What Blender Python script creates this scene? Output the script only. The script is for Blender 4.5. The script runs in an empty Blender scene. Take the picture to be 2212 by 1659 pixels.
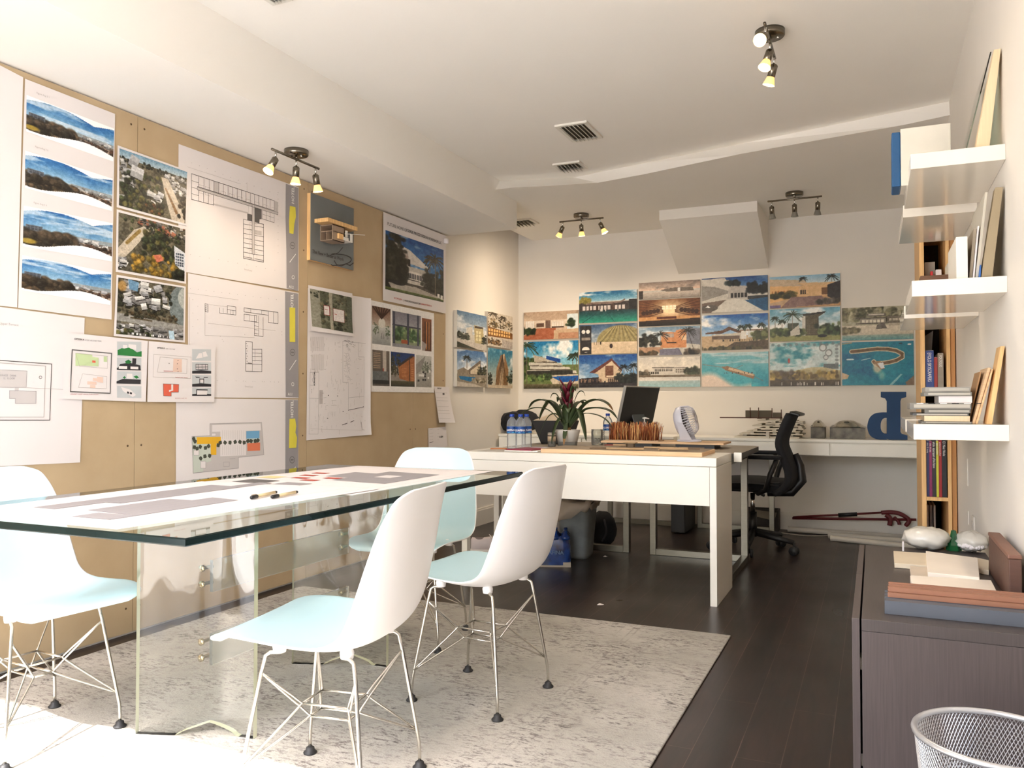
import bpy, math, random
import numpy as np
from mathutils import Vector, Matrix
random.seed(7); RNG = np.random.default_rng(11)
SC = bpy.context.scene; COL = SC.collection
PI = math.pi
# ------------------------------------------------------------------ camera
CAM_H = 1.0333; F_PX = 1747.0; IW, IH = 2212, 1659; YAW = 0.42095; PITCH = 0.0226
cd = bpy.data.cameras.new('camera'); cam = bpy.data.objects.new('camera', cd); COL.objects.link(cam)
cam.location = (0, 0, CAM_H); cam.rotation_euler = (PI/2 + PITCH, 0, YAW)
cd.sensor_width = 36.0; cd.lens = 36.0*F_PX/IW; cd.clip_start = 0.02
SC.camera = cam
# ------------------------------------------------------------------ sky, sun, exposure
wd = bpy.data.worlds.new('World'); SC.world = wd; wd.use_nodes = True
nt = wd.node_tree; nt.nodes.clear()
wo = nt.nodes.new('ShaderNodeOutputWorld'); bg = nt.nodes.new('ShaderNodeBackground'); sk = nt.nodes.new('ShaderNodeTexSky')
sk.sky_type = 'NISHITA'; sk.sun_disc = False; sk.sun_elevation = math.radians(52); sk.sun_rotation = math.radians(180)
sk.air_density = 1.0; sk.dust_density = 3.0; sk.ozone_density = 0.6
hs = nt.nodes.new('ShaderNodeHueSaturation'); hs.inputs['Saturation'].default_value = 1.0
nt.links.new(sk.outputs[0], hs.inputs['Color']); nt.links.new(hs.outputs[0], bg.inputs['Color']); nt.links.new(bg.outputs[0], wo.inputs['Surface'])
bg.inputs['Strength'].default_value = 1.0
sl = bpy.data.lights.new('sun', 'SUN'); sun = bpy.data.objects.new('sun', sl); COL.objects.link(sun)
sl.energy = 18.0; sl.color = (1.0, 0.97, 0.935); sl.angle = math.radians(0.7)
SUN_EL = math.radians(49.5); SUN_AZ = math.radians(-3)     # light travels towards +Y, slightly to -X
sun.rotation_euler = Vector((math.sin(SUN_AZ)*math.cos(SUN_EL), math.cos(SUN_AZ)*math.cos(SUN_EL), -math.sin(SUN_EL))).to_track_quat('-Z', 'Y').to_euler()
SC.view_settings.view_transform = 'Standard'; SC.view_settings.look = 'None'
SC.view_settings.exposure = 0.38; SC.view_settings.gamma = 1.0; SC.view_settings.use_curve_mapping = False
try:
    SC.cycles.max_bounces = 14; SC.cycles.diffuse_bounces = 8; SC.cycles.transparent_max_bounces = 16
    SC.cycles.use_denoising = True; SC.cycles.sample_clamp_indirect = 8.0
except Exception: pass
# ------------------------------------------------------------------ geometry of the view: a photo point on a known plane of the room
_cy, _sy, _cp, _sp = math.cos(YAW), math.sin(YAW), math.cos(PITCH), math.sin(PITCH)
_R = np.array([_cy, _sy, 0]); _F = np.array([-_sy*_cp, _cy*_cp, _sp]); _U = np.array([_sy*_sp, -_cy*_sp, _cp])
def _ray(x, y): return (x-IW/2)/F_PX*_R - (y-IH/2)/F_PX*_U + _F
def onz(x, y, z): d = _ray(x, y); t = (z-CAM_H)/d[2]; return np.array([d[0]*t, d[1]*t, z])
def ony(x, y, Y): d = _ray(x, y); t = Y/d[1]; return np.array([d[0]*t, Y, CAM_H+d[2]*t])
def onx(x, y, X): d = _ray(x, y); t = X/d[0]; return np.array([X, d[1]*t, CAM_H+d[2]*t])
# ------------------------------------------------------------------ materials
def lin(c):
    c = np.asarray(c, float)/255.0
    return np.where(c <= 0.04045, c/12.92, ((c+0.055)/1.055)**2.4)
_M = {}
def mat(name, rgb, rough=0.5, metal=0.0, var=0.04, scale=9.0, stretch=None, bump=0.0, bscale=None, emit=None, es=1.0, spec=0.5, coat=0.0, rgb2=None, trans=0.0):
    """procedural principled material: base colour broken up by noise, optional bump"""
    if name in _M: return _M[name]
    m = bpy.data.materials.new(name); m.use_nodes = True; t = m.node_tree; b = t.nodes['Principled BSDF']; L = t.links
    tc = t.nodes.new('ShaderNodeTexCoord'); mp = t.nodes.new('ShaderNodeMapping'); L.new(tc.outputs['Object'], mp.inputs['Vector'])
    if stretch: mp.inputs['Scale'].default_value = stretch
    nz = t.nodes.new('ShaderNodeTexNoise'); nz.inputs['Scale'].default_value = scale; nz.inputs['Detail'].default_value = 4
    L.new(mp.outputs[0], nz.inputs['Vector'])
    c = lin(rgb); c2 = lin(rgb2) if rgb2 is not None else c
    cr = t.nodes.new('ShaderNodeValToRGB'); cr.color_ramp.elements[0].position = 0.3; cr.color_ramp.elements[1].position = 0.7
    cr.color_ramp.elements[0].color = (*np.clip(c*(1-var), 0, 1), 1); cr.color_ramp.elements[1].color = (*np.clip(c2*(1+var), 0, 1), 1)
    L.new(nz.outputs[0], cr.inputs[0]); L.new(cr.outputs[0], b.inputs['Base Color'])
    b.inputs['Roughness'].default_value = rough; b.inputs['Metallic'].default_value = metal
    b.inputs['Specular IOR Level'].default_value = spec
    if coat: b.inputs['Coat Weight'].default_value = coat; b.inputs['Coat Roughness'].default_value = 0.08
    if trans: b.inputs['Transmission Weight'].default_value = trans
    if bump:
        n2 = t.nodes.new('ShaderNodeTexNoise'); n2.inputs['Scale'].default_value = bscale or scale*6; n2.inputs['Detail'].default_value = 3
        L.new(mp.outputs[0], n2.inputs['Vector'])
        bp = t.nodes.new('ShaderNodeBump'); bp.inputs['Strength'].default_value = bump; bp.inputs['Distance'].default_value = 0.002
        L.new(n2.outputs[0], bp.inputs['Height']); L.new(bp.outputs[0], b.inputs['Normal'])
    if emit is not None:
        b.inputs['Emission Color'].default_value = (*lin(emit), 1); b.inputs['Emission Strength'].default_value = es
    _M[name] = m; return m
def thin_glass(name, tint, ior=1.5, gl=1.0, wave=0.0, milk=0.0):
    """clear sheet: tinted see-through plus a Fresnel reflection"""
    if name in _M: return _M[name]
    m = bpy.data.materials.new(name); m.use_nodes = True; t = m.node_tree; t.nodes.clear(); L = t.links
    o = t.nodes.new('ShaderNodeOutputMaterial'); mx = t.nodes.new('ShaderNodeMixShader'); tr = t.nodes.new('ShaderNodeBsdfTransparent')
    g = t.nodes.new('ShaderNodeBsdfGlossy'); fr = t.nodes.new('ShaderNodeFresnel'); fr.inputs['IOR'].default_value = ior
    nz = t.nodes.new('ShaderNodeTexNoise'); nz.inputs['Scale'].default_value = 3.0
    cr = t.nodes.new('ShaderNodeValToRGB'); c = lin(tint); cr.color_ramp.elements[0].color = (*(c*0.97), 1); cr.color_ramp.elements[1].color = (*np.clip(c*1.02, 0, 1), 1)
    L.new(nz.outputs[0], cr.inputs[0]); L.new(cr.outputs[0], tr.inputs[0])
    g.inputs['Roughness'].default_value = 0.02; g.inputs['Color'].default_value = (gl, gl, gl, 1)
    L.new(fr.outputs[0], mx.inputs[0]); L.new(tr.outputs[0], mx.inputs[1]); L.new(g.outputs[0], mx.inputs[2]); L.new(mx.outputs[0], o.inputs[0])
    if milk:
        df = t.nodes.new('ShaderNodeBsdfDiffuse'); df.inputs['Color'].default_value = (.8, .82, .83, 1); m3 = t.nodes.new('ShaderNodeMixShader'); m3.inputs[0].default_value = milk; L.new(mx.outputs[0], m3.inputs[1]); L.new(df.outputs[0], m3.inputs[2]); L.new(m3.outputs[0], o.inputs[0])
    if wave:
        n2 = t.nodes.new('ShaderNodeTexNoise'); n2.inputs['Scale'].default_value = 3.5; n2.inputs['Detail'].default_value = 1; tc = t.nodes.new('ShaderNodeTexCoord'); mp = t.nodes.new('ShaderNodeMapping'); mp.inputs['Scale'].default_value = (2.5, 2.5, .7)
        L.new(tc.outputs['Object'], mp.inputs['Vector']); L.new(mp.outputs[0], n2.inputs['Vector'])
        bp = t.nodes.new('ShaderNodeBump'); bp.inputs['Strength'].default_value = wave; bp.inputs['Distance'].default_value = .05; L.new(n2.outputs[0], bp.inputs['Height']); L.new(bp.outputs[0], g.inputs['Normal'])
    _M[name] = m; return m
def attr_mat(name, rough=0.45, spec=0.4):
    """printed picture: colours come from the painted grid"""
    if name in _M: return _M[name]
    m = bpy.data.materials.new(name); m.use_nodes = True; t = m.node_tree; b = t.nodes['Principled BSDF']
    a = t.nodes.new('ShaderNodeVertexColor'); a.layer_name = 'Col'; t.links.new(a.outputs['Color'], b.inputs['Base Color'])
    b.inputs['Roughness'].default_value = rough; b.inputs['Specular IOR Level'].default_value = spec
    _M[name] = m; return m
# ------------------------------------------------------------------ mesh builder
class MB:
    def __init__(s, o=(0, 0, 0)): s.v = []; s.f = []; s.m = []; s.sm = []; s.o = np.array(o, float); s.T = None
    def add(s, vs, fs, mi=0, smooth=False):
        vs = np.asarray(vs, float).reshape(-1, 3)
        if s.T is not None: vs = vs @ s.T[:3, :3].T + s.T[:3, 3]
        k = sum(len(a) for a in s.v) if s.v else 0
        s.v.append(vs - s.o)
        for f in fs: s.f.append([i+k for i in f]); s.m.append(mi); s.sm.append(smooth)
        return s
    def box(s, a, b, mi=0):
        x0, y0, z0 = np.minimum(a, b); x1, y1, z1 = np.maximum(a, b)
        vs = [(x0,y0,z0),(x1,y0,z0),(x1,y1,z0),(x0,y1,z0),(x0,y0,z1),(x1,y0,z1),(x1,y1,z1),(x0,y1,z1)]
        return s.add(vs, [(3,2,1,0),(4,5,6,7),(0,1,5,4),(1,2,6,5),(2,3,7,6),(3,0,4,7)], mi)
    def hexa(s, vs, mi=0):      # eight corners: bottom ring then top ring
        return s.add(vs, [(3,2,1,0),(4,5,6,7),(0,1,5,4),(1,2,6,5),(2,3,7,6),(3,0,4,7)], mi)
    def bar(s, p, q, w, h, mi=0, up=(0, 0, 1)):     # rectangular bar from p to q
        p = np.array(p, float); q = np.array(q, float); d = q-p; d /= np.linalg.norm(d); up = np.array(up, float)
        a = np.cross(d, up)
        if np.linalg.norm(a) < 1e-4: a = np.cross(d, (0, 1, 0))
        a /= np.linalg.norm(a); b = np.cross(a, d); a = a*w/2; b = b*h/2
        return s.hexa([p-a-b, p+a-b, q+a-b, q-a-b, p-a+b, p+a+b, q+a+b, q-a+b], mi)
    def quad(s, a, b, c, d, mi=0): return s.add([a, b, c, d], [(0, 1, 2, 3)], mi)
    def tube(s, pts, r, mi=0, seg=8, closed=False):
        P = np.asarray(pts, float); n = len(P); rr = np.full(n, r) if np.isscalar(r) else np.asarray(r, float)
        T = np.zeros_like(P)
        for i in range(n):
            a = P[(i-1) % n] if (closed or i > 0) else P[i]; b = P[(i+1) % n] if (closed or i < n-1) else P[i]
            T[i] = b-a; T[i] /= (np.linalg.norm(T[i])+1e-12)
        up = np.array([0, 0, 1.0]) if abs(T[0][2]) < 0.9 else np.array([1.0, 0, 0])
        N = np.cross(T[0], up); N /= np.linalg.norm(N); vs = []
        for i in range(n):
            N = N - T[i]*np.dot(N, T[i]); N /= (np.linalg.norm(N)+1e-12); B = np.cross(T[i], N)
            for k in range(seg): t = 2*PI*k/seg; vs.append(P[i]+rr[i]*(math.cos(t)*N+math.sin(t)*B))
        fs = []
        for i in range(n if closed else n-1):
            j = (i+1) % n
            for k in range(seg): fs.append((i*seg+k, i*seg+(k+1) % seg, j*seg+(k+1) % seg, j*seg+k))
        if not closed: fs.append(tuple(range(seg))[::-1]); fs.append(tuple((n-1)*seg+k for k in range(seg)))
        return s.add(vs, fs, mi, True)
    def lathe(s, prof, c=(0, 0, 0), seg=24, mi=0, M=None, smooth=True, sx=1.0, sy=1.0):
        vs = []
        for r, z in prof:
            for k in range(seg): t = 2*PI*k/seg; vs.append((r*math.cos(t)*sx, r*math.sin(t)*sy, z))
        vs = np.array(vs)
        if M is not None: vs = vs @ np.asarray(M, float).T
        vs = vs + np.array(c, float); fs = []
        for i in range(len(prof)-1):
            for k in range(seg): fs.append((i*seg+k, i*seg+(k+1) % seg, (i+1)*seg+(k+1) % seg, (i+1)*seg+k))
        if prof[0][0] > 1e-6: fs.append(tuple(range(seg))[::-1])
        if prof[-1][0] > 1e-6: fs.append(tuple((len(prof)-1)*seg+k for k in range(seg)))
        return s.add(vs, fs, mi, smooth)
    def prism(s, poly, h0, h1, fn=None, mi=0, mi_side=None):    # polygon (u,v) extruded from w=h0 to w=h1, fn maps (u,v,w) to space
        fn = fn or (lambda u, v, w: (u, v, w)); n = len(poly)
        vs = [fn(u, v, h0) for u, v in poly]+[fn(u, v, h1) for u, v in poly]
        s.add(vs, [tuple(range(n))[::-1], tuple(range(n, 2*n))], mi)
        k = [(i, (i+1) % n, n+(i+1) % n, n+i) for i in range(n)]
        return s.add(vs, k, mi if mi_side is None else mi_side)
    def grid(s, fn, nu, nv, mi=0, smooth=True):
        vs = [fn(i/nu, j/nv) for j in range(nv+1) for i in range(nu+1)]
        fs = [(j*(nu+1)+i, j*(nu+1)+i+1, (j+1)*(nu+1)+i+1, (j+1)*(nu+1)+i) for j in range(nv) for i in range(nu)]
        return s.add(vs, fs, mi, smooth)
    def blob(s, c, r, mi=0, n=10, jit=0.0, seed=0):
        rg = np.random.default_rng(seed); c = np.array(c, float); r = np.array(r, float)*np.ones(3); vs = [c+(0, 0, r[2])]
        for i in range(1, n):
            a = PI*i/n
            for k in range(2*n):
                t = PI*k/n; j = 1+jit*(rg.random()-0.5); vs.append(c+r*j*np.array([math.sin(a)*math.cos(t), math.sin(a)*math.sin(t), math.cos(a)]))
        vs.append(c-(0, 0, r[2])); m = 2*n; fs = [(0, 1+k, 1+(k+1) % m) for k in range(m)]
        for i in range(n-2): fs += [(1+i*m+k, 1+(i+1)*m+k, 1+(i+1)*m+(k+1) % m, 1+i*m+(k+1) % m) for k in range(m)]
        e = len(vs)-1; b = 1+(n-2)*m; fs += [(e, b+(k+1) % m, b+k) for k in range(m)]
        return s.add(vs, fs, mi, True)
    def text(s, body, fn, size=0.05, mi=0, align='LEFT', bold=0.0, sp=1.0):  # fn maps (x,y) of flat lettering to space
        cu = bpy.data.curves.new('t', 'FONT'); cu.body = body; cu.size = size; cu.align_x = align; cu.offset = bold; cu.space_character = sp; cu.resolution_u = 3
        ob = bpy.data.objects.new('t', cu); me = ob.to_mesh()
        vs = [fn(v.co.x, v.co.y) for v in me.vertices]; fs = [tuple(p.vertices) for p in me.polygons]
        if vs: s.add(vs, fs, mi)
        ob.to_mesh_clear(); bpy.data.objects.remove(ob); bpy.data.curves.remove(cu); return s
    def build(s, name, mats, parent=None, loc=None, bev=0.0, mods=None, rot=None):
        me = bpy.data.meshes.new(name); V = np.concatenate(s.v)
        me.from_pydata(V.tolist(), [], s.f)
        mats = mats if isinstance(mats, (list, tuple)) else [mats]
        for m in mats: me.materials.append(m)
        me.polygons.foreach_set('material_index', np.array(s.m, np.int32)); me.polygons.foreach_set('use_smooth', np.array(s.sm, bool))
        me.update()
        ob = bpy.data.objects.new(name, me); COL.objects.link(ob)
        if parent is not None: ob.parent = parent
        if loc is not None: ob.location = loc
        elif parent is None: ob.location = tuple(s.o)
        if rot is not None: ob.rotation_euler = rot
        if bev:
            b = ob.modifiers.new('bevel', 'BEVEL'); b.width = bev; b.segments = 2; b.limit_method = 'ANGLE'; b.angle_limit = math.radians(40)
        return ob
def tag(o, label, cat, group=None):
    o['label'] = label; o['category'] = cat
    if group: o['group'] = group
    return o
def thing(name, label, cat, loc=(0, 0, 0), rz=0.0, group=None):
    o = bpy.data.objects.new(name, None); COL.objects.link(o); o.location = tuple(float(a) for a in loc); o.rotation_euler = (0, 0, rz); o.empty_display_size = 0.1
    return tag(o, label, cat, group)
def struct(o): o['kind'] = 'structure'; return o
def copy_thing(src, loc, rz=0.0, label=None, group=None):
    r = src.copy(); COL.objects.link(r); r.location = tuple(float(a) for a in loc); r.rotation_euler = (0, 0, rz)
    if label: r['label'] = label
    if group: r['group'] = group
    for ch in list(src.children):
        c = ch.copy(); COL.objects.link(c); c.parent = r
        for g in list(ch.children):
            d = g.copy(); COL.objects.link(d); d.parent = c
    return r
# ================================================================== MATERIAL LIBRARY
wall_m = mat('painted_wall', (226, 221, 213), 0.85, var=0.015, scale=3, bump=0.15, bscale=120)
ceil_m = mat('painted_ceiling', (234, 230, 223), 0.9, var=0.012, scale=2, bump=0.12, bscale=90)
trim_m = mat('painted_trim', (222, 216, 206), 0.5, var=0.01)
mdf_m = mat('fibreboard', (182, 159, 125), 0.7, var=0.03, scale=5, rgb2=(187, 165, 132), bump=0.1, bscale=200)
paper_m = mat('paper', (226, 220, 219), 0.75, var=0.01, scale=4)
paper_blue = mat('cool_paper', (236, 240, 246), 0.7, var=0.01, scale=4)
ink_m = mat('ink', (70, 66, 64), 0.8, var=0.05)
ink_l = mat('pale_ink', (168, 160, 156), 0.8, var=0.05)
ink_k = mat('black_ink', (22, 21, 22), 0.8, var=0.05)
grey_fill = mat('print_grey', (196, 190, 188), 0.8, var=0.02)
grey_dk = mat('print_mid_grey', (150, 146, 148), 0.75, var=0.02)
grey_blk = mat('print_charcoal', (96, 93, 92), 0.75, var=0.02)
white_ink = mat('white_ink', (236, 234, 232), 0.8, var=0.01)
yel_m = mat('yellow_paper', (222, 210, 76), 0.75, var=0.05)
lac_m = mat('white_lacquer', (232, 229, 220), 0.28, var=0.01, spec=0.5)
lac_gloss = mat('gloss_white', (236, 230, 219), 0.09, var=0.01, spec=0.6)
steel_m = mat('brushed_steel', (128, 124, 114), 0.33, 1.0, var=0.05, scale=20, stretch=(1, 1, 8))
nickel_m = mat('satin_nickel', (126, 119, 107), 0.26, 1.0, var=0.04)
chrome_m = mat('chrome', (214, 212, 206), 0.12, 1.0, var=0.02)
black_m = mat('black_plastic', (20, 20, 23), 0.45, var=0.08)
blackf_m = mat('black_fabric', (22, 23, 28), 0.9, var=0.2, scale=40, bump=0.3)
dark_m = mat('dark_void', (30, 29, 28), 0.7, var=0.1)
pine_m = mat('pine', (214, 170, 112), 0.5, var=0.10, scale=6, stretch=(14, 14, 0.8), rgb2=(226, 186, 130))
pine_d = mat('pine_edge', (186, 134, 78), 0.5, var=0.10, scale=6, stretch=(14, 14, 0.8))
ply_m = mat('plywood', (206, 170, 130), 0.6, var=0.08, scale=5, stretch=(1, 1, 60), rgb2=(222, 190, 152))
plyf_m = mat('plywood_face', (186, 160, 130), 0.65, var=0.06, scale=5, stretch=(1, 10, 1))
def floor_mat():
    m = bpy.data.materials.new('dark_planks'); m.use_nodes = True; t = m.node_tree; b = t.nodes['Principled BSDF']; L = t.links
    tc = t.nodes.new('ShaderNodeTexCoord'); mp = t.nodes.new('ShaderNodeMapping'); mp.inputs['Rotation'].default_value = (0, 0, PI/2)
    L.new(tc.outputs['Object'], mp.inputs['Vector'])
    br = t.nodes.new('ShaderNodeTexBrick'); L.new(mp.outputs[0], br.inputs['Vector'])
    br.inputs['Scale'].default_value = 1.0; br.inputs['Brick Width'].default_value = 1.22; br.inputs['Row Height'].default_value = 0.126
    br.inputs['Mortar Size'].default_value = 0.0012; br.inputs['Mortar Smooth'].default_value = 0.4; br.offset = 0.37
    br.inputs['Color1'].default_value = (*lin((34, 28, 27)), 1); br.inputs['Color2'].default_value = (*lin((44, 36, 34)), 1); br.inputs['Mortar'].default_value = (*lin((92, 77, 70)), 1)
    m2 = t.nodes.new('ShaderNodeMapping'); m2.inputs['Scale'].default_value = (9, 0.9, 1); L.new(tc.outputs['Object'], m2.inputs['Vector'])
    nz = t.nodes.new('ShaderNodeTexNoise'); nz.inputs['Scale'].default_value = 3.2; nz.inputs['Detail'].default_value = 6; nz.inputs['Distortion'].default_value = 1.2; L.new(m2.outputs[0], nz.inputs['Vector'])
    cr = t.nodes.new('ShaderNodeValToRGB'); cr.color_ramp.elements[0].position = 0.35; cr.color_ramp.elements[0].color = (0.62, 0.6, 0.6, 1); cr.color_ramp.elements[1].position = 0.78; cr.color_ramp.elements[1].color = (1.75, 1.35, 1.25, 1)
    L.new(nz.outputs[0], cr.inputs[0])
    mx = t.nodes.new('ShaderNodeMix'); mx.data_type = 'RGBA'; mx.blend_type = 'MULTIPLY'; mx.inputs[0].default_value = 0.85
    L.new(br.outputs['Color'], mx.inputs[6]); L.new(cr.outputs[0], mx.inputs[7]); L.new(mx.outputs[2], b.inputs['Base Color'])
    n3 = t.nodes.new('ShaderNodeTexNoise'); n3.inputs['Scale'].default_value = 2.0; L.new(tc.outputs['Object'], n3.inputs['Vector'])
    mr = t.nodes.new('ShaderNodeMapRange'); mr.inputs['To Min'].default_value = 0.22; mr.inputs['To Max'].default_value = 0.42; L.new(n3.outputs[0], mr.inputs[0]); L.new(mr.outputs[0], b.inputs['Roughness'])
    bp = t.nodes.new('ShaderNodeBump'); bp.inputs['Strength'].default_value = 0.12; bp.inputs['Distance'].default_value = 0.002; L.new(nz.outputs[0], bp.inputs['Height']); L.new(bp.outputs[0], b.inputs['Normal'])
    b.inputs['Specular IOR Level'].default_value = 0.45
    return m
def rug_mat():
    m = bpy.data.materials.new('distressed_rug'); m.use_nodes = True; t = m.node_tree; b = t.nodes['Principled BSDF']; L = t.links
    tc = t.nodes.new('ShaderNodeTexCoord')
    def noise(sc, det, stretch=(1, 1, 1), rough=0.6):
        mp = t.nodes.new('ShaderNodeMapping'); mp.inputs['Scale'].default_value = stretch; L.new(tc.outputs['Object'], mp.inputs['Vector'])
        n = t.nodes.new('ShaderNodeTexNoise'); n.inputs['Scale'].default_value = sc; n.inputs['Detail'].default_value = det; n.inputs['Roughness'].default_value = rough; L.new(mp.outputs[0], n.inputs['Vector']); return n.outputs[0]
    def ramp(x, p0, p1, c0, c1):
        r = t.nodes.new('ShaderNodeValToRGB'); r.color_ramp.elements[0].position = p0; r.color_ramp.elements[1].position = p1
        r.color_ramp.elements[0].color = (*c0, 1); r.color_ramp.elements[1].color = (*c1, 1); L.new(x, r.inputs[0]); return r.outputs[0]
    def mix(f, a, bb, mode='MIX'):
        x = t.nodes.new('ShaderNodeMix'); x.data_type = 'RGBA'; x.blend_type = mode; L.new(f, x.inputs[0]) if not isinstance(f, float) else setattr(x.inputs[0], 'default_value', f)
        L.new(a, x.inputs[6]); L.new(bb, x.inputs[7]); return x.outputs[2]
    base = ramp(noise(2.2, 4), 0.35, 0.68, lin((158, 155, 148)), lin((184, 180, 173)))
    fleck = ramp(noise(60, 6, (0.55, 1.5, 1), 0.75), 0.5, 0.6, (0, 0, 0), (1, 1, 1))
    zone = ramp(noise(4.2, 4), 0.36, 0.58, (0, 0, 0), (1, 1, 1))
    mm = t.nodes.new('ShaderNodeMath'); mm.operation = 'MULTIPLY'; L.new(fleck, mm.inputs[0]); L.new(zone, mm.inputs[1])
    dark = ramp(noise(5, 2), 0.3, 0.7, lin((92, 90, 88)), lin((118, 110, 108)))
    c = mix(mm.outputs[0], base, dark)
    fine = ramp(noise(90, 4, (0.4, 1.6, 1)), 0.58, 0.72, (0, 0, 0), (0.5, 0.5, 0.5)); c = mix(fine, c, dark)
    # worn border bands running along the long sides
    sp = t.nodes.new('ShaderNodeSeparateXYZ'); L.new(tc.outputs['Object'], sp.inputs[0])
    ab = t.nodes.new('ShaderNodeMath'); ab.operation = 'ABSOLUTE'; L.new(sp.outputs[0], ab.inputs[0])
    band = t.nodes.new('ShaderNodeValToRGB'); e = band.color_ramp.elements; e[0].position = 0.0; e[0].color = (0, 0, 0, 1); e[1].position = 1.0; e[1].color = (0, 0, 0, 1); band.color_ramp.interpolation = 'CONSTANT'
    for p, v in ((0.70, 0.22), (0.706, 0), (0.748, 0.3), (0.754, 0), (0.772, 0.25), (0.778, 0), (0.86, 0.15), (0.866, 0)):
        q = e.new(p); q.color = (v, v, v, 1)
    L.new(ab.outputs[0], band.inputs[0])
    wear = ramp(noise(9, 4), 0.42, 0.6, (0, 0, 0), (1, 1, 1)); m3 = t.nodes.new('ShaderNodeMath'); m3.operation = 'MULTIPLY'; L.new(band.outputs[0], m3.inputs[0]); L.new(wear, m3.inputs[1])
    c = mix(m3.outputs[0], c, dark)
    L.new(c, b.inputs['Base Color']); b.inputs['Roughness'].default_value = 0.95; b.inputs['Specular IOR Level'].default_value = 0.1
    bp = t.nodes.new('ShaderNodeBump'); bp.inputs['Strength'].default_value = 0.5; bp.inputs['Distance'].default_value = 0.004; L.new(noise(160, 3), bp.inputs['Height']); L.new(bp.outputs[0], b.inputs['Normal'])
    return m
# ================================================================== ROOM
XL, XR, YB, YF = -3.045, 0.378, 6.95, -0.10
ZS, ZC, ZR = 2.335, 2.63, 2.545          # underside of soffit, front ceiling, rear ceiling
FLOOR_M = floor_mat()
struct(MB().box((XL-.2, YF-.25, -.08), (XR+.2, YB+.2, 0)).build('floor', FLOOR_M))
struct(MB().box((-14, -16, -.14), (12, YF-.25, -.03)).build('ground', mat('concrete_drive', (222, 221, 217), 0.9, var=0.06, scale=2)))
struct(MB().box((XL-.15, YF-.12, 0), (XL, YB+.15, ZC+.1)).build('wall_left', wall_m))
struct(MB().box((XR, YF-.12, 0), (XR+.15, YB+.15, ZC+.1)).build('wall_right', wall_m))
struct(MB().box((XL-.15, YB, 0), (XR+.15, YB+.15, ZC+.1)).build('wall_back', wall_m))
OX0, OX1, OZ = -2.98, -0.45, 2.42
b = MB(); b.box((XL, YF-.12, 0), (OX0, YF, ZC+.1)); b.box((OX1, YF-.12, 0), (XR, YF, ZC+.1)); b.box((OX0, YF-.12, OZ), (OX1, YF, ZC+.1))
struct(b.build('wall_front', wall_m))
# ceiling: front part, dropped rear part with its rough band, soffit along the left wall, stair bulkhead on the back wall
A = [onz(*p, ZC) for p in ((1075, 390.5), (1240, 383.5), (1300, 371), (1600, 310.6), (2049, 219.5))]
Bq = [onz(*p, ZR) for p in ((1106, 405.4), (1196, 401), (1293, 394.6), (1388, 377), (1600, 332.5), (1951, 270), (2045.6, 250))]
A = [(-2.9, A[0][1], ZC)]+[tuple(p) for p in A]+[(XR+.05, A[-1][1]-.03, ZC)]; Bq = [(-2.9, Bq[0][1], ZR)]+[tuple(p) for p in Bq]+[(XR+.05, Bq[-1][1]-.02, ZR)]
struct(MB().box((XL-.15, YF-.12, ZC), (XR+.15, YB, ZC+.12)).build('ceiling', ceil_m))
b = MB(); xs = sorted(set([p[0] for p in A]+[p[0] for p in Bq]))
ip = lambda P, x: float(np.interp(x, [p[0] for p in P], [p[1] for p in P]))
ta = [(x, ip(A, x), ZC) for x in xs]; tb = [(x, ip(Bq, x), ZR) for x in xs]; n = len(xs)
b.add(ta+tb, [(i, i+1, n+i+1, n+i) for i in range(n-1)])
b.add(tb+[(x, YB, ZR) for x in xs], [(i, i+1, n+i+1, n+i) for i in range(n-1)])
struct(b.build('trim_1', ceil_m))
struct(MB().box((XL, YF, ZS), (-2.445, 5.55, ZC+.02)).build('trim_2', ceil_m))
wl = ony(1466, 593, YB); wr = ony(1660, 579, YB); f0 = onz(1432, 454.5, ZR); f1 = onz(1636, 433.5, ZR); yf = (f0[1]+f1[1])/2
zl = ony(1432, 475.5, yf)[2]; x0, x1 = wl[0], wr[0]; zb = (wl[2]+wr[2])/2
b = MB(); b.prism([(yf, ZR+.01), (YB, ZR+.01), (YB, zb), (yf, zl)], x0, x1, lambda u, v, w: (w, u, v)); struct(b.build('trim_3', wall_m))
# baseboards
b = MB(); b.box((XL, 5.52, 0), (XL+.018, YB, .125)); b.box((XL, 5.52, .125), (XL+.012, YB, .14)); struct(b.build('baseboard_left', trim_m))
b = MB(); b.box((XL, YB-.018, 0), (XR, YB, .125)); b.box((XL, YB-.012, .125), (XR, YB, .14)); struct(b.build('baseboard_back', trim_m))
b = MB(); b.box((XR-.016, YF, 0), (XR, YB, .12)); struct(b.build('baseboard_right', trim_m))
# fibreboard sheets screwed over the left wall
XB = -3.03
for i, (y0, y1) in enumerate(((-.05, 1.400), (1.403, 2.622), (2.625, 3.828), (3.831, 5.021), (5.024, 5.505))):
    b = MB(); b.box((XL, y0, .012), (XB, y1, ZS-.008))
    for z in np.arange(.12, 2.3, .36):
        for yy in (y0+.035, y1-.035):
            for k in range(1): b.tube([(XB-.002, yy, z), (XB+.0006, yy, z)], .005, 1, 8)
    struct(b.build('trim_%d' % (i+4), [mdf_m, mat('screw_hole', (92, 70, 44), .7)]))
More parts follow.
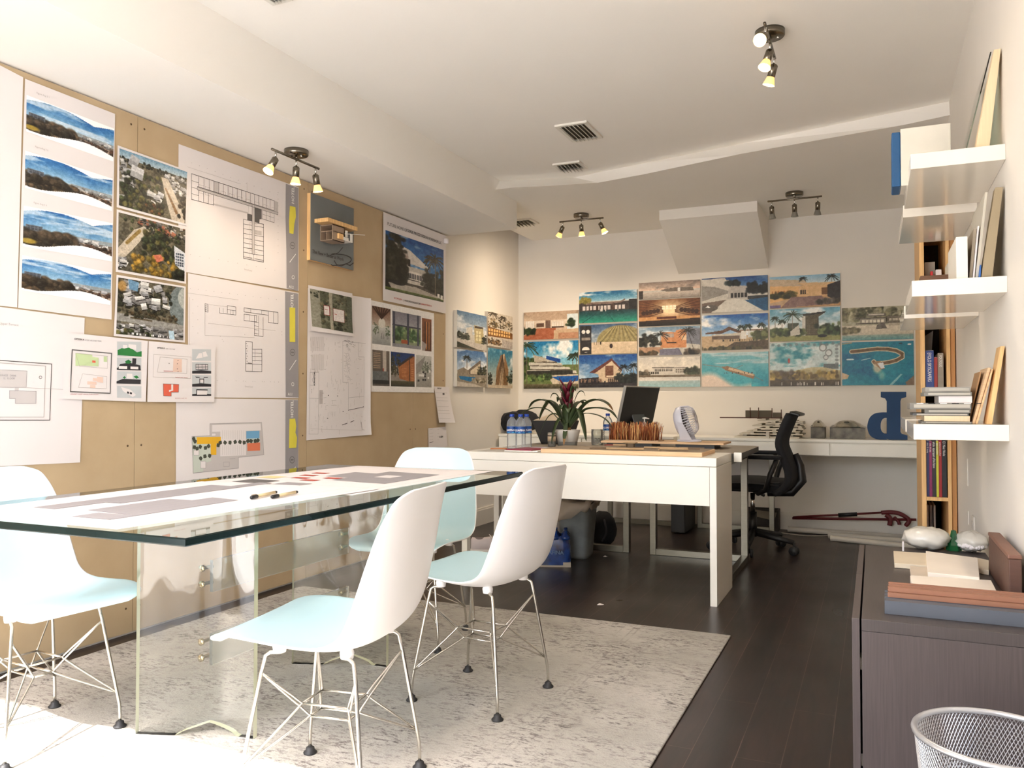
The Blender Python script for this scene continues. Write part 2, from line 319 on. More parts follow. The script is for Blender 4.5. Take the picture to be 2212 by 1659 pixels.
# ceiling patch marks and the scuffed plaster on the right wall belong to the room
b = MB(); w = mat('bare_plaster', (240, 236, 228), .9)
for (x, y, h, wd_) in ((2090, 1020, .12, .02), (2092, 1118, .06, .012)):
    p = onx(x, y, XR); b.box((XR-.002, p[1]-wd_, p[2]-h/2), (XR, p[1]+wd_, p[2]+h/2))
struct(b.build('trim_9', w))
rx0, rx1, ry0, ry1 = -2.93, -.585, .63, 3.665
b = MB(((rx0+rx1)/2, (ry0+ry1)/2, 0)); b.box((rx0, ry0, 0.0005), (rx1, ry1, .009)); rug = b.build('area_rug', rug_mat(), bev=.004)
tag(rug, 'large pale grey distressed area rug under the glass table', 'rug')
# ================================================================== PAINTED PRINTS (colour grids filled by code)
class Cv:
    def __init__(s, w, h, col=(255, 255, 255), asp=None, seed=1):
        s.w, s.h = w, h; s.a = np.zeros((h, w, 3)); s.a[:] = col; s.r = np.random.default_rng(seed)
        s.X, s.Y = np.meshgrid((np.arange(w)+.5)/w, (np.arange(h)+.5)/h); s.asp = asp or w/h
    def _n(s, sx, sy, seed=None):                     # smooth value noise
        rg = np.random.default_rng(seed if seed is not None else s.r.integers(1e9)); g = rg.random((int(sy)+3, int(sx)+3))
        x = s.X*sx; y = s.Y*sy; i = x.astype(int); j = y.astype(int); fx = x-i; fy = y-j; fx = fx*fx*(3-2*fx); fy = fy*fy*(3-2*fy)
        return (g[j, i]*(1-fx)+g[j, i+1]*fx)*(1-fy)+(g[j+1, i]*(1-fx)+g[j+1, i+1]*fx)*fy
    def fbm(s, sx, sy, o=4):
        t = 0; a = .5; q = 0
        for k in range(o): t = t+a*s._n(sx*2**k, sy*2**k); q += a; a *= .55
        return t/q
    def mix(s, m, col):
        m = np.clip(m, 0, 1)[..., None]; s.a = s.a*(1-m)+np.asarray(col, float)*m; return s
    def grad(s, y0, y1, c0, c1, mask=None):
        t = np.clip((s.Y-y0)/(y1-y0+1e-9), 0, 1)[..., None]; c = np.asarray(c0, float)*(1-t)+np.asarray(c1, float)*t
        m = ((s.Y >= y0) & (s.Y <= y1))[..., None] if mask is None else mask[..., None]; s.a = np.where(m, c, s.a); return s
    def poly(s, P, col, op=1.0):
        c = np.zeros((s.h, s.w), bool); n = len(P)
        for i in range(n):
            (x0, y0), (x1, y1) = P[i], P[(i+1) % n]
            if y0 == y1: continue
            c ^= ((y0 > s.Y) != (y1 > s.Y)) & (s.X < (x1-x0)*(s.Y-y0)/(y1-y0)+x0)
        return s.mix(c*op, col)
    def rect(s, x0, y0, x1, y1, col, op=1.0): return s.mix(((s.X >= x0) & (s.X <= x1) & (s.Y >= y0) & (s.Y <= y1))*op, col)
    def ell(s, cx, cy, rx, ry, col, op=1.0, soft=.12): return s.mix(np.clip((1-np.sqrt(((s.X-cx)/rx)**2+((s.Y-cy)/ry)**2))/soft, 0, 1)*op, col)
    def line(s, x0, y0, x1, y1, w, col, op=1.0):
        dx, dy = (x1-x0)*s.asp, y1-y0; L2 = dx*dx+dy*dy+1e-9; px = (s.X-x0)*s.asp; py = s.Y-y0; t = np.clip((px*dx+py*dy)/L2, 0, 1)
        d = np.hypot(px-t*dx, py-t*dy); return s.mix(np.clip((w-d)*s.h+.5, 0, 1)*op, col)
    def clouds(s, y0, y1, amt=.9, sx=4, sy=5, col=(246, 244, 240), th=.5):
        f = s.fbm(sx, sy); m = np.clip((f-th)*6, 0, 1)*amt*((s.Y >= y0) & (s.Y <= y1)); return s.mix(m, col)
    def tex(s, amp=18, sx=30, sy=20, mask=None):
        f = (s.fbm(sx, sy, 3)-.5)*2*amp; s.a = s.a+(f if mask is None else f*mask)[..., None]; return s
    def trees(s, x0, x1, yb, hgt, n, cols=((40, 58, 34), (66, 84, 48), (28, 38, 26)), wd=.06, aspect=1.0):
        for k in range(n):
            x = s.r.uniform(x0, x1); h = hgt*s.r.uniform(.5, 1); c = np.array(cols[s.r.integers(len(cols))])*s.r.uniform(.8, 1.2)
            for q in range(4): s.ell(x+s.r.normal(0, wd*.5), yb-h*s.r.uniform(.2, 1), wd*s.r.uniform(.4, .9), wd*aspect*s.asp*s.r.uniform(.4, .9), c*s.r.uniform(.75, 1.25), .85, .5)
        return s
    def palm(s, x, yb, hgt, r=.09, col=(44, 56, 36), trunk=(120, 108, 90), lean=0.0):
        s.line(x, yb, x+lean, yb-hgt, .008, trunk); cx, cy = x+lean, yb-hgt
        for k in range(17):
            t = PI*(1.5*k/16-1.25)+s.r.normal(0, .12); q_ = r*s.r.uniform(.65, 1.1); pts = [(cx+q_*q*math.cos(t), cy+q_*s.asp*(q*math.sin(t)*.85+.42*q*q)) for q in (0, .35, .7, 1)]
            for p, q in zip(pts[:-1], pts[1:]): s.line(*p, *q, .009, np.array(col)*s.r.uniform(.6, 1.4))
        return s
    def people(s, x0, x1, y, n, hgt=.05, col=(50, 44, 42)):
        for k in range(n): x = s.r.uniform(x0, x1); s.rect(x-.004, y-hgt*s.r.uniform(.7, 1), x+.004, y, col)
        return s
    def win(s, x0, y0, x1, y1, nx, ny, col=(60, 66, 72), g=.25):
        for i in range(nx):
            for j in range(ny):
                w = (x1-x0)/nx; h = (y1-y0)/ny; s.rect(x0+w*(i+g/2), y0+h*(j+g/2), x0+w*(i+1-g/2), y0+h*(j+1-g/2), col)
        return s
    def out(s):
        a = s.a; white = (a.min(2) > 236)[..., None]; g = a.mean(2, keepdims=True); b = g+(a-g)*.9; f = (s.fbm(s.w/5, s.h/5, 3)-.5)*34; b = (b-120)*1.08+112+f[..., None]*(1-np.abs(g-128)/200)+s.r.normal(0, 5, a.shape[:2])[..., None]
        return np.clip(np.where(white, a, b), 0, 255)
SKY = ((38, 110, 176), (168, 202, 224))
def sky(c, y1, top=SKY[0], bot=SKY[1], cl=.9, sx=3, sy=5, th=.5): c.grad(0, y1, top, bot); c.clouds(0, y1, cl, sx, sy, th=th); return c
PIC = {}
def pic(f): PIC[f.__name__] = f; return f
def NC(w=150, h=92, col=(200, 195, 185), seed=1): return Cv(w, h, col, seed=seed)
@pic
def lobby():
    c = NC(seed=1, h=72, col=(206, 178, 152)); c.grad(0, .3, (150, 128, 108), (214, 190, 164)); c.poly([(0, .0), (1, 0), (.78, .3), (.2, .32)], (188, 162, 138)); c.grad(.32, .6, (222, 206, 188), (206, 186, 164))
    c.win(.04, .3, .2, .62, 4, 1, (232, 228, 220)); c.rect(.24, .42, .38, .56, (104, 78, 62)); c.rect(.41, .32, .5, .62, (120, 96, 84)); c.win(.52, .34, .74, .6, 5, 1, (226, 216, 204)); c.rect(.52, .54, .74, .6, (96, 78, 66)); c.rect(.8, .12, .99, .68, (214, 224, 226)); c.trees(.8, .92, .6, .35, 6)
    c.poly([(.25, .6), (.6, .6), (.55, 1), (0, 1), (0, .86)], (176, 104, 74)); c.poly([(.56, .68), (1, .64), (1, 1), (.56, 1)], (202, 172, 140)); c.rect(.64, .78, 1, 1, (186, 138, 108)); c.trees(0, .2, .8, .22, 12); return c.tex(10)
@pic
def resort_curves():
    c = sky(NC(seed=2, h=118), .5, (20, 120, 176), (150, 205, 220), .95, 4, 4, .5); c.rect(0, .5, 1, 1, (110, 124, 70)); c.trees(0, .3, .62, .3, 26, ((60, 82, 40), (96, 112, 60), (40, 54, 30)))
    for i, (y, x0, x1) in enumerate(((.36, .2, .62), (.44, .1, .7), (.52, .12, .84), (.6, .06, .96))):
        c.poly([(x0, y), (x1, y+.03), (x1+.02, y+.075), (x0, y+.06)], (206, 200, 186)); c.poly([(x0+.02, y+.06), (x1, y+.075), (x1, y+.11), (x0+.02, y+.11)], (104, 92, 78))
    c.poly([(.18, .28), (.42, .36), (.42, .42), (.22, .44)], (190, 178, 158)); c.poly([(.42, .3), (.68, .38), (.68, .46), (.42, .38)], (30, 84, 160)); c.rect(.05, .62, .9, .7, (58, 56, 48)); c.poly([(.45, .72), (1, .7), (1, .9), (.55, .93)], (206, 190, 164)); c.poly([(.5, .745), (1, .73), (1, .84), (.72, .87)], (20, 92, 168))
    c.trees(0, .5, .84, .16, 30, ((86, 112, 58), (120, 136, 78), (58, 78, 40)), .05); c.palm(.06, .9, .82, .22, (50, 66, 40)); c.palm(.9, .62, .3, .1); c.palm(.97, .66, .36, .1); c.grad(.9, 1, (120, 110, 80), (70, 64, 46)); return c.tex(22, 40, 30)
@pic
def pool_pavilion():
    c = sky(NC(seed=3, h=78), .32, (20, 108, 160), (150, 196, 214)); c.rect(0, .34, 1, .64, (70, 62, 62)); c.poly([(.12, .34), (.72, .34), (.8, .26), (.8, .31), (.72, .4), (.12, .42)], (128, 108, 100)); c.win(.06, .44, .8, .62, 12, 1, (206, 196, 192), .3); c.rect(.3, .42, .34, .64, (78, 60, 56)); c.rect(.56, .42, .62, .64, (88, 68, 62))
    c.rect(.86, .3, 1, .64, (40, 40, 44)); c.grad(.62, 1, (30, 66, 74), (40, 158, 132)); c.line(.3, .7, .05, 1, .008, (20, 60, 70)); c.line(.5, .7, .62, 1, .006, (20, 70, 76)); c.trees(.04, .16, .36, .18, 6, ((150, 140, 70), (110, 116, 60))); c.people(.3, .7, .64, 6, .07, (230, 226, 220)); return c.tex(18)
@pic
def beach_dome():
    c = sky(NC(seed=4, h=76), .7, (62, 92, 128), (176, 184, 190), .6, 3, 3, .55); c.rect(0, .62, 1, 1, (214, 190, 160)); c.ell(.72, .6, .42, .56, (150, 138, 96), 1, .06); c.rect(.2, .6, 1, .66, (206, 186, 158))
    for k in range(16): x = .34+.05*k; c.line(.72+(x-.72)*.35, .08+.1*abs(x-.72), x, .6, .006, (92, 84, 60) if k % 2 else (188, 172, 120))
    c.mix(((c.Y > .6)*1.0)*.9, (212, 190, 162)); c.people(.24, .4, .68, 9, .11); c.ell(.56, .74, .03, .08, (60, 46, 46)); c.rect(.02, .04, .22, 1, (58, 56, 58)); c.ell(.08, .24, .035, .07, (226, 222, 216)); c.ell(.16, .24, .035, .07, (226, 222, 216)); c.rect(.05, .44, .2, .52, (150, 140, 130)); c.ell(.12, .84, .07, .1, (230, 222, 210)); c.rect(.03, .86, .21, .92, (58, 56, 58)); return c.tex(16)
@pic
def gable_house():
    c = sky(NC(seed=5, h=86), .8, (24, 76, 148), (148, 184, 210), .5, 3, 3, .58); c.poly([(.0, .72), (1, .6), (1, 1), (0, 1)], (48, 44, 50)); c.poly([(.22, .54), (.58, .18), (.74, .46), (.72, .82), (.36, .84), (.34, .6)], (206, 184, 156)); c.poly([(.18, .54), (.57, .12), (.76, .48), (.73, .5), (.57, .2), (.28, .56)], (108, 62, 54)); c.poly([(.46, .34), (.6, .34), (.6, .7), (.46, .7)], (120, 84, 66)); c.win(.5, .7, .76, .86, 8, 1, (86, 66, 56)); c.rect(.48, .64, .78, .68, (226, 206, 178))
    c.trees(.66, 1, .86, .3, 26, ((26, 34, 30), (40, 46, 40))); c.palm(.78, .6, .22, .1, (24, 30, 30)); c.palm(.94, .6, .26, .1, (24, 30, 30)); c.people(.02, .4, .84, 30, .12, (150, 120, 100)); c.people(.02, .5, .9, 26, .12, (40, 34, 38)); c.grad(.88, 1, (66, 58, 60), (40, 38, 44)); return c.tex(18)
@pic
def misty_shore():
    c = NC(seed=6, h=44); c.grad(0, .5, (138, 124, 116), (232, 200, 176)); c.clouds(0, .6, .7, 5, 3, (120, 112, 108), .52); c.poly([(.35, .5), (.6, .38), (.88, .42), (.9, .62), (.5, .66)], (116, 106, 96)); c.grad(.62, 1, (206, 192, 178), (150, 140, 130)); c.rect(0, .5, .07, 1, (60, 50, 46)); c.rect(.64, .4, .68, .62, (230, 226, 220)); return c.tex(20)
@pic
def theatre_hall():
    c = NC(seed=7, h=70, col=(120, 74, 42)); c.ell(.52, .42, .4, .5, (255, 224, 176), 1, .8)
    for k in range(7): y = .05+.1*k; c.line(0, y*1.2-.05, .4, .3+y*.3, .014, (92, 54, 28)); c.line(1, y*1.2-.05, .6, .3+y*.3, .014, (92, 54, 28))
    for k in range(5): c.ell(.08+.06*k, .5-.02*k, .035, .09, (60, 32, 18), .9); c.ell(.94-.06*k, .5-.02*k, .035, .09, (60, 32, 18), .9)
    c.win(.38, .24, .62, .4, 4, 2, (255, 244, 214), .2); c.grad(.74, 1, (70, 44, 30), (26, 22, 24)); c.poly([(0, .66), (.4, .64), (.6, .64), (1, .66), (1, .74), (0, .8)], (204, 150, 96)); c.rect(.3, .66, .62, .74, (96, 44, 26)); return c.tex(14)
@pic
def ochre_court():
    c = sky(NC(seed=8, h=74), .5, (110, 140, 166), (206, 212, 214), .6); c.poly([(.38, .18), (.6, .2), (.62, .12), (.78, .1), (.78, .74), (.36, .74)], (206, 140, 92)); c.poly([(.78, .06), (1, .1), (1, .66), (.78, .6)], (120, 122, 134)); c.rect(.44, .24, .58, .38, (176, 160, 150)); c.rect(.7, .32, .78, .48, (226, 190, 150)); c.rect(0, .7, .4, .9, (178, 140, 112)); c.rect(.46, .54, .62, .58, (60, 40, 30)); c.trees(0, .34, .74, .55, 18, ((34, 36, 32), (54, 52, 44))); c.palm(.36, .62, .36, .14, (40, 44, 40)); c.palm(.9, .86, .7, .16, (44, 46, 44), (50, 40, 36), -.1); c.poly([(.35, .78), (.66, .76), (.72, 1), (.34, 1)], (118, 116, 134)); c.trees(0, .3, 1, .16, 10, ((50, 50, 40), (86, 70, 50))); c.trees(.78, 1, 1, .2, 14, ((40, 38, 36), (110, 96, 84))); return c.tex(16)
@pic
def white_villa_shore():
    c = NC(seed=9, h=74); c.grad(0, .5, (196, 190, 182), (226, 216, 200)); c.clouds(0, .4, .8, 4, 3, (236, 226, 210), .45); c.poly([(.24, .34), (.8, .36), (.8, .58), (.1, .6), (.1, .46), (.24, .44)], (206, 198, 186)); c.win(.26, .38, .56, .48, 10, 2, (86, 78, 70)); c.win(.12, .48, .34, .58, 6, 1, (80, 74, 66)); c.win(.6, .4, .78, .54, 5, 2, (134, 124, 112)); c.rect(.22, .34, .58, .37, (92, 86, 80)); c.rect(.58, .35, .8, .375, (120, 112, 104)); c.trees(.8, 1, .62, .26, 18, ((56, 62, 46), (84, 84, 66))); c.trees(0, .14, .62, .16, 12, ((90, 84, 70), (130, 116, 100))); c.rect(0, .6, 1, .66, (120, 106, 88)); c.grad(.68, .78, (206, 200, 190), (220, 214, 206)); c.grad(.78, 1, (170, 186, 184), (150, 190, 194)); return c.tex(14)
@pic
def courtyard_pool():
    c = sky(NC(seed=10, h=82), .3, (28, 72, 134), (96, 138, 184), .3); c.poly([(0, .12), (.42, .08), (.46, .44), (0, .66)], (150, 146, 140)); c.poly([(0, .04), (.36, .02), (.46, .36), (.42, .4), (.2, .26), (0, .22)], (204, 198, 188)); c.poly([(.42, .22), (.78, .3), (.76, .38), (.7, .64), (.4, .62)], (184, 178, 170)); c.win(.44, .44, .7, .62, 5, 1, (60, 58, 58)); c.rect(.7, .38, .8, .6, (206, 200, 192)); c.trees(.72, 1, .5, .3, 24, ((24, 30, 34), (34, 40, 42))); c.trees(.44, .6, .24, .1, 8, ((20, 34, 40), (30, 40, 40))); c.rect(.7, .56, 1, .66, (54, 60, 66)); c.poly([(.62, .68), (1, .62), (1, 1), (.92, 1)], (34, 92, 134)); c.poly([(.4, .64), (.62, .64), (.94, 1), (.12, 1)], (210, 206, 196)); c.poly([(0, .72), (.38, .64), (.14, 1), (0, 1)], (120, 104, 94)); c.ell(.12, .86, .14, .1, (96, 90, 84)); c.poly([(.06, .84), (.1, .78), (.14, .86)], (236, 234, 230)); return c.tex(12)
@pic
def beach_club():
    c = sky(NC(seed=11, h=82), .62, (30, 92, 168), (180, 206, 226), .95, 3, 4, .47); c.rect(0, .6, 1, 1, (190, 164, 130)); c.poly([(.06, .5), (.32, .44), (.42, .34), (.6, .48), (.6, .56), (.44, .44), (.3, .54), (.06, .54)], (104, 74, 58)); c.poly([(.16, .56), (.6, .52), (.6, .7), (.16, .7)], (206, 196, 180)); c.rect(.58, .44, .94, .47, (150, 124, 106)); c.rect(.6, .47, .68, .7, (222, 218, 210)); c.rect(.7, .48, .86, .66, (206, 206, 200)); c.rect(.16, .6, .58, .7, (110, 92, 80)); c.trees(.82, 1, .74, .3, 18, ((60, 70, 44), (92, 96, 62))); c.palm(.6, .5, .14, .06); c.palm(.7, .48, .14, .07); c.palm(.9, .5, .18, .07); c.people(.14, .9, .76, 24, .07); c.poly([(.3, 1), (.5, .78), (1, .74), (1, 1)], (92, 78, 62)); c.trees(0, .9, 1, .1, 16, ((90, 84, 56), (60, 58, 40)), .05); return c.tex(18)
@pic
def lagoon_jetty():
    c = NC(seed=12, h=80); c.grad(0, 1, (120, 178, 188), (54, 164, 178)); c.clouds(0, .34, .7, 3, 12, (206, 214, 214), .5); f = c.fbm(3, 3, 3); c.mix(np.clip((f-.5)*4, 0, 1)*.5, (20, 134, 160)); c.mix(np.clip((c.Y-.55-.45*c.X+.1*np.sin(c.X*9))*6, 0, 1)*(c.X < .75), (222, 202, 184)); c.line(.02, .34, .4, .46, .008, (140, 128, 112)); c.poly([(.3, .42), (.4, .4), (.8, .66), (.78, .78), (.36, .52)], (150, 118, 88)); c.poly([(.42, .44), (.78, .64), (.78, .7), (.4, .5)], (206, 176, 140)); c.line(.78, .7, .92, .84, .006, (120, 104, 90)); c.line(.48, .5, .62, .38, .006, (120, 104, 90)); c.people(.35, .8, .62, 14, .04); return c.tex(8)
@pic
def timber_terrace():
    c = NC(seed=13, h=74, col=(196, 154, 108)); c.grad(0, .3, (130, 176, 204), (206, 216, 216)); c.poly([(0, .08), (.5, .16), (.56, .3), (.42, .34), (0, .3)], (198, 176, 146)); c.poly([(.38, .24), (1, .26), (.86, .36), (.5, .34)], (214, 178, 132)); c.poly([(0, .3), (.42, .34), (.42, .64), (0, .86)], (226, 180, 122)); c.win(.02, .4, .32, .62, 7, 1, (196, 130, 76), .5); c.rect(.42, .34, .84, .66, (220, 180, 130)); c.win(.44, .44, .52, .62, 3, 1, (66, 46, 34)); c.rect(.74, .42, .82, .64, (130, 92, 60)); c.poly([(.82, .34), (1, .22), (1, .88), (.82, .7)], (54, 50, 52)); c.trees(.02, .34, .7, .2, 22, ((60, 60, 30), (90, 78, 40))); c.poly([(.3, .68), (.74, .66), (.86, .94), (.16, 1)], (140, 112, 106)); c.poly([(0, .84), (.3, .72), (.14, 1), (0, 1)], (196, 164, 130)); c.trees(.7, 1, .9, .12, 12, ((70, 64, 58), (110, 100, 90))); c.palm(.88, .24, .16, .1, (34, 44, 44)); c.palm(.48, .2, .1, .06, (34, 44, 44)); c.rect(0, .9, .16, 1, (120, 104, 140)); return c.tex(12)
@pic
def leaning_block():
    c = sky(NC(seed=14, h=74), .7, (96, 160, 188), (214, 218, 214), .95, 3, 3, .48); c.rect(0, .78, 1, 1, (146, 146, 92)); c.poly([(.48, .2), (.8, .14), (.7, .28), (.7, .84), (.48, .84)], (92, 84, 66)); c.poly([(.46, .18), (.8, .12), (.78, .18), (.5, .24)], (56, 54, 50)); c.rect(.47, .24, .51, .84, (204, 200, 190)); c.win(.53, .34, .68, .8, 6, 8, (110, 100, 78), .3); c.rect(.26, .44, .42, .8, (84, 90, 74)); c.trees(0, .46, .84, .26, 34, ((66, 80, 48), (98, 104, 66), (46, 56, 38))); c.trees(.74, 1, .84, .36, 28, ((66, 84, 52), (100, 110, 72), (48, 62, 42))); c.palm(.33, .8, .62, .15, (52, 66, 48)); c.palm(.08, .6, .32, .07); c.palm(.18, .6, .22, .06); c.poly([(.3, .7), (.42, .5), (.44, .8), (.3, .84)], (196, 190, 176)); c.ell(.75, .86, .07, .05, (34, 34, 36)); return c.tex(16)
@pic
def reef_section():
    c = NC(seed=15, h=94, col=(190, 206, 206)); f = c.fbm(4, 5); c.mix(np.clip((f-.42)*4, 0, 1)*(c.Y < .56), (54, 138, 152)); c.mix(np.clip((c.fbm(7, 7)-.55)*6, 0, 1)*(c.Y < .6)*.7, (226, 232, 230))
    for k in range(12): c.ell(.05+.085*k, .05+.02*(k % 2), .03, .04, (108, 128, 132), .8, .4)
    for k in range(6): c.ell(.95, .1+.08*k, .03, .04, (128, 136, 138), .8, .4)
    for (x, y, r) in ((.76, .14, .06), (.84, .26, .055), (.8, .36, .04)): c.ell(x, y, r, r*1.6, (120, 124, 126), 1, .2); c.ell(x, y, r*.72, r*1.15, (206, 212, 212), 1, .2)
    c.rect(.77, .5, .97, .62, (108, 116, 118)); c.grad(.6, 1, (196, 184, 142), (96, 80, 54), (c.Y > .62+.05*np.sin(c.X*7))); c.trees(.1, .44, .84, .14, 16, ((86, 76, 66), (110, 96, 80)), .09); c.trees(0, 1, .84, .18, 34, ((150, 128, 66), (176, 148, 84), (110, 92, 56)), .05); c.grad(.86, 1, (90, 74, 52), (74, 62, 48)); c.people(.02, .98, .98, 14, .08, (220, 210, 196)); c.ell(.28, .42, .018, .06, (176, 72, 66)); return c.tex(14)
@pic
def forest_house():
    c = NC(seed=16, h=74, col=(176, 170, 146)); c.trees(0, 1, .46, .46, 70, ((122, 118, 92), (92, 92, 70), (160, 154, 128)), .06); c.rect(.26, .34, .62, .5, (150, 142, 128)); c.rect(.36, .2, .62, .3, (112, 104, 94)); c.rect(.38, .22, .6, .26, (196, 188, 174)); c.rect(.2, .32, .64, .35, (92, 86, 78)); c.win(.28, .38, .6, .48, 6, 1, (226, 218, 200)); c.rect(.64, .3, .86, .48, (124, 114, 100)); c.win(.66, .36, .84, .44, 4, 1, (196, 186, 166)); c.rect(.2, .49, .9, .52, (86, 78, 68)); c.grad(.56, .84, (214, 202, 182), (196, 186, 166)); c.poly([(.5, .54), (.6, .5), (.64, .66), (.48, .68)], (112, 104, 96)); c.trees(0, .2, .78, .16, 12, ((92, 88, 66), (130, 122, 96))); c.grad(.84, 1, (150, 164, 152), (92, 150, 154)); c.rect(.66, .5, .86, .58, (180, 168, 148)); return c.tex(22, 40, 24)
@pic
def island_curve():
    c = NC(seed=17, h=94, col=(22, 132, 156)); f = c.fbm(3, 3); c.mix(np.clip((f-.45)*4, 0, 1)*.8, (12, 104, 146)); c.mix(np.clip((c.fbm(6, 6)-.6)*5, 0, 1)*.5, (60, 166, 172))
    P = [(.14, .22), (.24, .21), (.36, .19), (.5, .17), (.64, .18), (.76, .22), (.84, .29), (.84, .37), (.76, .44), (.66, .48), (.56, .5), (.48, .52), (.45, .46)]
    for col, w in (((224, 206, 174), .052), ((118, 92, 68), .034)):
        for p, q in zip(P[:-1], P[1:]): c.line(*p, *q, w, col)
    for p in P[1:10]: c.ell(p[0], p[1], .03, .03, (92, 84, 50), .6, .6)
    c.ell(.5, .6, .08, .16, (206, 194, 166), .9, .5); c.poly([(.44, .46), (.54, .44), (.6, .62), (.54, .64)], (160, 128, 96)); c.poly([(.5, .5), (.58, .48), (.6, .6), (.55, .62)], (216, 220, 222)); c.ell(.56, .78, .06, .14, (150, 196, 186), .7, .7); c.poly([(0, .7), (.1, .76), (.08, .84), (0, .86)], (196, 172, 140)); c.poly([(1, .78), (.88, .94), (.9, 1), (1, 1)], (134, 112, 90)); c.poly([(.82, .74), (.84, .76), (.7, 1), (.66, 1)], (160, 206, 210), .8); c.ell(.12, .4, .06, .02, (196, 216, 220)); c.line(.28, .42, .4, .38, .007, (190, 214, 216)); c.ell(.82, .06, .03, .015, (30, 70, 84)); c.ell(.94, .08, .03, .015, (220, 226, 226)); c.line(0, .04, .14, .02, .01, (180, 150, 110)); return c.tex(10)
@pic
def white_cube_house():
    c = sky(NC(110, 140, seed=18), .6, (96, 128, 160), (186, 196, 204), .7); c.poly([(.3, .44), (.5, .38), (.5, .82), (.3, .78)], (206, 200, 188)); c.poly([(.56, .32), (.88, .36), (.9, .86), (.58, .84)], (186, 172, 128)); c.rect(.58, .34, .86, .4, (92, 82, 74)); c.win(.62, .46, .8, .76, 2, 3, (222, 212, 170)); c.trees(0, .36, .8, .24, 26, ((48, 54, 48), (74, 78, 68))); c.trees(.86, 1, .86, .3, 10, ((60, 64, 54),)); c.poly([(0, .78), (1, .84), (1, 1), (0, 1)], (196, 188, 178)); c.poly([(0, .84), (.7, 1), (0, 1)], (74, 74, 62)); return c.tex(16)
@pic
def golden_terrace():
    c = NC(100, 140, seed=19, col=(206, 196, 180)); c.trees(.0, 1, .5, .4, 30, ((110, 92, 60), (70, 62, 44), (150, 128, 90))); c.palm(.2, .4, .36, .2, (70, 60, 44)); c.palm(.6, .4, .3, .16, (70, 60, 44)); c.poly([(0, .44), (1, .52), (1, .7), (0, .72)], (140, 96, 54)); c.win(.02, .48, .9, .68, 9, 2, (236, 190, 120), .3); c.trees(0, .5, .96, .2, 26, ((70, 54, 34), (140, 108, 66))); c.poly([(.56, .74), (1, .8), (1, 1), (.56, 1)], (186, 176, 166)); return c.tex(26)
@pic
def gable_pool():
    c = sky(NC(110, 140, seed=20), .56, (70, 112, 166), (190, 204, 216), .8); c.poly([(.02, .56), (.2, .48), (.4, .56), (.4, .7), (.02, .7)], (150, 138, 120)); c.poly([(.36, .54), (.78, .24), (.82, .66), (.4, .66)], (120, 106, 92)); c.poly([(.44, .56), (.76, .34), (.78, .64), (.44, .64)], (206, 190, 164)); c.palm(.32, .5, .3, .14, (40, 46, 40)); c.trees(.7, 1, .7, .3, 20, ((54, 56, 44), (90, 86, 66))); c.rect(0, .66, 1, 1, (150, 140, 124)); c.poly([(.06, .72), (.62, .72), (.44, .86), (.1, .8)], (20, 116, 170)); c.trees(.5, 1, .9, .16, 18, ((96, 86, 66), (180, 170, 150))); c.poly([(0, .86), (.6, .92), (.9, 1), (0, 1)], (196, 188, 176)); return c.tex(20)
@pic
def twisted_tower():
    c = NC(100, 140, seed=21); c.grad(0, 1, (40, 116, 150), (216, 200, 176)); c.clouds(0, .6, .8, 3, 3); c.poly([(.5, .16), (.66, .1), (.82, .5), (.8, .92), (.3, .94), (.34, .5)], (150, 112, 74)); c.poly([(.6, .12), (.66, .1), (.6, .94), (.44, .94)], (206, 180, 146))
    for k in range(8): c.line(.58, .14, .3+.065*k, .94, .007, (84, 60, 40))
    c.trees(0, .14, 1, .5, 14, ((50, 50, 40),)); c.trees(.8, 1, .92, .4, 14, ((46, 56, 50), (70, 74, 60))); c.rect(0, .92, 1, 1, (196, 180, 156)); return c.tex(20)
# aerial photographs
def aerial(seed, w=170, h=130):
    c = Cv(w, h, (84, 80, 66), seed=seed); f = c.fbm(10, 8); c.mix(np.clip((f-.42)*5, 0, 1), (120, 112, 92)); return c
def crowns(c, x0, x1, y0, y1, n, cols, r=.035):
    for k in range(n):
        x = c.r.uniform(x0, x1); y = c.r.uniform(y0, y1); q = r*c.r.uniform(.5, 1.2); col = np.array(cols[c.r.integers(len(cols))])
        c.ell(x+q*.2, y+q*.3*c.asp, q, q*c.asp, col*.45, .8, .4); c.ell(x, y, q, q*c.asp, col*c.r.uniform(.8, 1.2), .95, .5); c.ell(x-q*.25, y-q*.25*c.asp, q*.5, q*.5*c.asp, col*1.35, .6, .7)
def roofs(c, x0, x1, y0, y1, n, s=.04, cols=((226, 224, 220), (196, 196, 198), (150, 148, 146))):
    for k in range(n):
        x = c.r.uniform(x0, x1); y = c.r.uniform(y0, y1); a = c.r.uniform(-.5, .5); w = s*c.r.uniform(.5, 1.3); h = s*c.r.uniform(.5, 1)*c.asp; col = np.array(cols[c.r.integers(len(cols))])*c.r.uniform(.85, 1.05)
        R = lambda u, v: (x+u*math.cos(a)-v*math.sin(a)/c.asp, y+u*math.sin(a)*c.asp+v*math.cos(a)); c.poly([R(-w, -h+.02), R(w, -h+.02), R(w, h+.02), R(-w, h+.02)], (44, 42, 40)); c.poly([R(-w, -h), R(w, -h), R(w, h), R(-w, h)], col); c.poly([R(-w, 0), R(w, 0), R(w, h), R(-w, h)], col*.82)
GREENS = ((70, 78, 48), (52, 60, 40), (96, 92, 54), (44, 48, 38))
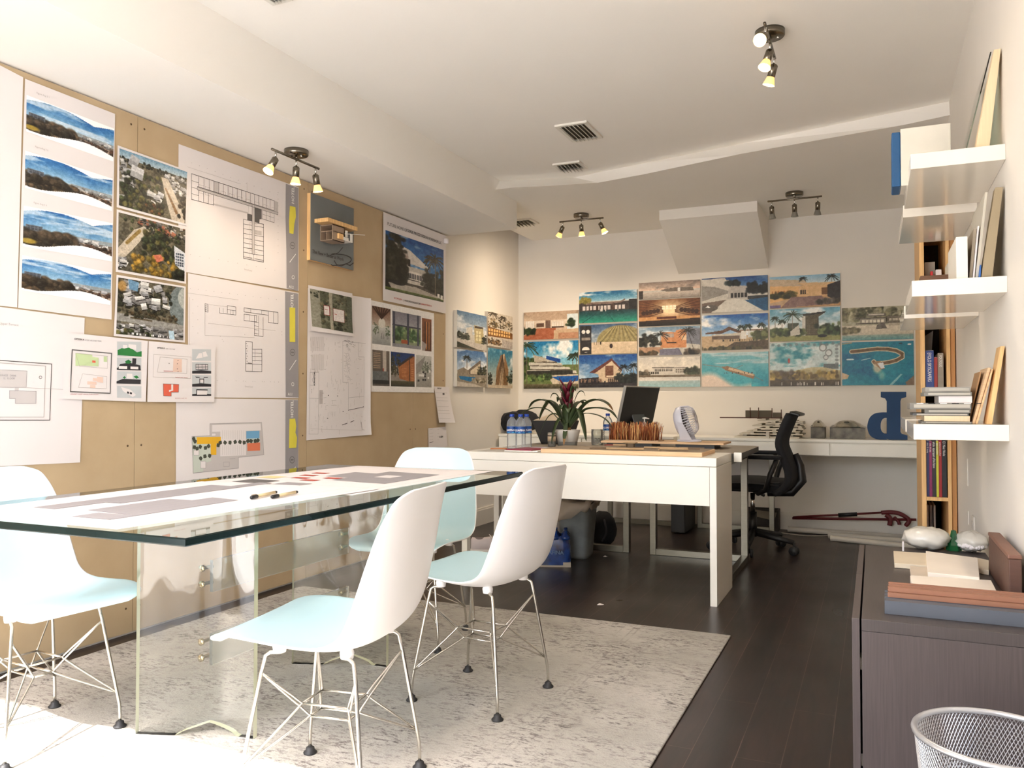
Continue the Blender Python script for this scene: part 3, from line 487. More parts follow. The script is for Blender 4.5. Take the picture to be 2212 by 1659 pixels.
@pic
def aerial_road():
    c = aerial(31); c.grad(0, .14, (110, 150, 176), (178, 196, 204)); crowns(c, 0, 1, .12, .2, 50, ((40, 46, 38),), .02); roofs(c, 0, .24, .16, .9, 24, .04); roofs(c, .66, 1, .16, .5, 40, .03); crowns(c, .02, .62, .3, 1, 110, GREENS, .045); roofs(c, .14, .3, .14, .34, 3, .08, ((216, 216, 216),)); roofs(c, .35, .6, .55, .8, 7, .04)
    c.poly([(.6, .26), (.7, .26), (.98, .86), (.98, 1), (.78, 1), (.7, .72)], (196, 184, 166)); c.poly([(.65, .44), (.68, .44), (.88, .84), (.84, .88)], (140, 108, 74)); crowns(c, .86, 1, .5, .9, 18, ((60, 48, 38), (40, 38, 32)), .03); crowns(c, .34, .6, .78, .96, 18, ((120, 84, 52), (70, 64, 44)), .04); return c.tex(30, 50, 40)
@pic
def aerial_red_roof():
    c = aerial(32); roofs(c, .3, 1, 0, .22, 60, .03, ((206, 200, 190), (186, 120, 92), (130, 126, 122))); crowns(c, 0, 1, 0, .3, 40, GREENS, .03); c.poly([(0, .62), (.22, .24), (.34, .16), (.44, .2), (.2, .6), (0, .9)], (196, 184, 164)); c.line(.12, .5, .3, .24, .03, (150, 124, 70)); crowns(c, .34, .86, .22, .7, 80, GREENS, .05); crowns(c, .2, .9, .64, 1, 60, ((150, 122, 50), (170, 134, 56), (110, 96, 48)), .05); c.poly([(.5, .62), (.62, .58), (.66, .68), (.56, .74)], (206, 120, 92)); c.poly([(.82, .36), (1, .46), (1, .86), (.84, .7)], (206, 210, 216)); c.win(.84, .48, .98, .74, 4, 5, (80, 90, 104)); crowns(c, .8, 1, .8, 1, 16, ((40, 44, 34),), .05); roofs(c, 0, .1, .7, 1, 8, .04); return c.tex(30, 50, 40)
@pic
def aerial_bay():
    c = aerial(33, 170, 150); c.mix((((c.X-1.05)/.3)**2+((c.Y-.34)/.4)**2 < 1)*1.0, (120, 130, 130)); c.mix((((c.X-1.1)/.2)**2+((c.Y-.2)/.25)**2 < 1)*.6, (206, 206, 196)); crowns(c, .0, .8, 0, .6, 120, ((52, 56, 44), (74, 74, 56), (40, 44, 38)), .035); roofs(c, .08, .72, .06, .46, 34, .055); c.poly([(.14, 0), (.3, .04), (.28, .2), (.16, .18)], (110, 150, 180)); c.ell(.06, .14, .08, .12, (180, 140, 80), .9, .4); c.poly([(0, .62), (1, .72), (1, .82), (0, .76)], (150, 148, 142)); c.line(.2, .68, .5, .7, .014, (96, 84, 62)); crowns(c, .1, .9, .56, .66, 40, ((60, 58, 44), (84, 70, 50)), .03); c.rect(0, .8, 1, 1, (128, 124, 118)); roofs(c, 0, 1, .8, .96, 40, .035); crowns(c, 0, .5, .82, 1, 16, GREENS, .04)
    for k in range(40): x = c.r.uniform(.2, .8); c.rect(x, .95, x+.012, .98, (230, 230, 230) if k % 2 else (50, 50, 54))
    c.poly([(.76, .84), (.84, .84), (.86, 1), (.78, 1)], (180, 206, 220)); return c.tex(26, 50, 40)
@pic
def aerial_two_houses():
    c = Cv(110, 120, (124, 124, 104), seed=34); f = c.fbm(8, 8); c.mix(np.clip((f-.4)*4, 0, 1), (92, 94, 76)); c.rect(0, 0, .22, 1, (150, 148, 132)); crowns(c, .24, .9, 0, 1, 60, ((80, 84, 64), (64, 68, 54), (110, 104, 80)), .06); c.rect(.43, 0, .5, 1, (166, 160, 142)); c.rect(.86, 0, 1, 1, (96, 100, 84)); crowns(c, .5, .8, .8, .96, 8, ((50, 54, 44),), .035); crowns(c, .02, .2, .04, .2, 8, ((60, 64, 50),), .03)
    for (x0, y0, x1, y1) in ((.3, .38, .42, .62), (.52, .42, .78, .74)): c.rect(x0-.012, y0-.012, x1+.012, y1+.012, (150, 40, 40)); c.rect(x0, y0, x1, y1, (222, 214, 210)); c.rect(x0+.02, y0+(y1-y0)*.4, x0+.08, y0+(y1-y0)*.46, (190, 90, 86))
    return c.tex(18, 40, 40)
def pano(seed):
    c = Cv(150, 80, (255, 255, 255), seed=seed); top = .14+.07*np.cos((c.X-.28)*4.6)**2*1.0-.06*np.abs(np.sin((c.X-.02)*3.3)); top = .18-.16*np.abs(np.sin(c.X*PI*1.18+.35))
    bot = .84+.10*np.sin(c.X*5.6+1.0); m = (c.Y > top) & (c.Y < bot); t = np.clip((c.Y-top)/.6, 0, 1)[..., None]; S = np.array((34, 104, 172))*(1-t)+np.array((176, 208, 224))*t
    d = Cv(150, 80, (0, 0, 0), seed=seed); d.a = S; d.clouds(0, 1, .75, 2.5, 7, (214, 226, 234), .52)
    d.mix(d.Y > .60, (120, 108, 96)); d.rect(.5, .52, 1, .62, (150, 160, 164)); roofs(d, .55, .95, .58, .74, 20, .03); d.poly([(.6, .66), (1, .72), (1, .95), (.86, .95)], (176, 156, 138)); d.line(.62, .68, 1, .88, .014, (92, 76, 62)); d.line(.7, .67, 1, .78, .012, (96, 78, 62)); crowns(d, .6, 1, .7, .82, 30, ((86, 62, 50), (70, 58, 50)), .03)
    crowns(d, 0, .56, .56, .9, 110, ((74, 64, 52), (92, 78, 62), (54, 50, 44), (104, 86, 66)), .06); d.rect(.03, .44, .2, .58, (104, 110, 118)); d.win(.04, .46, .19, .56, 4, 3, (70, 76, 84)); crowns(d, 0, .5, .6, .72, 30, ((60, 54, 46), (84, 72, 58)), .06); d.tex(18, 40, 20)
    if seed % 2 == 0: d.ell(.06, .84, .1, .08, (176, 150, 60), .9, .4)
    c.a = np.where(m[..., None], d.a, c.a); return c
for k in range(4): PIC['pano%d' % k] = (lambda q: (lambda: pano(40+q)))(k)
@pic
def house_render():
    c = sky(Cv(150, 130, (0, 0, 0), seed=50), .6, (26, 84, 150), (70, 132, 190), .7, 3, 4, .5); c.poly([(.12, .14), (.4, .22), (.7, .42), (.72, .48), (.3, .44), (.16, .3)], (214, 208, 200)); c.poly([(.22, .24), (.36, .28), (.38, .56), (.26, .56)], (176, 160, 150)); c.rect(.36, .38, .4, .54, (44, 46, 56)); c.poly([(.34, .54), (.9, .58), (.9, .74), (.36, .72)], (224, 218, 208)); c.win(.36, .6, .64, .72, 10, 1, (70, 70, 80)); c.rect(.3, .5, .72, .58, (196, 190, 180)); c.poly([(.2, .7), (.34, .76), (.86, .84), (.86, .96), (.2, .9)], (92, 84, 76)); c.rect(.34, .74, .86, .8, (206, 198, 188)); c.trees(0, .3, .9, .88, 70, ((26, 28, 24), (40, 42, 34), (54, 54, 44)), .08); c.trees(.66, 1, .9, .5, 40, ((34, 38, 32), (54, 56, 46)), .07); c.palm(.84, .9, .66, .2, (60, 58, 46)); c.palm(.74, .5, .24, .12, (70, 66, 54)); c.poly([(.05, .86), (.5, .84), (1, .94), (1, .98), (.1, .96)], (176, 168, 156)); c.ell(.2, .84, .12, .04, (30, 30, 34)); c.grad(.95, 1, (110, 120, 66), (60, 74, 40)); c.rect(.88, .86, .92, .93, (226, 222, 214)); c.rect(.94, .88, .98, .95, (226, 222, 214)); return c.tex(20, 30, 26)
@pic
def six_photos():
    c = Cv(210, 230, (238, 235, 232), seed=51); T = []
    def sub(x0, y0, x1, y1, f):
        w = max(8, int((x1-x0)*210)); h = max(8, int((y1-y0)*230)); d = Cv(w, h, (150, 140, 130), seed=int(x0*97+y0*31)+3); f(d); i, j = int(x0*210), int(y0*230); c.a[j:j+h, i:i+w] = d.a[:c.a[j:j+h, i:i+w].shape[0], :c.a[j:j+h, i:i+w].shape[1]]
    def hall(d):
        d.grad(0, .5, (120, 84, 66), (196, 178, 160)); d.grad(.5, 1, (206, 206, 200), (150, 152, 150)); d.ell(.52, .42, .2, .14, (222, 218, 206))
        for k in range(7): d.line(.5, .3, k/6, 0, .02, (66, 40, 30))
        d.trees(0, .3, .8, .4, 10, ((110, 120, 96),)); d.trees(.75, 1, .8, .4, 10, ((96, 110, 86),)); d.people(.2, .9, .84, 8, .16, (40, 40, 44))
    def porch(d):
        d.grad(0, .4, (130, 128, 140), (170, 168, 176)); d.rect(0, .4, 1, 1, (150, 160, 130)); d.trees(.1, .9, .85, .45, 40, ((90, 120, 80), (60, 90, 60), (150, 170, 120)), .1)
        for x in (.02, .5, .86): d.rect(x, .0, x+.07, .94, (74, 78, 96))
        d.rect(.0, .36, 1, .4, (70, 72, 90)); d.rect(.3, .78, .52, .88, (176, 92, 60)); d.rect(0, .9, 1, 1, (150, 150, 158))
    def screens(d):
        d.grad(0, 1, (150, 92, 62), (110, 70, 48))
        for k in range(5): d.rect(.3+.14*k, .1, .36+.14*k, .95, (206, 140, 84) if k % 2 else (70, 50, 44))
        d.poly([(0, .7), (.5, .8), (.3, 1), (0, 1)], (170, 160, 156))
    def shutters(d):
        d.grad(0, 1, (120, 108, 98), (92, 84, 78)); d.rect(.0, .58, .9, .84, (110, 114, 114))
        for k in range(9): d.rect(.06, .08+.05*k, .46, .1+.05*k, (186, 160, 134))
        d.rect(.6, 0, .8, .58, (196, 186, 174)); d.rect(0, .84, 1, .94, (40, 40, 42)); d.rect(.6, .5, .66, .58, (180, 70, 50))
    def barn(d):
        d.grad(0, .4, (24, 60, 120), (60, 90, 140)); d.trees(0, .4, .8, .8, 30, ((44, 50, 40), (70, 66, 46))); d.poly([(.3, .36), (.9, .06), (1, .1), (1, .9), (.34, .76)], (176, 108, 62)); d.poly([(.3, .36), (.9, .04), (.96, .08), (.34, .42)], (70, 56, 50)); d.rect(.76, .18, .8, .9, (92, 56, 40)); d.win(.82, .3, .98, .9, 1, 9, (206, 140, 90), .4); d.win(.36, .44, .74, .72, 1, 7, (200, 132, 78), .5); d.grad(.84, 1, (92, 86, 60), (54, 52, 40))
    def seats(d):
        d.grad(0, 1, (196, 196, 190), (150, 146, 138)); d.trees(.4, 1, .6, .5, 30, ((120, 126, 108), (84, 92, 78))); d.poly([(0, .3), (.6, .0), (.3, .5), (0, .6)], (150, 146, 140))
        for k in range(12): x = d.r.uniform(.05, .95); y = d.r.uniform(.5, .9); d.rect(x-.06, y-.05, x+.06, y+.02, (54, 52, 52) if k % 2 else (226, 224, 220))
    sub(.02, .06, .29, .48, hall); sub(.31, .07, .77, .48, porch); sub(.79, .09, .96, .49, screens); sub(.02, .54, .27, .94, shutters); sub(.29, .54, .67, .94, barn); sub(.69, .55, .96, .94, seats); return c
def grid_print(b, fn, name, mi):
    """adds a painted grid; fn(u,v) with v downwards; returns colours for the vertices appended last"""
    a = PIC[name]().out(); h, w = a.shape[:2]
    us = np.linspace(0, 1, w); vs = np.linspace(0, 1, h); V = np.array([fn(u, v) for v in vs for u in us])
    i, j = np.meshgrid(np.arange(w-1), np.arange(h-1)); q = (j*w+i).ravel()
    b.add(V, np.stack([q+w, q+w+1, q+1, q], 1).tolist(), mi, True); return lin(a.reshape(-1, 3))
def set_colors(ob, n_before, cols):
    me = ob.data; ca = me.color_attributes.new('Col', 'FLOAT_COLOR', 'POINT'); A = np.ones((len(me.vertices), 4), np.float32); A[n_before:n_before+len(cols), :3] = cols; ca.data.foreach_set('color', A.ravel())
# ================================================================== PRINTS ON THE BACK WALL AND THE SIDE WALL BEYOND THE BOARDS
print_m = attr_mat('printed_board', 0.4); board_edge = mat('board_edge', (206, 200, 190), .6)
def wall_print(px, pic_name, label, side=False, vsk=None):
    x0, x1, y0, y1 = px[:4]; T = .018; b = MB()
    if not side:
        Y = YB-T-.004; a = ony(x0, (y0+y1)/2, Y)[0]; c = ony(x1, (y0+y1)/2, Y)[0]; xm = (x0+x1)/2; zt = ony(xm, y0, Y)[2]; zb = ony(xm, y1, Y)[2]
        b.o = np.array([(a+c)/2, Y, zb]); b.box((a, Y, zb), (c, YB, zt)); fn = lambda u, v: (a+(c-a)*u, Y-.0006, zt+(zb-zt)*v)
    else:
        X = XL+T+.012; pa = onx(x0, y0, X); pc = onx(x1, px[4], X); zt = (pa[2]+pc[2])/2; zb = (onx(x0, y1, X)[2]+onx(x1, px[5], X)[2])/2; a, c = pa[1], pc[1]
        b.o = np.array([X, (a+c)/2, zb]); b.box((XL, a, zb), (X, c, zt)); fn = lambda u, v: (X+.0006, a+(c-a)*u, zt+(zb-zt)*v)
    n = 8; cols = grid_print(b, fn, pic_name, 1); o = b.build('wall_print', [board_edge, print_m]); set_colors(o, n, cols)
    return tag(o, label, 'picture', 'mounted renderings on the white walls')
for px, nm, lb in (
    ((1131.4, 1249, 672.5, 732.5), 'lobby', 'mounted print of a terracotta floored interior, upper one of the leftmost back wall column'),
    ((1131.4, 1249, 737, 839.5), 'resort_curves', 'mounted print of a curved terraced hotel with a blue roof, behind the bromeliad'),
    ((1251, 1376, 628.5, 696), 'pool_pavilion', 'mounted print of a flat roofed pavilion above a turquoise pool'),
    ((1251, 1376, 700, 764), 'beach_dome', 'mounted print of a brown shell dome on sand with a dark side panel'),
    ((1251, 1376, 766, 837), 'gable_house', 'mounted print of a gabled pink brown house under deep blue sky'),
    ((1380, 1512.5, 607.7, 643.5), 'misty_shore', 'narrow mounted print of a misty grey and peach shore, topmost in its column'),
    ((1380, 1512.5, 646, 703), 'theatre_hall', 'mounted print of a glowing amber theatre hall'),
    ((1380, 1512.5, 706, 767), 'ochre_court', 'mounted print of an orange walled courtyard with leaning palm'),
    ((1380, 1512.5, 771, 836), 'white_villa_shore', 'mounted print of a long pale waterfront villa under cream clouds'),
    ((1516, 1658.5, 598, 673.5), 'courtyard_pool', 'mounted print of a grey white courtyard with a paved path beside a dark pool'),
    ((1516, 1659, 679, 755.5), 'beach_club', 'mounted print of a brown roofed beach club under white clouds'),
    ((1516, 1660, 761, 835), 'lagoon_jetty', 'mounted aerial print of a long jetty building in a turquoise lagoon'),
    ((1663, 1815, 594.5, 663), 'timber_terrace', 'mounted print of a warm timber terrace with roof overhang'),
    ((1663, 1815, 666, 736), 'leaning_block', 'mounted print of an olive tower block among palms'),
    ((1663, 1815, 739, 834), 'reef_section', 'mounted print of a teal plan drawing above a brown reef section'),
    ((1819, 1973, 662.5, 734), 'forest_house', 'mounted print of a low house before pale woodland and sand'),
    ((1819, 1974, 738, 832), 'island_curve', 'mounted aerial print of a hook shaped island in teal sea')):
    wall_print(px, nm, lb)
for px, nm, lb in (
    ((987.3, 1051, 670, 750, 683, 757), 'white_cube_house', 'upper left of four mounted prints on the side wall, two pale box houses'),
    ((1053.7, 1107, 672.5, 748, 684, 753), 'golden_terrace', 'upper right of four mounted prints on the side wall, golden lit terrace with palms'),
    ((987.3, 1051, 755, 834.5, 760, 837), 'gable_pool', 'lower left of four mounted prints on the side wall, peaked house beside a blue pool'),
    ((1053.7, 1107, 752, 838, 757, 838.5), 'twisted_tower', 'lower right of four mounted prints on the side wall, brown pointed tower')):
    wall_print(px, nm, lb, True)
# ================================================================== SHEETS ON THE FIBREBOARD
INKS = [paper_m, ink_m, ink_l, grey_fill, grey_dk, grey_blk, white_ink, yel_m]
class Sheet:
    """paper lying on a plane; everything on it is drawn at photo points taken back to that plane"""
    def __init__(s, axis, val, quad, layer=0.0025, curl=None, nu=14, nv=12):
        s.ax, s.val, s.base = axis, val, layer; s.b = MB(); s.curl = curl; s.q = [s.w(p) for p in quad]
        c = sum(s.q)/4; s.b.o = np.array([c[0], c[1], min(p[2] for p in s.q)])
        s.b.grid(lambda u, v: s.uv(u, v), nu, nv, 0); s.extra = []; s.print = None
    def w(s, p): return onx(p[0], p[1], s.val+s.base) if s.ax == 'x' else onz(p[0], p[1], s.val+s.base)
    def off(s, P, d):
        P = np.array(P, float); P[0 if s.ax == 'x' else 2] += d; return P
    def uv(s, u, v, d=0.0):
        a, b, c, e = s.q; P = (a*(1-u)+b*u)*(1-v)+(e*(1-u)+c*u)*v
        return s.off(P, d+(s.curl(u, v) if s.curl else 0))
    def inv(s, p):
        P = s.w(p); k = 1 if s.ax == 'x' else 0; l = 2 if s.ax == 'x' else 1; a, b_, c, e = s.q; u = v = .5
        for _ in range(8):
            lo = a*(1-v)+e*v; hi = b_*(1-v)+c*v; u = (P[k]-lo[k])/(hi[k]-lo[k]); t = a*(1-u)+b_*u; bo = e*(1-u)+c*u; v = (P[l]-t[l])/(bo[l]-t[l])
        return np.array([u, v])
    def px(s, p, d): # photo point -> on the sheet (follows the curl through its u,v)
        P = s.w(p)
        if s.curl:
            u, v = s.inv(p)
            P = s.off(P, s.curl(min(max(u, 0), 1), min(max(v, 0), 1)))
        return s.off(P, d)
    def line(s, pts, w=.0022, mi=1, closed=False, d=.0014):
        Q = list(pts)+([pts[0]] if closed else [])
        for a, b in zip(Q[:-1], Q[1:]):
            n = 1 if not s.curl else max(1, int(math.hypot(b[0]-a[0], b[1]-a[1])/18))
            for k in range(n):
                p = s.px((a[0]+(b[0]-a[0])*k/n, a[1]+(b[1]-a[1])*k/n), d); q = s.px((a[0]+(b[0]-a[0])*(k+1)/n, a[1]+(b[1]-a[1])*(k+1)/n), d)
                t = q-p; L = np.linalg.norm(t)
                if L < 1e-6: continue
                nn = np.array([1.0, 0, 0]) if s.ax == 'x' else np.array([0, 0, 1.0]); m = np.cross(nn, t/L)*w/2; e = t/L*w/2
                s.b.quad(p-m-e, q-m+e, q+m+e, p+m-e, mi)
        return s
    def fill(s, pts, mi=3, d=.0009): s.b.add([s.px(p, d) for p in pts], [tuple(range(len(pts)))], mi); return s
    def rect(s, x0, y0, x1, y1, mi=1, w=.0018): return s.line([(x0, y0), (x1, y0), (x1, y1), (x0, y1)], w, mi, True)
    def specks(s, pts, r=.5, mi=2):
        for x, y in pts: s.fill([(x-r, y-r), (x+r*1.6, y-r), (x+r*1.6, y+r), (x-r, y+r)], mi, .0012)
        return s
    def text(s, body, p, size, mi=1, vert=False, align='LEFT', bold=0.0, rot=0.0, d=.0018, sx=1.0):
        o = s.px(p, d); c, q = math.cos(rot), math.sin(rot)
        if s.ax == 'x':
            fn = (lambda x, y: o+np.array([0, -y, x])) if vert else (lambda x, y: o+np.array([0, (x*c-y*q)*sx, x*q+y*c]))
        else: fn = lambda x, y: o+np.array([-y*q+x*c, x*q+y*c, 0])
        s.b.text(body, fn, size, mi, align, bold); return s
    def picture(s, name, quad):
        P = [s.inv(p) for p in quad]
        def fn(u, v): k = (P[0]*(1-u)+P[1]*u)*(1-v)+(P[3]*(1-u)+P[2]*u)*v; return s.uv(k[0], k[1], .0011)
        n0 = sum(len(a) for a in s.b.v); s.print = s.print or []; s.print.append((n0, grid_print(s.b, fn, name, len(INKS)+len(s.extra)))); return s
    def mats(s): return INKS+s.extra+([print_m] if s.print else [])
    def done(s, name, label, cat, group=None):
        o = s.b.build(name, s.mats())
        if s.print:
            me = o.data; ca = me.color_attributes.new('Col', 'FLOAT_COLOR', 'POINT'); A = np.ones((len(me.vertices), 4), np.float32)
            for n0, cols in s.print: A[n0:n0+len(cols), :3] = cols
            ca.data.foreach_set('color', A.ravel())
        return tag(o, label, cat, group)
c2 = lambda x, y: (.3014*x, 500+.3014*y)
c3 = lambda x, y: (370+.2411*x, 300+.2411*y)
c4 = lambda x, y: (370+.229*x, 680+.229*y)
c6 = lambda x, y: (640+.229*x, 600+.229*y)
def M_(f, *pts): return [f(*p) for p in pts]
def wob(a, ph): return lambda u, v: .15*a*(.5+.5*math.sin(u*5+ph))*(.5+.5*math.cos(v*4+ph*2))
WG = 'sheets pinned on the fibreboard wall'
# A: blank sheet at the frame's left edge, A2: site plan sheet
s = Sheet('x', XB, [(-60, 110), (50, 167), (37, 664), (-60, 655)], curl=wob(.004, 1)); s.done('drawing_sheet', 'blank white sheet at the far left edge above the site plan', 'paper', WG)
s = Sheet('x', XB, [(-60, 655), (183, 687), (173, 999), (-60, 1010)], curl=wob(.003, 2))
s.line(M_(c2, (-60, 920), (368, 950), (355, 1352), (-60, 1352)), .0028, 1); s.line(M_(c2, (-60, 938), (325, 964), (313, 1330), (-60, 1330)), .0022, 2)
s.fill(M_(c2, (-60, 990), (192, 1000), (186, 1118), (-60, 1116)), 3); s.fill(M_(c2, (105, 1120), (134, 1121), (132, 1142), (105, 1142)), 3); s.fill(M_(c2, (66, 1140), (258, 1146), (255, 1233), (108, 1232), (108, 1198), (66, 1198)), 3)
s.line(M_(c2, (-60, 990), (192, 1000), (186, 1118), (-60, 1116)), .0014, 4); s.line(M_(c2, (66, 1140), (258, 1146), (255, 1233), (108, 1232), (108, 1198), (66, 1198)), .0014, 4, True); s.line(M_(c2, (190, 1120), (450, 1132)), .0014, 2)
s.line([(87+3*math.cos(t), 815+3*math.sin(t)) for t in np.linspace(0, 2*PI, 10)], .0016, 1); s.text('Upper Terrace', c2(-8, 666), .0125, 2); s.text('TERRACE   DRIVE', c2(-20, 1036), .0095, 4); s.text('LL  FLOOR', c2(22, 1058), .0095, 4)
s.done('drawing_sheet', 'white site plan sheet with grey building blocks at the lower left of the board wall', 'paper', WG)
# B: sheet of four panoramas
s = Sheet('x', XB, [(54, 170), (248.6, 246), (241, 690.5), (39, 665)], layer=.004, curl=wob(.004, .3))
for k, q in enumerate(([(57, 210), (246.5, 283), (244, 344), (56, 279)], [(54, 330), (243, 391), (241, 451), (54, 401)], [(51, 449), (243, 487), (241, 560), (49, 527)], [(48, 556), (240, 594), (238, 654), (46, 622)])):
    d = 12; q = [(q[0][0], q[0][1]-d*.4), (q[1][0], q[1][1]-d*.4), (q[2][0], q[2][1]+d*.4), (q[3][0], q[3][1]+d*.4)]; s.picture('pano%d' % k, q)
s.text('Figure Aug 3 1', (78, 202), .0095, 2); s.text('Figure Aug 3 2', (75, 318), .0095, 2); s.text('Figure Aug 3 3', (72, 439), .0095, 2)
s.done('panorama_sheet', 'tall white sheet with four curved blue sky panoramas', 'paper', WG)
# C: three aerial photographs
for q, nm, lb in (([(254, 313.6), (408, 369.6), (403.5, 488), (252, 447.6)], 'aerial_road', 'topmost of three aerial photos, wide road at its right'), ([(252, 452), (404, 493), (401.8, 613), (250, 587)], 'aerial_red_roof', 'middle of three aerial photos, red roof among autumn trees'), ([(251.7, 593.4), (401, 619), (399.4, 740), (245.6, 726)], 'aerial_bay', 'lowest of three aerial photos, grey bay at its right')):
    s = Sheet('x', XB, q, layer=.006, curl=wob(.003, q[0][1])); a, b_, c, d = [np.array(p) for p in q]; f = lambda u, v: tuple((a*(1-u)+b_*u)*(1-v)+(d*(1-u)+c*u)*v)
    s.picture(nm, [f(.025, .04), f(.975, .03), f(.975, .965), f(.03, .96)]); s.done('aerial_photo', lb, 'photo', 'aerial photographs on the board wall')
# D1: plan A1.2
def title_strip(s, q, yel, hotel, circ, sl, ring, code):
    s.fill(q, 4, .0008); s.fill(yel, 7, .002); s.text('HOTEL', hotel, .031, 6, True, bold=.0006)
    s.line([(circ[0]+5.2*math.cos(t), circ[1]+7*math.sin(t)) for t in np.linspace(0, 2*PI, 18)], .003, 5); s.text('PDW', (circ[0], circ[1]+1.5), .010, 5, align='CENTER', bold=.0006); s.line(sl, .004, 6)
    if ring: s.line([(ring[0]+2.6*math.cos(t), ring[1]+3.6*math.sin(t)) for t in np.linspace(0, 2*PI, 14)], .003, 6)
    if code: s.text(code[0], code[1], .021, 6, bold=.0004)
s = Sheet('x', XB, [(385.7, 310.8), (645.4, 404.9), (644.9, 628.4), (385, 585)], layer=.003, curl=wob(.003, 4))
L = lambda u, dy: c3(u, 312+(u-180)*.327+dy*(1-.09*(u-180)/740))
def pl(*uv): return [L(*p) for p in uv]
s.line(pl((180, 0), (920, 0)), .0026); s.line(pl((232, 98), (920, 98)), .0022); s.fill(pl((230, 104), (955, 104), (955, 128), (230, 128))); s.line(pl((230, 104), (955, 104), (955, 128), (230, 128)), .0016, 1, True)
s.fill(pl((378, 4), (424, 4), (424, 98), (378, 98))); s.fill(pl((922, 0), (957, 0), (957, 104), (922, 104)))
for u in (180, 244, 290, 338, 380, 424, 464, 506, 548, 588, 628, 668, 706, 744, 782, 818, 850, 884, 920): s.line(pl((u, 0), (u, 98 if u > 200 else 230)), .002)
for u in range(424, 900, 76): s.line(pl((u+18, 98), (u+18, 70), (u+62, 70), (u+62, 98)), .0012, 2)
for u in (244, 300): s.line(pl((u+2, 98), (u+2, 76), (u+46, 76), (u+46, 98)), .0012, 2)
s.line(pl((180, 62), (244, 62)), .0016); s.line(pl((180, 120), (232, 120)), .0016); s.line(pl((180, 178), (244, 178)), .0016); s.line(pl((180, 230), (375, 222)), .0024)
for u in (244, 288, 330, 375): s.line(pl((u, 128), (u, 226)), .002)
for u in (250, 304): s.line(pl((u, 128), (u, 150), (u+40, 150), (u+40, 128)), .0012, 2)
s.fill(pl((375, 206), (690, 192), (690, 206), (375, 222))); s.line(pl((690, 190), (690, 120)), .0012, 2)
for u in (812, 848, 884, 920): s.line(pl((u, 128), (u, 214)), .0018)
s.line(pl((812, 214), (920, 216)), .0022); s.line(pl((812, 168), (920, 170)), .0012)
s.fill(M_(c3, (745, 612), (808, 632), (808, 720), (790, 720), (788, 756), (745, 744)), 5); s.fill(M_(c3, (680, 668), (722, 680), (722, 736), (680, 726)), 5)
s.line(M_(c3, (645, 720), (722, 738)), .002); s.line(M_(c3, (645, 720), (645, 1070), (825, 1105), (825, 765), (745, 752)), .0026); s.fill(M_(c3, (722, 590), (745, 596), (745, 1036), (722, 1031))); s.line(M_(c3, (722, 590), (722, 1031), (745, 1036), (745, 596)), .0018); s.line(M_(c3, (735, 1036), (735, 1088)), .0018)
s.fill(M_(c3, (745, 815), (808, 828), (808, 866), (745, 856)))
for k in range(8): y = 762+42*k; s.line(M_(c3, (645, y), (722, y+14)), .002) if k != 20 else None; (s.line(M_(c3, (745, y+18), (825, y+33)), .002) if k not in (1,) else None)
for k in range(4): y = 752+84*k; s.line(M_(c3, (722, y), (702, y-4), (702, y+58), (722, y+62)), .0012, 2); s.line(M_(c3, (745, y+10), (766, y+14), (766, y+76), (745, y+72)), .0012, 2)
s.specks(M_(c3, *[(180+70*k, 215+26*k) for k in range(12)], *[(170+84*k, 1036+26*k*.6) for k in range(10)], *[(955, 480+60*k) for k in range(10)])); s.line(M_(c3, (140, 250), (620, 405)), .001, 2); s.line(M_(c3, (676, 390), (676, 470)), .001, 2); s.text('Second Level', c3(650, 1172), .011, 2, rot=-.03)
title_strip(s, M_(c3, (1025, 402), (1137, 440), (1135, 1366), (1032, 1338), (1030, 1000), (1022, 700)), M_(c3, (1060, 600), (1110, 612), (1114, 700), (1100, 760), (1092, 852), (1056, 845), (1052, 740)), c3(1098, 586), c3(1084, 956), M_(c3, (1060, 1104), (1112, 1034)), c3(1090, 1240), ('A1.2', c3(1052, 1334)))
s.done('plan_sheet', 'upper plan sheet with grey strip ending A1.2', 'paper', 'hotel plan sheets on the board wall')
# D2: plan A1.1
s = Sheet('x', XB, [(406, 590), (645, 632.7), (644.8, 860.3), (406, 858)], layer=.003, curl=wob(.003, 5))
s.line(M_(c3, (300, 1476), (328, 1482), (328, 1552), (302, 1547)), .002, 1, True)
for k in range(3): s.line(M_(c3, (302, 1494+18*k), (328, 1500+18*k)), .0016)
s.line(M_(c3, (140, 1380), (600, 1443)), .0012, 2); s.line(M_(c3, (160, 1420), (160, 1850)), .0014, 2)
s.line(M_(c3, (430, 1514), (430, 1560), (576, 1578), (576, 1506), (500, 1494), (500, 1562)), .002); s.line(M_(c3, (500, 1530), (576, 1540)), .0018); s.line(M_(c3, (462, 1520), (462, 1564)), .0016); s.line(M_(c3, (530, 1534), (530, 1572)), .0016); s.line(M_(c3, (552, 1540), (552, 1576)), .0016); s.line(M_(c3, (335, 1484), (500, 1505)), .001, 2)
s.line(M_(c3, (650, 1514), (955, 1554), (955, 1656), (868, 1645), (868, 1548)), .0024); s.line(M_(c3, (650, 1514), (650, 1550), (868, 1580)), .0022); s.line(M_(c3, (914, 1550), (914, 1652)), .0018); s.line(M_(c3, (710, 1524), (710, 1556)), .0016); s.line(M_(c3, (806, 1536), (806, 1570)), .0016)
s.line(M_(c3, (650, 1570), (762, 1584), (762, 1640), (650, 1628)), .0022, 1, True); s.line(M_(c3, (696, 1576), (696, 1632)), .0016); s.line(M_(c3, (742, 1582), (742, 1760), (820, 1772), (820, 1600)), .0022)
for k in range(4): s.line(M_(c3, (742, 1640+34*k), (780, 1646+34*k)), .0016)
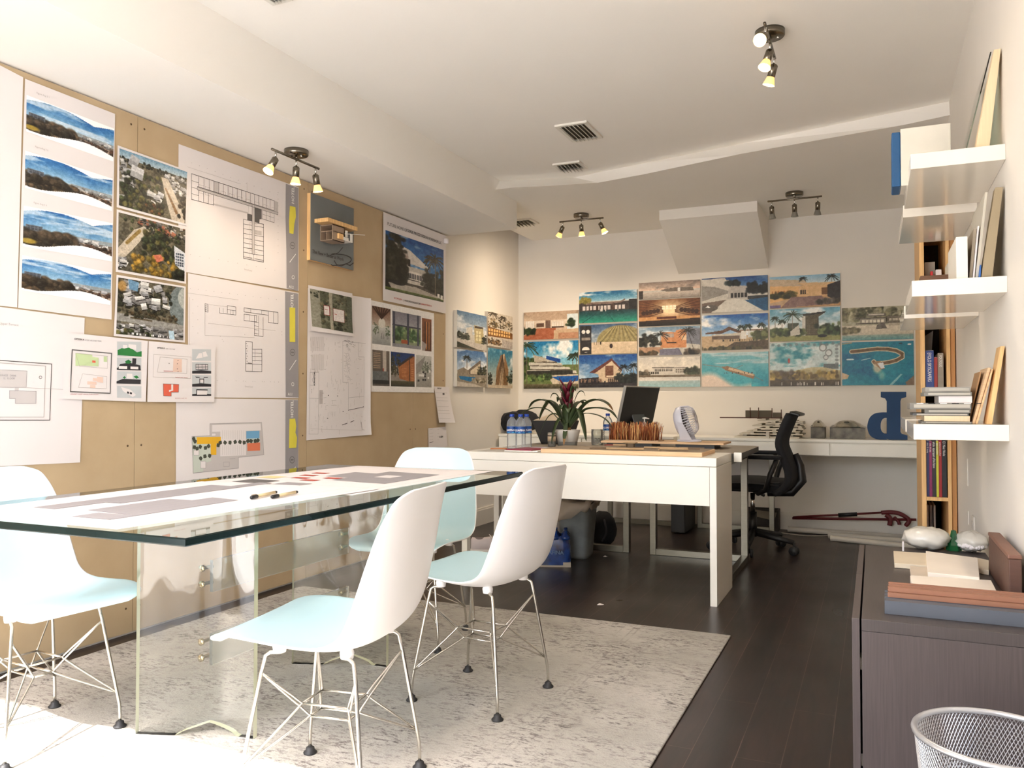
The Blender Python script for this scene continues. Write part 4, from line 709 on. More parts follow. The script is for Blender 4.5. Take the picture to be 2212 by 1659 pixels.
s.line(M_(c3, (780, 1586), (780, 1766)), .0016); s.line(M_(c3, (300, 1480), (300, 1760), (742, 1780)), .0014, 2); s.line(M_(c4, (345, 80), (980, 150)), .0012, 2)
s.line(M_(c4, (700, 250), (762, 258), (762, 325), (852, 325), (852, 538), (700, 532)), .0026, 1, True); s.line(M_(c4, (762, 325), (762, 535)), .002); s.line(M_(c4, (702, 462), (852, 468)), .0022)
for y in (360, 392, 432): s.line(M_(c4, (762, y), (852, y+3)), .002)
s.line(M_(c4, (786, 328), (786, 440)), .0014); s.specks(M_(c4, *[(706+(k % 2)*6, 270+24*k) for k in range(8)]), .6, 1); s.line(M_(c4, (720, 455), (756, 458)), .003)
s.specks(M_(c4, (430, 618), (520, 622), (608, 622), (676, 625), (698, 628), (766, 628), (786, 628), (856, 630), (874, 632), (934, 632), (970, 634), (1008, 634), (460, 205), (478, 232), (490, 250), (690, 188), (854, 205), (1040, 160), (1040, 190))); s.specks(M_(c3, *[(170+70*k, 1340+9*k) for k in range(12)], *[(190+45*(k % 2), 1440+60*k) for k in range(6)])); s.text('Ground Level', c4(690, 682), .011, 2, rot=-.02)
title_strip(s, M_(c3, (1018, 1366), (1135, 1386), (1135, 1500), (1020, 1470))[:2]+M_(c4, (1200, 780), (1078, 776)), M_(c4, (1113, -70), (1166, -66), (1166, 258), (1113, 256)), c3(1090, 1542), c4(1142, 355), M_(c4, (1114, 520), (1175, 428)), c4(1144, 655), ('A1.1', c4(1098, 760)))
s.done('plan_sheet', 'middle plan sheet with grey strip ending A1.1', 'paper', 'hotel plan sheets on the board wall')
# D3: coloured site plan
s = Sheet('x', XB, [(380, 860), (644, 863), (645, 1100), (380, 1108)], layer=.003, curl=wob(.003, 6)); s.extra = [mat('print_gold', (228, 176, 40), .75), mat('print_sky', (112, 166, 204), .75), mat('print_coral', (214, 118, 84), .75), mat('print_sage', (196, 204, 192), .75), mat('print_tree', (70, 74, 62), .75), mat('print_olive', (196, 186, 84), .75)]
s.fill(M_(c4, (192, 1148), (362, 1140), (362, 1028), (850, 1014), (872, 1320), (632, 1345), (632, 1446), (205, 1494)), 3, .0005); s.line(M_(c4, (192, 1148), (362, 1140), (362, 1028), (850, 1014), (872, 1320), (632, 1345), (632, 1446), (205, 1494)), .002, 4, True); s.fill(M_(c4, (196, 1152), (375, 1150), (375, 1380), (300, 1400), (300, 1480), (206, 1490)), 11, .0008)
s.fill(M_(c4, (384, 1040), (840, 1026), (846, 1090), (384, 1104)), 0, .0008); s.fill(M_(c4, (460, 1080), (700, 1074), (705, 1325), (460, 1335)), 0, .0008)
for k in range(11): s.line(M_(c4, (480+20*k, 1090), (480+20*k, 1170)), .001, 2); s.line(M_(c4, (480+20*k, 1230), (480+20*k, 1322)), .001, 2)
s.fill(M_(c4, (238, 1154), (466, 1150), (466, 1215), (424, 1216), (424, 1322), (370, 1322), (370, 1218), (240, 1220)), 8, .0011); s.fill(M_(c4, (706, 1098), (830, 1094), (830, 1165), (706, 1168)), 9, .0011); s.fill(M_(c4, (714, 1212), (836, 1204), (836, 1280), (716, 1286)), 10, .0011); s.fill(M_(c4, (706, 1168), (830, 1165), (834, 1204), (708, 1210)), 11, .0010)
tr = [(210, 1170), (222, 1195), (216, 1250), (240, 1262), (270, 1245), (320, 1255), (350, 1238), (360, 1330), (315, 1335), (275, 1355), (440, 1230), (460, 1205), (505, 1205), (552, 1205), (600, 1200), (645, 1200), (685, 1205), (720, 1190), (750, 1190), (790, 1190), (815, 1185)]
for i, (x, y) in enumerate(tr): s.fill([c4(x+(15+4*(k % 2))*math.cos(2*PI*k/9+i), y+(18+5*(k % 2))*math.sin(2*PI*k/9+i)) for k in range(9)], 12, .0014)
for q in (((275, 1382), (322, 1380), (322, 1448), (275, 1448)), ((210, 1276), (258, 1276), (258, 1326), (210, 1326)), ((378, 1118), (418, 1116), (418, 1142), (378, 1144))): s.fill(M_(c4, *q), 0, .0012); s.line(M_(c4, *q), .0014, 4, True)
s.line(M_(c4, (490, 1390), (545, 1388), (545, 1430), (490, 1432)), .0016, 4, True); s.line(M_(c4, (550, 1360), (600, 1356)), .0016, 4); s.fill(M_(c4, (240, 1560), (450, 1540), (450, 1640), (240, 1640)), 13); s.fill(M_(c4, (450, 1530), (860, 1490), (860, 1640), (450, 1640)), 3)
for k in range(12): x = 470+32*k; s.fill([c4(x+13*math.cos(2*PI*j/7), 1540-3.2*k+14*math.sin(2*PI*j/7)) for j in range(7)], 12, .0014)
title_strip(s, M_(c4, (1076, 804), (1196, 804), (1196, 1600), (1074, 1600)), M_(c4, (1112, 982), (1165, 978), (1176, 1050), (1168, 1110), (1184, 1160), (1176, 1254), (1108, 1258)), c4(1148, 970), c4(1138, 1368), M_(c4, (1118, 1500), (1170, 1436)), None, None); s.fill(M_(c4, (1106, 1464), (1176, 1458), (1176, 1600), (1106, 1600)), 7, .002)
s.done('plan_sheet', 'lowest plan sheet with yellow, blue and orange blocks', 'paper', 'hotel plan sheets on the board wall')
# option sheets
s = Sheet('x', XB, [(141.7, 717.6), (319.5, 736.6), (315, 868), (135, 861.7)], layer=.010, curl=wob(.004, 7)); s.extra = [mat('print_green', (190, 208, 160), .8), mat('print_red', (214, 96, 72), .8), mat('print_peach', (226, 196, 180), .8), mat('render_grey', (190, 194, 196), .8), mat('render_black', (44, 42, 46), .8), mat('render_green', (40, 120, 58), .8), mat('red_ink', (170, 60, 60), .8)]
s.text('OPTION A', c2(530, 776), .0098, 5, bold=.0004); s.text('- WORK AROUND TREES', c2(598, 783), .0088, 4, sx=.86)
s.line(M_(c2, (516, 848), (798, 874), (788, 1160), (503, 1148)), .0045, 5, True); s.fill(M_(c2, (540, 872), (660, 884), (665, 960), (540, 962)), 8); s.fill(M_(c2, (600, 890), (705, 905), (705, 968), (592, 960)), 8); s.fill(M_(c2, (742, 895), (766, 897), (766, 935), (742, 933)), 8); s.fill(M_(c2, (660, 924), (684, 927), (684, 942), (660, 940)), 9, .001); s.line(M_(c2, (540, 872), (770, 894), (768, 982), (568, 965)), .0012, 2, True)
s.line(M_(c2, (590, 1020), (764, 1040), (760, 1126), (560, 1118)), .0012, 2, True)
for q in (((695, 1040), (738, 1044), (738, 1084), (695, 1080)), ((665, 1050), (700, 1054), (700, 1074), (665, 1070)), ((625, 1074), (690, 1078), (690, 1098), (625, 1096)), ((644, 1100), (682, 1102), (682, 1124), (644, 1122))): s.fill(M_(c2, *q), 10)
s.text('CONCEPT COURT ARRIVAL PLAN LAYOUT', c2(502, 1170), .0068, 14)
def render_strip(s, x0, x1, tops, k0):
    for k, (y0, y1) in enumerate(tops): s.fill(M_(c2, (x0, y0), (x1, y0+3), (x1, y1), (x0, y1-3)), 11, .0006)
render_strip(s, 838, 1012, ((788, 898), (903, 996), (1002, 1094), (1106, 1194)), 0)
s.fill(M_(c2, (842, 850), (872, 836), (890, 840), (930, 830), (980, 866), (1014, 858), (1014, 898), (842, 886)), 13, .001); s.fill(M_(c2, (880, 812), (910, 814), (910, 836), (880, 836)), 0, .001); s.fill(M_(c2, (920, 808), (975, 812), (975, 850), (920, 836)), 0, .001)
s.fill(M_(c2, (836, 976), (1008, 990), (1008, 997), (836, 992)), 12, .001); s.fill(M_(c2, (860, 950), (925, 940), (1005, 960), (1008, 996), (838, 988)), 12, .0008); s.fill(M_(c2, (850, 964), (910, 966), (910, 986), (850, 984)), 0, .0012); s.fill(M_(c2, (934, 968), (990, 970), (990, 988), (934, 986)), 0, .0012); s.fill(M_(c2, (896, 930), (920, 918), (942, 934), (925, 948), (900, 946)), 13, .0012); s.fill(M_(c2, (948, 908), (976, 910), (974, 950), (946, 948)), 12, .001)
s.fill(M_(c2, (834, 1074), (880, 1056), (1008, 1062), (1006, 1094), (834, 1090)), 12, .001); s.fill(M_(c2, (908, 1018), (946, 1020), (952, 1056), (906, 1054)), 0, .001); s.fill(M_(c2, (956, 1040), (978, 1032), (996, 1046), (976, 1056)), 13, .001); s.fill(M_(c2, (878, 1046), (892, 1036), (902, 1048), (890, 1056)), 13, .001)
s.fill(M_(c2, (866, 1114), (934, 1134), (974, 1172), (950, 1186), (890, 1150), (880, 1144)), 0, .001); s.fill(M_(c2, (910, 1146), (924, 1150), (922, 1164), (908, 1160)), 12, .0014); s.fill(M_(c2, (930, 1150), (946, 1156), (942, 1168), (928, 1164)), 12, .0014)
s.done('option_sheet', 'white sheet headed option A with green shaded plan', 'paper', 'option sheets on the board wall')
s = Sheet('x', XB, [(321, 736.6), (465.7, 750), (462.6, 869), (318, 868.3)], layer=.012, curl=wob(.004, 8)); s.extra = [_M[k] for k in ('print_green', 'print_red', 'print_peach', 'render_grey', 'render_black', 'render_green', 'red_ink')]
s.text('OPTION B', c2(1124, 838), .0092, 5, bold=.0004); s.text('- KEEP A FEW TREES', c2(1180, 844), .0078, 4, sx=.86)
s.line(M_(c2, (1100, 880), (1368, 900), (1364, 1054), (1094, 1042)), .0014, 2, True); s.line(M_(c2, (1146, 900), (1340, 916), (1336, 1018), (1124, 1008)), .0014, 2, True); s.fill(M_(c2, (1242, 912), (1302, 916), (1302, 1010), (1238, 1006)), 10); s.specks(M_(c2, (1274, 925), (1270, 948), (1270, 985), (1274, 1006), (1210, 945)), .7, 1); s.line(M_(c2, (1172, 1000), (1238, 1002)), .002, 14)
s.fill(M_(c2, (1168, 1092), (1280, 1096), (1278, 1152), (1226, 1152), (1226, 1180), (1170, 1178)), 9); s.fill(M_(c2, (1226, 1096), (1240, 1096), (1240, 1140), (1210, 1150), (1210, 1136), (1226, 1134)), 0, .001); s.line(M_(c2, (1168, 1092), (1280, 1096), (1278, 1152), (1226, 1152), (1226, 1180), (1170, 1178)), .0016, 5, True); s.text('BASEMENTS LEVEL FIVE PLAN', c2(1254, 1048), .0058, 14); s.text('BASEMENTS OF LEVEL TWO', c2(1252, 1198), .0058, 14)
render_strip(s, 1376, 1512, ((842, 928), (936, 1020), (1028, 1108), (1118, 1178)), 0)
s.fill(M_(c2, (1402, 912), (1424, 874), (1446, 872), (1452, 904)), 0, .001); s.fill(M_(c2, (1450, 866), (1474, 860), (1488, 894), (1456, 902)), 0, .001)
for y in (1000, 1094, 1166): s.fill(M_(c2, (1376, y), (1440, y-6), (1512, y), (1512, y+18 if y < 1150 else y+12), (1376, y+18 if y < 1150 else y+12)), 12, .001)
s.fill(M_(c2, (1402, 950), (1488, 952), (1486, 990), (1402, 988)), 0, .0009)
for y in (952, 964, 976, 988): s.line(M_(c2, (1402, y), (1488, y+2)), .003, 12, d=.0014)
for x in (1402, 1420, 1446, 1470, 1487): s.line(M_(c2, (x, 956), (x, 990)), .002, 12, d=.0014)
for q in (((1398, 1040), (1432, 1042), (1428, 1048), (1404, 1048)), ((1456, 1042), (1490, 1042), (1486, 1048), (1460, 1048))): s.fill(M_(c2, *q), 12, .0014)
s.fill(M_(c2, (1432, 1058), (1456, 1058), (1456, 1082), (1432, 1082)), 0, .0012); s.line(M_(c2, (1430, 1056), (1430, 1086)), .004, 12, d=.0015); s.line(M_(c2, (1458, 1056), (1458, 1086)), .004, 12, d=.0015); s.line(M_(c2, (1430, 1058), (1458, 1058)), .004, 12, d=.0015); s.fill(M_(c2, (1410, 1134), (1484, 1136), (1482, 1170), (1410, 1170)), 0, .0011); s.line(M_(c2, (1408, 1134), (1408, 1170)), .005, 12, d=.0015); s.line(M_(c2, (1414, 1134), (1484, 1136)), .005, 12, d=.0015)
s.done('option_sheet', 'white sheet headed option B with red block plan', 'paper', 'option sheets on the board wall')
# ---- plaque with a small model
def plaque():
    X0 = XB; D = .028; zt, zb = 2.262, 1.868; y0 = onx(671.5, 490, X0+D)[1]; y1 = onx(764, 520, X0+D)[1]
    t = thing('model_plaque', 'grey painted panel with small wooden house model and black handwriting', 'model', (X0, (y0+y1)/2, zb)); o = (X0, (y0+y1)/2, zb)
    slate = mat('slate_paint', (112, 116, 116), .7, var=.08, scale=6)
    b = MB(o); b.box((X0, y0, zb), (X0+D-.004, y1, zt)); b.build('backing_frame', pine_m, t)
    X = X0+D; b = MB(o); b.box((X-.004, y0, zb), (X, y1, zt)); P = lambda x, y, d=.001: onx(640+.1808*x, 400+.1808*y, X)+np.array([d, 0, 0])
    b.text('The New + Better at Work', lambda x, y: P(190, 808)+np.array([0, x*.9, y]), .030, 1, 'LEFT', .0006)
    k = [P(440+240*math.cos(a)*.9*(1 if math.cos(a) > 0 else .2)+0, 890+70*math.sin(a)) for a in np.linspace(-2.4, 2.2, 30)]
    b.tube(k, .003, 1, 5); b.tube([P(450, 900), P(480, 950), P(540, 965), P(590, 940), P(640, 960), P(680, 930)], .0035, 1, 5); b.tube([P(430, 830), P(470, 820), P(510, 800), P(540, 760), P(555, 745)], .002, 1, 5)
    b.build('panel_face', [slate, ink_m], t)
    y0 = onx(679, 474, X)[1]; xo = ony(709, 470, y0)[0]; y1 = onx(772, 495, xo)[1]; zt2, zb2 = ony(709, 469.5, y0)[2], ony(709, 478, y0)[2]
    r = MB(o); r.box((X+.001, y0, zb2), (xo, y1, zt2)); r.build('roof_slab', pine_m, t)
    ya = onx(691.5, 498, X)[1]; xb = ony(718.6, 498, ya)[0]; yb2 = onx(744, 510, xb)[1]; za, zc = ony(718, 518, ya)[2], zb2-.004; zm = za+(zc-za)*.56; k = .004; h = MB(o)
    for z in (za, zm, zc-k): h.box((X+.001, ya, z), (xb, yb2, z+k))
    h.box((X+.001, yb2-k, za), (xb, yb2, zc)); h.box((xb-k, ya, za), (xb, yb2, zc)); h.box((X+.001, ya, za), (X+k, yb2, zc)); xm = (X+xb)/2; h.box((xm, ya, za), (xm+k*.8, yb2, zm)); h.box((xm+.02, ya+.03, zm), (xm+.023, yb2, zc))
    h.build('card_house', mat('grey_card', (158, 136, 116), .8), t)
    p = onx(733.5, 511, xb); w = MB(o); w.box((xb-.012, p[1]-.022, p[2]-.016), (xb+.012, p[1]+.022, p[2]+.016)); w.build('wood_block', pine_m, t)
    s_ = MB(o); q = lambda x, y: onx(x, y, xb-.002); a_, b_ = q(730, 524), q(760, 524); s_.box((X+.004, a_[1], b_[2]-.002), (xb+.004, b_[1], b_[2]+.004)); s_.box((xb, a_[1], b_[2]+.004), (xb+.004, a_[1]+(b_[1]-a_[1])*.7, b_[2]+.018)); s_.box((xb, b_[1]-.02, b_[2]+.004), (xb+.004, b_[1], b_[2]+.05)); c_ = q(745, 505); s_.box((xb, c_[1], c_[2]-.02), (xb+.004, c_[1]+.02, c_[2]+.02)); d_ = q(788, 508); s_.bar(c_, d_, .004, .004); s_.build('card_terrace', mat('white_card', (232, 228, 220), .7), t)
plaque()
# survey sheet, aerial sheet on top of it, poster, six photo sheet, notes
s = Sheet('x', XB, [(665, 622), (798.5, 644.7), (797, 939), (661.8, 951.5)], layer=.004, curl=lambda u, v: .006*math.sin(u*3)*math.sin(v*3)+.05*max(0, v-.9)**1*4*max(0, u-.5)**1+.02*max(0, u-.93)*8)
rg = np.random.default_rng(5)
for k in range(150):
    x = rg.uniform(130, 640); y = rg.uniform(560, 1440)
    if rg.random() < .55: s.line(M_(c6, (x, y), (x+rg.uniform(-4, 4), y+rg.uniform(12, 50))), .0014, 2)
    else: s.line(M_(c6, (x, y), (x+rg.uniform(6, 26), y+rg.uniform(-4, 4))), .0014, 2)
for x in range(132, 250, 9): s.line(M_(c6, (x, 560), (x+4, 690)), .003, 3); s.line(M_(c6, (x, 726), (x+2, 870)), .003, 3) if x > 140 else None
for k in range(8): s.line(M_(c6, (215+4*k, 1060), (213+4*k, 1190)), .0016, 2)
s.line(M_(c6, (128, 892), (207, 892), (203, 1475), (118, 1475)), .0016, 4, True); s.line(M_(c6, (124, 1012), (152, 1014)), .0016, 4); s.line(M_(c6, (122, 1136), (204, 1138)), .0016, 4); s.text('SURVEYOR', c6(172, 1020), .0165, 1, True, bold=.0004); s.line(M_(c6, (150, 900), (160, 940), (145, 960), (162, 1000)), .0016, 4)
s.line(M_(c6, (430, 600), (430, 985), (484, 990), (484, 1250)), .0018, 4); s.line(M_(c6, (430, 600), (650, 620)), .0018, 4); s.line(M_(c6, (580, 610), (580, 745), (636, 748)), .0018, 4); s.line(M_(c6, (636, 748), (634, 1222)), .0018, 2); s.line(M_(c6, (484, 1132), (632, 1118)), .0016, 4); s.line(M_(c6, (484, 1250), (632, 1218)), .003, 1)
for k in range(24): x = 440+40*rg.random(); y = 600+380*rg.random(); s.line(M_(c6, (x, y), (x+14, y+rg.uniform(-30, 30)), (x+26, y+10)), .0012, 4)
for k in range(16): x = 440+100*rg.random(); y = 590+70*rg.random(); s.line(M_(c6, (x, y), (x+16, y+rg.uniform(-8, 8))), .0018, 1)
s.line(M_(c6, (430, 1388), (475, 1372)), .004, 1); s.line(M_(c6, (508, 1362), (540, 1348)), .004, 1); s.line(M_(c6, (608, 1360), (614, 1430)), .003, 1); s.line(M_(c6, (130, 1425), (640, 1440)), .001, 2); s.specks(M_(c6, (435, 1262), (290, 1325), (296, 1110), (628, 1218), (380, 1115)), .8, 1)
s.done('survey_sheet', 'large pale survey drawing with curled lower right corner', 'paper', WG)
s = Sheet('x', XB, [(665.6, 615.6), (761, 634), (763, 727), (671, 714.5)], layer=.016, curl=lambda u, v: .02*max(0, v-.6)**1.5+.004*math.sin(u*3)); q = [np.array(p) for p in ((665.6, 615.6), (761, 634), (763, 727), (671, 714.5))]; f = lambda u, v: tuple((q[0]*(1-u)+q[1]*u)*(1-v)+(q[3]*(1-u)+q[2]*u)*v)
s.picture('aerial_two_houses', [f(.03, .07), f(.98, .1), f(.98, .93), f(.03, .9)]); s.done('aerial_printout', 'grey green aerial printout with two red outlined buildings, over the survey drawing', 'photo', WG)
s = Sheet('x', XB, [(828, 457.9), (963.6, 509.4), (962.7, 677.5), (827, 648.6)], layer=.012, curl=wob(.003, 2.2)); c5 = lambda x, y: (640+.1808*x, 400+.1808*y)
s.extra = [mat('poster_red', (190, 70, 60), .8)]; s.picture('house_render', M_(c5, (1064, 535), (1758, 775), (1758, 1400), (1062, 1242)))
s.text('FUTURE HOME OF', c5(1086, 476), .031, 1); s.text('|', c5(1306, 540), .03, 2); s.text('DEREK PIROZZI DESIGN WORKSHOP LLC', c5(1326, 558), .0285, 5, bold=.0007, sx=.93)
s.text('813.749.2204', c5(1166, 1358), .018, 8); s.text('|  WWW.DPDWORKSHOP.COM', c5(1278, 1386), .018, 5, bold=.0004, sx=.9); s.text('|  AA26003077 IB26001518', c5(1474, 1424), .017, 8, bold=.0002, sx=.9)
s.b.lathe([(.002, -.02), (.02, -.018), (.02, .018), (.002, .02)], s.w(c5(1766, 672))+np.array([.02, 0, 0]), 12, 0); s.done('project_poster', 'white poster of a white house under blue sky headed future home of', 'poster', WG)
s = Sheet('x', XB, [(800, 648), (937.7, 676.7), (937.7, 848.5), (801.5, 846)], layer=.003, curl=wob(.003, 3.3)); s.picture('six_photos', [(800.6, 648.6), (937.2, 677), (937.2, 848), (802, 845.6)]); s.done('photo_sheet', 'white sheet with six timber house photos in two rows', 'photo', WG)
s = Sheet('x', XB, [(937.7, 834.7), (969.8, 835.9), (973.9, 913), (946, 913)], layer=.006, curl=lambda u, v: .03*v*v*u+.01*v)
s.text('CHECKLIST', c6(1326, 1048), .013, 1, bold=.0006); s.fill(M_(c6, (1376, 1088), (1394, 1088), (1394, 1106), (1376, 1106)), 5)
for y in (1085, 1130, 1160, 1215, 1250, 1280, 1325): s.line(M_(c6, (1312+.1*(y-1085), y), (1418+.03*(y-1085), y+2)), .0012, 4 if y in (1085, 1160) else 2)
s.done('printed_note', 'narrow white printed note curling off the end of the boards', 'paper', WG)
s = Sheet('x', XB, [(925, 925), (963, 921.7), (967, 963), (926, 990)], layer=.005, curl=wob(.005, 1.2)); s.text('8 GPH', c6(1350, 1510), .02, 5, bold=.0008)
for y in (1432, 1470, 1500, 1530): s.line(M_(c6, (1256, y), (1290, y-6)), .0012, 2); s.line(M_(c6, (1330, y), (1345, y-2)), .0012, 2)
s.line(M_(c6, (1255, 1555), (1290, 1548)), .003, 1); s.done('printed_note', 'small grey printed note below the curling one, behind the far chair', 'paper', WG)
# ================================================================== CEILING FIXTURES
bulb_on = mat('lit_bulb', (255, 226, 170), .4, emit=(255, 206, 130), es=16.0); bulb_off = mat('unlit_bulb', (128, 124, 114), .15); bulb_glass = mat('bulb_reflector', (226, 198, 150), .25, emit=(255, 190, 100), es=1.2)
screw_m = chrome_m
def spot_track(loc, rz, tilts, lit, label, watts=10):
    t = thing('spotlight_track', label, 'light fixture', loc, rz, 'triple spotlight tracks on the ceiling')
    MB().lathe([(.001, 0), (.062, 0), (.062, -.022), (.058, -.027), (.001, -.027)], seg=40).build('canopy', nickel_m, t)
    for sx in (-1, 1): MB().lathe([(.005, -.027), (.005, -.036), (.001, -.037)], (0, sx*.032, 0), 10).build('canopy_screw', chrome_m, t)
    b = MB(); b.tube([(-.186, 0, -.046), (.186, 0, -.046)], .0065, 0, 10); b.tube([(0, 0, -.027), (0, 0, -.046)], .006, 0, 8); b.build('bar', nickel_m, t)
    for x, (tx, ty) in zip((-.158, 0, .158), tilts):
        R = Matrix.Rotation(ty, 3, 'X') @ Matrix.Rotation(-tx, 3, 'Y'); p = np.array([x, 0, -.088])
        Rm = np.array(R)
        b = MB(); b.tube([(x, 0, -.046), (x, 0, -.082)], .005, 0, 8); b.build('stem', chrome_m, t)
        h = MB(); h.lathe([(.001, .004), (.012, .004), (.0175, -.002), (.0175, -.052), (.001, -.052)], p, 20, 0, Rm); ho = h.build('lamp_head', nickel_m, t)
        g = MB(); g.lathe([(.0165, -.052), (.018, -.058), (.0255, -.083), (.0262, -.087)], p, 24, 0, Rm); g.lathe([(.0262, -.087), (.02, -.0885), (.001, -.089)], p, 24, 1, Rm)
        g.build('bulb', [bulb_glass if lit else bulb_off, bulb_on if lit else bulb_off], ho)
        if lit:
            ld = bpy.data.lights.new('bulb_light', 'SPOT'); ld.energy = watts; ld.color = (1.0, 0.80, 0.58); ld.spot_size = math.radians(150); ld.spot_blend = 1.0; ld.shadow_soft_size = .02
            lo = bpy.data.objects.new('bulb_light', ld); COL.objects.link(lo); lo.parent = t; lo.location = tuple(p+Rm@np.array([0, 0, -.096])); lo.rotation_euler = Matrix(R).to_euler()
    return t
spot_track((-2.715, 3.335, ZS), PI/2, ((-.55, .1), (0, .05), (.2, -.05)), True, 'lit three spot track on the soffit above the pinned plans', 5)
p = onz(1663, 67, ZC); spot_track((p[0], p[1], ZC), PI/2, ((-1.0, .3), (-.35, .25), (.1, .3)), True, 'lit three spot track seen end on, on the front ceiling near the right', 20)
p = onz(1253, 463, ZR); spot_track((p[0]+.01, p[1], ZR), 0, ((-.5, .2), (0, .15), (.45, .1)), True, 'lit three spot track on the rear ceiling beside the vent', 26)
p = onz(1716, 416, ZR); spot_track((p[0], p[1], ZR), 0, ((.05, .1), (0, .1), (-.05, .1)), False, 'unlit three spot track on the rear ceiling right of the bulkhead')
# air vents
vent_m = mat('vent_enamel', (216, 212, 202), .5); vent_dk = mat('vent_slat_metal', (186, 181, 170), .5)
def vent(x0, y0, x1, y1, z, label, n=5, drop=.03):
    c = ((x0+x1)/2, (y0+y1)/2, z); t = thing('air_vent', label, 'vent', c, 0, 'air vents in the ceiling'); f = .022
    b = MB(c); b.box((x0, y0, z-.012), (x1, y0+f, z+.002)); b.box((x0, y1-f, z-.012), (x1, y1, z+.002)); b.box((x0, y0+f, z-.012), (x0+f, y1-f, z+.002)); b.box((x1-f, y0+f, z-.012), (x1, y1-f, z+.002)); b.build('frame', vent_m, t)
    b = MB(c); b.box((x0+f, y0+f, z-.002), (x1-f, y1-f, z+.002)); b.build('backing', mat('duct_dark', (120, 115, 104), .8), t)
    for k in range(n):
        x = x0+f+(x1-x0-2*f)*(k+.5)/n; a = .018; b = MB(c); b.hexa([(x-a, y0+f, z-.004), (x-a+.002, y0+f, z-.004), (x-a+.002, y1-f, z-.004), (x-a, y1-f, z-.004), (x+a*.2, y0+f, z-drop-.002), (x+a*.2+.002, y0+f, z-drop), (x+a*.2+.002, y1-f, z-drop), (x+a*.2, y1-f, z-drop-.002)]); b.build('slat', vent_dk, t)
vent(-1.667, 4.32, -1.472, 4.625, ZC, 'white square air vent on the front ceiling, nearest the middle of the room', 6, .02)
vent(-1.953, 5.02, -1.76, 5.19, ZC, 'smaller white air vent just before the ceiling step', 6, .03)
vent(-2.76, 6.08, -2.56, 6.28, ZR, 'air vent on the rear ceiling half hidden by the soffit corner', 5, .03)
vent(-2.18, 2.22, -2.08, 2.53, ZC, 'air vent cut off at the top edge of the frame', 4, .02)
